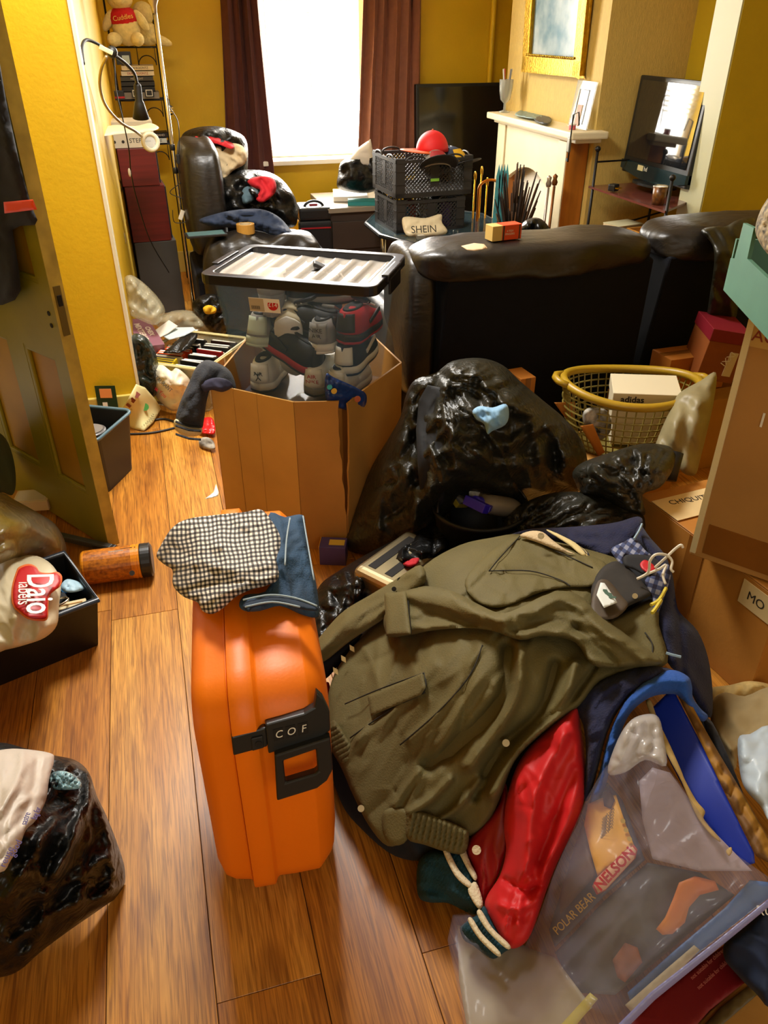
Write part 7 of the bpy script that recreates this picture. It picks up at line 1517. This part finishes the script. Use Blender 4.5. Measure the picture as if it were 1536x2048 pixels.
soft('bag_film', [(905, 1830), (940, 1822), (985, 1850), (1050, 1892), (1075, 1840), (1110, 1740), (1150, 1650), (1172, 1598), (1200, 1550), (1235, 1500), (1262, 1450), (1290, 1432), (1310, 1438), (1325, 1500), (1333, 1530), (1375, 1590), (1410, 1640), (1460, 1700), (1540, 1756), (1540, 1800), (1440, 1882), (1370, 1935), (1300, 1990), (1225, 2065), (930, 2065), (912, 1960), (895, 1880)], on_zb([(a, b_) for a, b_, _ in ZB], .038), M_zip, zb, step=8, puff=.02, pw=30, thick=.012, round_=False, relief=mixr(fold(-40, 70, .012, 5), crum(90, .010, 3)), lines=(([(1290, 1440), (1250, 1560), (1300, 1700), (1320, 1720)], .02, 14), ([(1110, 1920), (1150, 1980), (1190, 2020)], .012, 8), ([(1270, 1950), (1380, 1850), (1500, 1765)], .014, 10)))
soft('zip_strip', [(1225, 2060), (1300, 1985), (1440, 1876), (1540, 1795), (1540, 1812), (1445, 1890), (1310, 2000), (1245, 2065)], on_zb([(1230, 2055), (1300, 1990), (1440, 1880), (1535, 1800)], .045), mat('zip_strip_violet', '#8b8cc0', .3), zb, step=6, puff=.004, pw=6, thick=.006, round_=False)
soft('top_crumple', [(1215, 1545), (1235, 1480), (1262, 1440), (1295, 1428), (1318, 1436), (1328, 1480), (1332, 1532), (1290, 1520), (1250, 1545)], on_zb([(1220, 1540), (1262, 1445), (1315, 1440), (1330, 1528), (1270, 1500)], .05), film('zip_bag_grey', '#cfcac6', .62, .2, bump=.3, bscale=14), zb, step=5, puff=.02, pw=18, thick=.012, relief=mixr(crum(44, .005, 8), streaks((1215, 1430, 1335, 1545), 30, .008, 5, 60, 40, (30, 90), 4)))
# contents
def flat(name, label, cat, ol, off, m_, th=.02, grp=None, parent=None):
    o = soft(name, ol, on_zb(ol, off), m_, parent, step=8, puff=.002, pw=5, back=th, round_=False)
    return tag(o, label, cat, grp) if parent is None else o
gb = flat('board_game', 'yellow and navy board game box with a red lettered plaque inside the zip bag', 'board game', [(1098, 1860), (1130, 1760), (1165, 1660), (1180, 1600), (1215, 1565), (1245, 1600), (1275, 1680), (1290, 1720), (1210, 1790), (1110, 1895)], -.012, mat('game_navy', '#4a4a58', .4, var=.1), .07)
flat('yellow_panel', '', '', [(1168, 1650), (1176, 1608), (1212, 1592), (1232, 1590), (1252, 1650), (1272, 1700), (1195, 1752), (1180, 1700)], .010, mat('game_yellow', '#f2b000', .45, var=.05), .006, parent=gb)
flat('picture_panel', '', '', [(1120, 1790), (1150, 1690), (1166, 1640), (1180, 1705), (1192, 1750), (1120, 1830)], .008, mat('game_brown_art', '#6a4a38', .5, col2='#2a2220', vscale=14), .006, parent=gb)
flat('character_patch', '', '', [(1205, 1585), (1220, 1578), (1230, 1600), (1222, 1618), (1208, 1612)], .014, mat('game_brown_dark', '#4a2a18', .5), .004, parent=gb)
pill = [(1188, 1770), (1195, 1755), (1252, 1700), (1265, 1693), (1272, 1702), (1268, 1718), (1212, 1778), (1196, 1786)]
flat('plaque', '', '', grow(pill, 1.08), .014, mat('plaque_rim_red', '#b8402a', .5), .004, parent=gb); flat('plaque', '', '', pill, .018, mat('plaque_cream', '#e8b890', .5), .004, parent=gb)
def zG(a, b_, l): 
    p = G(a, b_, zat(a, b_)); return p + (Vector(CC) - p).normalized() * l
v = (Vector(CC) - zG(1230, 1738, 0)).normalized(); xd = zG(1262, 1703, 0) - zG(1200, 1770, 0)
lettering('NELSON', .022, wm(gb).inverted() @ frameM(zG(1230, 1738, .030), xd, v.cross(xd)), mat('print_red', '#c0101c', .5), gb, bold=.0008)
xd2 = zG(1190, 1790, 0) - zG(1110, 1868, 0)
lettering('POLAR BEAR', .019, wm(gb).inverted() @ frameM(zG(1148, 1828, .018), xd2, v.cross(xd2)), mat('print_gold2', '#c8a040', .5), gb)
for k in range(7): lettering('lost island party', .007, wm(gb).inverted() @ frameM(zG(1212 - k * .6, 1632 + k * 6, .020), xd2, v.cross(xd2)), M_print, gb)
for a, b_ in ((1246, 1642), (1252, 1660), (1259, 1678)): MB().tube([zG(a, b_, .018), zG(a, b_, .020)], .004, 10).build('dot', mat('label_yellow', '#d8b84a', .5), gb, world=True)
flat('game_board', 'dark slate game board lying in the zip bag', 'board game', [(1110, 1905), (1210, 1800), (1295, 1725), (1400, 1745), (1470, 1790), (1340, 1900), (1230, 1990), (1150, 1985)], -.035, mat('game_slate', '#55595f', .5, col2='#7a7868', vscale=6), .05)
flat('toy', 'orange and pink curved toy piece blurred inside the zip bag', 'toy', [(1312, 1858), (1330, 1835), (1345, 1800), (1358, 1765), (1390, 1752), (1430, 1762), (1438, 1780), (1400, 1790), (1378, 1815), (1370, 1845), (1345, 1868), (1325, 1870)], -.008, mat('toy_orange', '#e89a1c', .5, col2='#d8603a', vscale=7), .03)
flat('game_card', 'brown picture card in the lower part of the zip bag', 'card', [(1225, 1920), (1250, 1885), (1275, 1895), (1285, 1925), (1250, 1965), (1235, 1955)], -.014, mat('card_brown', '#6a4a34', .5, col2='#c87a4a', vscale=16), .01)
flat('folded_board', 'pale folded board flat in the lower end of the zip bag', 'board', [(915, 1850), (990, 1862), (1060, 1897), (1110, 1915), (1185, 2015), (1130, 2062), (935, 2062), (918, 1960)], -.008, mat('board_ivory', '#b8ac8c', .55, var=.1, vscale=5), .015)
flat('yellow_ruler', 'yellow strip along the lower edge of the zip bag', 'strip', [(1110, 2062), (1180, 1985), (1196, 1998), (1140, 2065)], .0, mat('strip_yellow', '#c8b83a', .5), .006)
flat('card_bundle', 'ivory card bundle along the zip of the storage bag', 'cards', [(1250, 2010), (1330, 1940), (1388, 1890), (1400, 1900), (1345, 1955), (1268, 2030)], .010, mat('cards_ivory', '#b8aa84', .6, var=.15, vscale=20), .012)
flat('plastic_sheet', 'pale lilac plastic sheet folded in the upper end of the zip bag', 'sheet', [(1278, 1562), (1305, 1535), (1340, 1545), (1420, 1655), (1505, 1742), (1400, 1742), (1305, 1718), (1285, 1640)], -.004, crinkle(mat('sheet_lilac', '#b3a2aa', .35, var=.08, vscale=6), 6, .3), .03)
flat('blue_board', 'blue board edge lying along the zip inside the storage bag', 'board', [(1255, 1985), (1350, 1900), (1450, 1815), (1500, 1760), (1545, 1765), (1545, 1790), (1440, 1870), (1300, 1985), (1262, 2010)], -.006, mat('board_blue', '#3a6aa8', .45, var=.12, vscale=8), .02)
# beige and white bags behind the blue carton, navy bag and red box in the corner
tag(soft('garment', [(1425, 1400), (1450, 1385), (1490, 1392), (1545, 1378), (1545, 1475), (1500, 1480), (1478, 1500), (1470, 1540), (1448, 1510), (1430, 1470), (1420, 1430)], zc((1425, 1410, .16), (1540, 1390, .22), (1480, 1490, .24), (1450, 1480, .22), (1465, 1535, .22)), mat('cloth_khaki', '#9a8458', .8, var=.12, vscale=12, sheen=.2), step=5, puff=.04, pw=28, back=.10, relief=mixr(fold(50, 30, .02, 5), crum(44, .010, 4))), 'khaki cloth bundle on the floor before the wide carton', 'garment')
tag(soft('brown_paper', [(1415, 1378), (1460, 1370), (1500, 1362), (1545, 1372), (1545, 1400), (1480, 1398), (1430, 1402)], zc((1420, 1382, .05), (1540, 1380, .08), (1480, 1396, .05)), M_tear, step=5, puff=.02, pw=10, back=.05, relief=crum(26, .012, 7)), 'crumpled brown paper at the foot of the wide carton', 'paper')
tag(soft('carrier_bag', [(1476, 1478), (1500, 1468), (1545, 1462), (1545, 1640), (1520, 1610), (1492, 1580), (1480, 1545)], zc((1480, 1480, .34), (1540, 1470, .36), (1540, 1630, .38), (1485, 1550, .35)), film('carrier_ice', '#c8d8e4', .78, .3, bump=.2, bscale=12), step=6, puff=.03, pw=20, back=.05, relief=mixr(crum(50, .016, 9), fold(70, 40, .012, 3))), 'ice white plastic bag beside the torn blue carton', 'bag')
tag(soft('black_holdall', [(1400, 1440), (1425, 1445), (1470, 1545), (1490, 1600), (1470, 1570), (1440, 1520)], zc((1402, 1442, .30), (1430, 1450, .31), (1485, 1595, .32)), M_cblk, step=6, puff=.02, pw=10, back=.10), 'black holdall strap squeezed behind the torn blue carton', 'holdall')
nb = tag(soft('navy_bag', [(1452, 1880), (1490, 1850), (1545, 1808), (1545, 2005), (1510, 1985), (1470, 1945), (1448, 1915)], zc((1455, 1885, .20), (1540, 1815, .25), (1540, 1990, .20), (1470, 1940, .18)), mat('fabric_bag_navy', '#0a1c3a', .8, var=.2, vscale=30, sheen=.3), step=6, puff=.03, pw=26, back=.08, relief=fold(30, 40, .010, 3)), 'navy fabric bag with white lettering in front of the zip bag', 'bag')
lettering('RU', .022, wm(nb).inverted() @ frameM(G(1530, 1822, .27) + (Vector(CC) - G(1530, 1822, .27)).normalized() * .03, (1, -.3, 0), (.1, .6, .8)), M_lett, nb)
rb = thing('red_box', 'dark red printed carton on the floor at the edge of the zip bag', 'box', (.83, .55, 0))
soft('lid', [(1240, 2065), (1300, 1998), (1400, 1925), (1448, 1890), (1475, 1945), (1490, 1965), (1420, 2020), (1380, 2065)], zc((1245, 2060, .13), (1440, 1895, .13), (1485, 1960, .13), (1385, 2060, .13)), mat('carton_dark_red', '#7a1216', .45, var=.1), rb, step=10, puff=.002, pw=5, back=.12, round_=False)
for a0, b0, a1, b1 in ((1390, 1950, 1440, 1905), (1405, 1968, 1452, 1925)):
    p = (G(a0, b0, .136) + G(a1, b1, .136)) / 2; xd = G(a1, b1, .136) - G(a0, b0, .136)
    lettering('not suitable for children', .009, wm(rb).inverted() @ frameM(p, xd, Vector((0, 0, 1)).cross(xd)), mat('print_pink', '#c06a5a', .6), rb)
fbk = thing('flat_carton', 'brown carton flap lying under the dark red carton', 'box', (.95, .55, 0))
soft('sheet', [(1380, 2065), (1425, 2018), (1492, 1962), (1545, 2005), (1545, 2065)], zc((1385, 2062, .05), (1490, 1968, .05), (1540, 2060, .05)), M_cardd, fbk, step=12, puff=.001, pw=5, back=.05, round_=False)
soft('tape', [(1395, 2065), (1440, 2015), (1500, 1968), (1520, 1985), (1450, 2045), (1430, 2065)], zc((1400, 2062, .055), (1500, 1972, .055), (1440, 2050, .055)), mat('tape_olive', '#5a4a2a', .3), fbk, step=12, puff=.001, pw=5, thick=.002, round_=False)
# ================================================================== front left: tray with tools, canister, bags
M_bbox = mat('tray_black_worn', '#100f0d', .42, var=.3, vscale=6, bump=.1, bscale=40)
# tray axes from its rim corners
c_ = G(205, 1290, 0); l_ = G(0, 1375, 0); ang = math.atan2(l_.y - c_.y, l_.x - c_.x)   # long near side runs this way
tr = thing('tool_tray', 'black rectangular tub of tools and brushes on the floor beside the door', 'tray', (c_.x, c_.y, 0), ang)
# local: x along near side (to the left), y towards the door is negative of the left normal
TLx, TLy, THz, th = .52, .25, .165, .006
b = MB()
sgn = -1   # depth direction
for c, d in (((TLx / 2, 0, THz / 2), (TLx, th, THz)), ((TLx / 2, sgn * TLy, THz / 2), (TLx, th, THz)), ((0, sgn * TLy / 2, THz / 2), (th, TLy, THz)), ((TLx, sgn * TLy / 2, THz / 2), (th, TLy, THz)), ((TLx / 2, sgn * TLy / 2, .004), (TLx, TLy, .008))): b.box(c, d)
b.v = [(x + (.012 if x < .1 else 0) * (1 if z < .1 else -1), y + (.010 if y < -.1 else -.010) * (1 if z < .1 else -1), z) for x, y, z in b.v]; b.build('tub', M_bbox, tr)
b = MB(); b.tube([(-.014, .013, THz), (-.014, sgn * TLy - .013, THz), (TLx, sgn * TLy - .013, THz), (TLx, .013, THz)], .009, 8, closed=True); b.build('rim', mat('rim_slate', '#2a3038', .3), tr, smooth=True)
TM = Matrix.Translation(tr.location) @ Matrix.Rotation(ang, 4, 'Z')
def tl(x, y, z): return TM @ Vector((x, sgn * y, z))
def brush(label, x, y, z, rz, hm, fm, ln=.13):
    t = thing('paint_brush', label, 'brush', tl(x, y, z), rot=(0, math.radians(-12), ang + math.radians(rz)), group='brushes in the tool tray')
    MB().box((0, 0, 0), (.05, .06, .016)).build('ferrule', M_ss, t, bevel=.002); MB().box((.05, 0, 0), (.055, .055, .014)).build('bristles', fm, t, bevel=.002)
    MB().tube([(-.02, 0, 0), (-.06, 0, 0), (-.025 - ln, 0, 0)], [.012, .009, .012], 10).build('handle', hm, t, smooth=True)
    return t
brush('wide paint brush with black bristles in the tool tray', .13, .10, .14, 200, M_dwood, M_rub)
brush('blue handled paint brush in the tool tray', .17, .13, .125, 20, mat('handle_blue', '#2a6a9a', .4), M_rub)
brush('wooden handled brush across the back of the tool tray', .10, .17, .135, 60, M_pine, mat('bristle_tan', '#6a5230', .9))
t = thing('filler_strip', 'cream plastic strip lying along the inner edge of the tool tray', 'strip', tl(.075, .045, .135), rot=(0, 0, ang + math.radians(-16))); MB().box((0, 0, .006), (.14, .030, .012)).build('strip', mat('plastic_cream', '#d8c79a', .45), t, bevel=.003); MB().box((0, 0, .0125), (.12, .004, .002)).build('groove', M_cardd, t)
b = MB(); b.tube(smoothpath([tl(.14, .02, .16), tl(.06, .03, .165), tl(.05, .045, .165), tl(.07, .055, .165), tl(.17, .05, .16)], 6), .003, 6); tag(b.build('wire_hook', M_chrome, smooth=True), 'bent chrome wire hook across the tool tray corner', 'hook')
t = thing('bottle_cap', 'beige plastic cap among the brushes in the tool tray', 'cap', tl(.15, .19, .12)); MB().lathe([(0, 0), (.022, 0), (.024, .03), (0, .032)], 18).build('cap', mat('plastic_beige', '#b09a70', .5), t); MB().lathe([(0, .032), (.012, .032), (.010, .05), (0, .05)], 12).build('nozzle', mat('plastic_beige', '#b09a70', .5), t)
tag(soft('blue_rag', [(122, 1170), (135, 1158), (160, 1165), (168, 1178), (145, 1185), (126, 1182)], zc((124, 1172, .15), (165, 1172, .15), (145, 1183, .15)), mat('cloth_ice_blue', '#a8c8d8', .6), step=4, puff=.012, pw=8, thick=.004, relief=crum(12, .01, 3)), 'ice blue plastic rag among the brushes in the tool tray', 'rag')
t = thing('tool_box_blue', 'small blue and beige carton in the tool tray', 'box', tl(.20, .10, .06), ang + .3); MB().box((0, 0, .045), (.08, .06, .09)).build('carton', mat('carton_blue', '#2a5a8a', .5), t, bevel=.001, seg=1); MB().box((.01, 0, .0905), (.05, .05, .001)).build('label', mat('label_beige', '#b09468', .5), t)
t = thing('tool_pile', 'black power tool case filling the tool tray', 'tool', tl(.24, .125, .012), ang); MB().box((0, 0, .045), (.42, .2, .09)).build('case', M_blk2, t, bevel=.01); MB().box((0.05, 0.0, .092), (.1, .03, .012)).build('handle', M_blk, t, bevel=.003)
# white bag with the red splash emblem, slumped over the tray
dbg = tag(soft('carrier_bag', [(-40, 1190), (-10, 1130), (30, 1115), (65, 1110), (95, 1122), (115, 1145), (122, 1175), (118, 1210), (114, 1250), (90, 1275), (50, 1290), (10, 1300), (-40, 1310)], zc((-30, 1150, .20), (60, 1115, .19), (118, 1160, .19), (112, 1250, .185), (20, 1298, .18), (40, 1200, .25)), mat('carrier_ivory', '#d2c6a4', .45, var=.05, bump=.15, bscale=18), step=5, puff=.04, pw=30, back=.01, relief=mixr(crum(40, .016, 14), fold(60, 26, .012, 5)), lines=(([(20, 1300), (30, 1230), (10, 1180)], .012, 8), ([(70, 1280), (85, 1230)], .01, 6))), 'ivory carrier bag with a red splash emblem slumped over the tool tray', 'bag')
emb = [(40, 1137), (58, 1131), (72, 1136), (80, 1146), (97, 1148), (112, 1146), (121, 1155), (118, 1172), (106, 1182), (97, 1192), (95, 1212), (93, 1235), (76, 1238), (56, 1234), (40, 1222), (30, 1212), (26, 1195), (27, 1172), (34, 1148)]
EC = zc((40, 1140, .285), (110, 1150, .265), (90, 1235, .272), (28, 1200, .295), (70, 1185, .298))
soft('emblem_border', grow(emb, 1.07), EC, mat('print_orange', '#d8662a', .5), dbg, step=6, puff=.002, pw=8, thick=.02)
EC2 = [(a, b_, t_ - .004) for a, b_, t_ in EC]
soft('emblem', emb, EC2, mat('print_red3', '#b81418', .45), dbg, step=6, puff=.002, pw=8, thick=.012)
p = G(78, 1186, .30); v = (Vector(CC) - p).normalized(); xd = (G(78, 1240, .30) - G(78, 1130, .30))
lettering('Daio', .088, wm(dbg).inverted() @ frameM(p + v * .022, xd, v.cross(xd)), M_lett, dbg, bold=.001)
p = G(49, 1186, .30); lettering('labels', .044, wm(dbg).inverted() @ frameM(p + v * .022, xd, v.cross(xd)), M_lett, dbg)
# orange canister lying by the door
ca, cb_ = G(200, 1132, .055), G(305, 1118, .055); ax = (cb_ - ca); L_ = ax.length
cn = thing('canister', 'orange wipes canister with a black lid lying on the floor at the door edge', 'canister', ca - Vector((0, 0, .055)))
Mx = wm(cn).inverted() @ Matrix.Translation(ca) @ ax.to_track_quat('Z', 'Y').to_matrix().to_4x4()
M_can = mat('canister_orange', '#e08a14', .35)
MB().lathe([(0, -.05), (.050, -.05), (.053, -.045), (.053, L_ * .66), (.0545, L_ * .66), (.0545, L_ * .70), (.053, L_ * .705), (.053, L_ * .73), (.0545, L_ * .735), (.0545, L_ * .77), (.052, L_ * .78), (0, L_ * .78)], 32, Mx).build('body', M_can, cn, smooth=False)
MB().lathe([(0, L_ * .78), (.053, L_ * .78), (.054, L_ * .80), (.054, L_ * .97), (.046, L_), (0, L_)], 32, Mx).build('lid', M_blk, cn, bevel=.001)
MB().lathe([(.0535, -.04), (.0538, -.04), (.0538, L_ * .62), (.0535, L_ * .62)], 32, Mx).build('label', mat('label_amber_print', '#d07a10', .4, col2='#8a4a0c', vscale=90), cn)
v = (Vector(CC) - (ca + cb_) / 2).normalized(); xd = ax.normalized()
for px, py, s, w_ in ((232, 1107, 'SCRUB', M_print), (256, 1101, 'XL', M_lett)):
    p = G(px, py, .10); b = MB(); b.box((0, 0, 0), (.045, .018, .001), wm(cn).inverted() @ frameM(p + v * .004, xd, v.cross(xd))); b.build('label_patch', M_blk if s == 'XL' else M_lett, cn); lettering(s, .015, wm(cn).inverted() @ frameM(p + v * .0055, xd, v.cross(xd)), w_, cn)
p = G(264, 1146, .075); b = MB(); b.tube([p + v * .012, p + v * .014], .008, 14); b.build('symbol', M_print, cn, world=True)
# translucent bag and odds behind the tray
tag(soft('clear_bag', [(-40, 1000), (0, 985), (30, 1000), (75, 1025), (112, 1050), (132, 1090), (128, 1115), (95, 1122), (65, 1112), (30, 1116), (-40, 1130)], zc((-30, 1010, .30), (40, 1010, .26), (130, 1095, .10), (60, 1110, .16), (0, 1060, .32), (80, 1060, .22)), crinkle(mat('bag_tan_translucent', '#8a7430', .35, col2='#6a6660', vscale=5), 6, .3), step=6, puff=.06, pw=40, back=.04, relief=mixr(crum(46, .03, 16), fold(30, 30, .014, 4))), 'tan grey plastic bag slumped behind the tool tray', 'bag')
tag(soft('garment', [(-40, 860), (5, 870), (25, 910), (32, 960), (25, 990), (0, 985), (-40, 1000)], zc((0, 880, .30), (30, 960, .14), (0, 985, .22)), mat('cloth_sage', '#5a6a4a', .85, var=.2, vscale=12), step=6, puff=.03, pw=24, back=.03, relief=fold(70, 22, .014, 5)), 'sage green cloth piled at the door foot', 'garment')
t = thing('white_tray', 'shallow white box behind the tan bag by the door', 'box', G(70, 1010, .03), math.radians(-8)); MB().box((0, 0, .02), (.12, .09, .04)).build('tray', M_label, t, bevel=.004); MB().box((0, 0, .041), (.10, .07, .002)).build('lid_panel', M_sbw, t)
t = thing('tool_bundle', 'long dark tool lying along the foot of the door', 'tool', G(150, 1085, .015), math.radians(-36)); MB().box((0, 0, .012), (.30, .022, .022)).build('shaft', mat('tool_grey', '#4a4a44', .5, .3), t, bevel=.004); MB().box((-.13, 0, .016), (.06, .04, .03)).build('grip', mat('grip_teal', '#2a5a5a', .5), t, bevel=.006); MB().box((.12, 0, .012), (.08, .03, .015)).build('head', M_blk, t, bevel=.004)
# ================================================================== bin bag in the front left corner
fbag = tag(soft('rubbish_bag', [(-300, 1700), (-280, 1600), (-200, 1530), (-80, 1490), (0, 1485), (45, 1495), (105, 1510), (150, 1520), (178, 1545), (193, 1590), (210, 1625), (232, 1680), (250, 1740), (243, 1785), (205, 1815), (140, 1860), (80, 1905), (40, 1940), (0, 1955), (-80, 1965), (-200, 1930), (-280, 1830)], zc((-290, 1700, .03), (-180, 1550, .2), (-190, 1920, .03), (-140, 1720, .34), (0, 1490, .26), (110, 1520, .26), (185, 1560, .22), (248, 1740, .03), (200, 1810, .03), (80, 1900, .03), (0, 1950, .03), (60, 1700, .34), (150, 1680, .24), (0, 1600, .36)), M_bag, step=6, puff=.05, pw=50, back=.02,
    relief=mixr(crum(95, .016, 18, 5), radial(180, 1580, 22, .02, 30, 380, 6), streaks((-280, 1490, 250, 1960), 170, .026, 6, -48, 26, (60, 220), 5)), lines=(([(180, 1545), (175, 1600), (150, 1660), (110, 1750)], .05, 12), ([(195, 1600), (215, 1680), (228, 1750)], .03, 9), ([(60, 1860), (120, 1820), (210, 1790)], .022, 8), ([(30, 1870), (100, 1800), (180, 1760)], -.02, 8), ([(10, 1800), (60, 1720), (110, 1640)], .03, 10), ([(0, 1930), (40, 1910), (60, 1900)], .02, 7))), 'glossy black bin bag on the open laminate floor holding a white carrier bag', 'bag')
tag(soft('foil_scrap', [(95, 1560), (105, 1545), (130, 1542), (155, 1555), (162, 1575), (130, 1580), (100, 1576)], zc((97, 1562, .325), (160, 1560, .31), (130, 1578, .32)), mat('film_blue_shiny', '#28424a', .12, col2='#a8d4dc', vscale=40, bump=.8, bscale=60), step=3, puff=.014, pw=10, thick=.006, relief=crum(10, .02, 3)), 'shiny pale blue film crumpled in the mouth of the glossy bin bag', 'film')
BC = zc((0, 1505, .37), (100, 1515, .34), (90, 1600, .37), (45, 1680, .43), (0, 1740, .44), (30, 1580, .43))
wbg = tag(soft('carrier_bag', [(-150, 1600), (-90, 1520), (0, 1500), (45, 1498), (100, 1506), (108, 1520), (98, 1560), (92, 1600), (72, 1640), (52, 1660), (40, 1690), (22, 1720), (0, 1745), (-70, 1730), (-130, 1680)], zc((0, 1505, .37), (100, 1515, .34), (90, 1600, .37), (45, 1680, .43), (0, 1740, .44), (30, 1580, .43)), crinkle(mat('carrier_grey_lilac', '#cbbfb0', .45, var=.06), 9, .08), step=5, puff=.03, pw=30, back=.02, relief=mixr(crum(50, .006, 21), streaks((-100, 1500, 108, 1750), 50, .012, 6, 105, 25, (40, 140), 6)), lines=(([(45, 1500), (35, 1560), (0, 1620)], .02, 9), ([(75, 1510), (65, 1590), (40, 1650)], -.014, 8))), 'white carrier bag with purple lettering stuffed in the glossy bin bag on the open floor', 'bag')
M_purp = mat('print_violet', '#4a3a7a', .6)
for a_, c_, tx in (((60, 1655), (84, 1600), 'bag for'), ((40, 1668), (62, 1608), 'sastre'), ((18, 1722), (44, 1672), 'good'), ((2, 1738), (24, 1690), 'reuse')): sprint(wbg, BC, tx, .014, *a_, *c_, M_purp, .055)
# ================================================================== clothes on the suitcase
gm = check_mat('gingham_black_white', '#efe6d4', '#6f6862', '#0d0b0d', 1., 1.)
shg = tag(soft('gingham_shirt', [(313, 1112), (325, 1085), (345, 1055), (375, 1038), (430, 1030), (490, 1024), (522, 1019), (542, 1040), (556, 1062), (562, 1085), (558, 1130), (555, 1160), (530, 1172), (500, 1180), (470, 1195), (448, 1215), (425, 1228), (405, 1222), (395, 1205), (370, 1195), (352, 1180), (345, 1165), (345, 1140), (330, 1130)], [(a, b_, tz(a, b_, z)) for a, b_, z in ((315, 1112, .47), (350, 1060, .555), (430, 1035, .585), (520, 1022, .595), (558, 1080, .595), (555, 1150, .60), (430, 1215, .585), (350, 1170, .53), (450, 1110, .61), (390, 1120, .59))], gm, step=4, puff=.022, pw=22, thick=.006, uvscale=9, uvdir=-.12, relief=mixr(fold(100, 30, .008, 3), streaks((310, 1020, 562, 1230), 60, .010, 5, 60, 60, (30, 110), 5)), lines=(([(340, 1130), (400, 1125), (470, 1140), (540, 1130)], .012, 10), ([(360, 1190), (420, 1170), (500, 1165)], -.012, 8), ([(400, 1210), (450, 1185), (550, 1150)], .012, 7))), 'black and white gingham shirt folded on the orange suitcase', 'shirt')
M_jean = mat('denim_mid_blue', '#2c4a66', .85, var=.35, vscale=9, bump=.3, bscale=220)
jn = thing('jeans', 'blue denim jeans folded on the orange suitcase beside the gingham shirt', 'jeans', (.2, 1.33, .57))
soft('denim', [(535, 1034), (570, 1034), (605, 1030), (612, 1060), (620, 1110), (632, 1165), (638, 1215), (632, 1235), (600, 1228), (560, 1212), (520, 1222), (490, 1222), (478, 1210), (490, 1190), (540, 1170)], [(a, b_, tz(a, b_, z)) for a, b_, z in ((540, 1036, .575), (605, 1033, .555), (636, 1215, .52), (600, 1225, .55), (490, 1215, .585), (560, 1120, .59), (620, 1120, .54))], M_jean, jn, step=4, puff=.016, pw=16, thick=.006, relief=mixr(fold(80, 26, .010, 6), crum(30, .006, 8)))
M_stitch = mat('stitch_pale', '#9fb0b8', .8)
for k, ln in enumerate(([(580, 1036), (573, 1080), (570, 1130)], [(606, 1032), (614, 1080), (628, 1160)], [(486, 1200), (540, 1190), (590, 1196), (634, 1212)], [(490, 1214), (545, 1204), (600, 1214)])):
    z = .60 if k != 1 else .555
    MB().tube(smoothpath([G(a, b_, z + .012) for a, b_ in ln], 5), .0018, 5).build('seam', M_stitch, jn, world=True, smooth=True)
soft('waistband', [(485, 1212), (500, 1200), (560, 1192), (625, 1205), (634, 1222), (600, 1218), (555, 1206), (510, 1214), (497, 1224)], [(a, b_, tz(a, b_, .605)) for a, b_ in ((488, 1212), (560, 1196), (630, 1215), (500, 1220))], mat('denim_dark', '#16283c', .85, var=.3, vscale=20), jn, step=3, puff=.010, pw=8, thick=.012)
# torn tag on the suitcase end
tag(soft('paper_tag', [(409, 998), (420, 990), (427, 984), (432, 968), (438, 985), (436, 992), (424, 996)], [(a, b_, tz(a, b_, .575)) for a, b_ in ((410, 998), (432, 970), (437, 990))], M_lett, step=3, puff=.003, pw=4, thick=.002, round_=False), 'small white paper tag at the far end of the suitcase', 'tag')
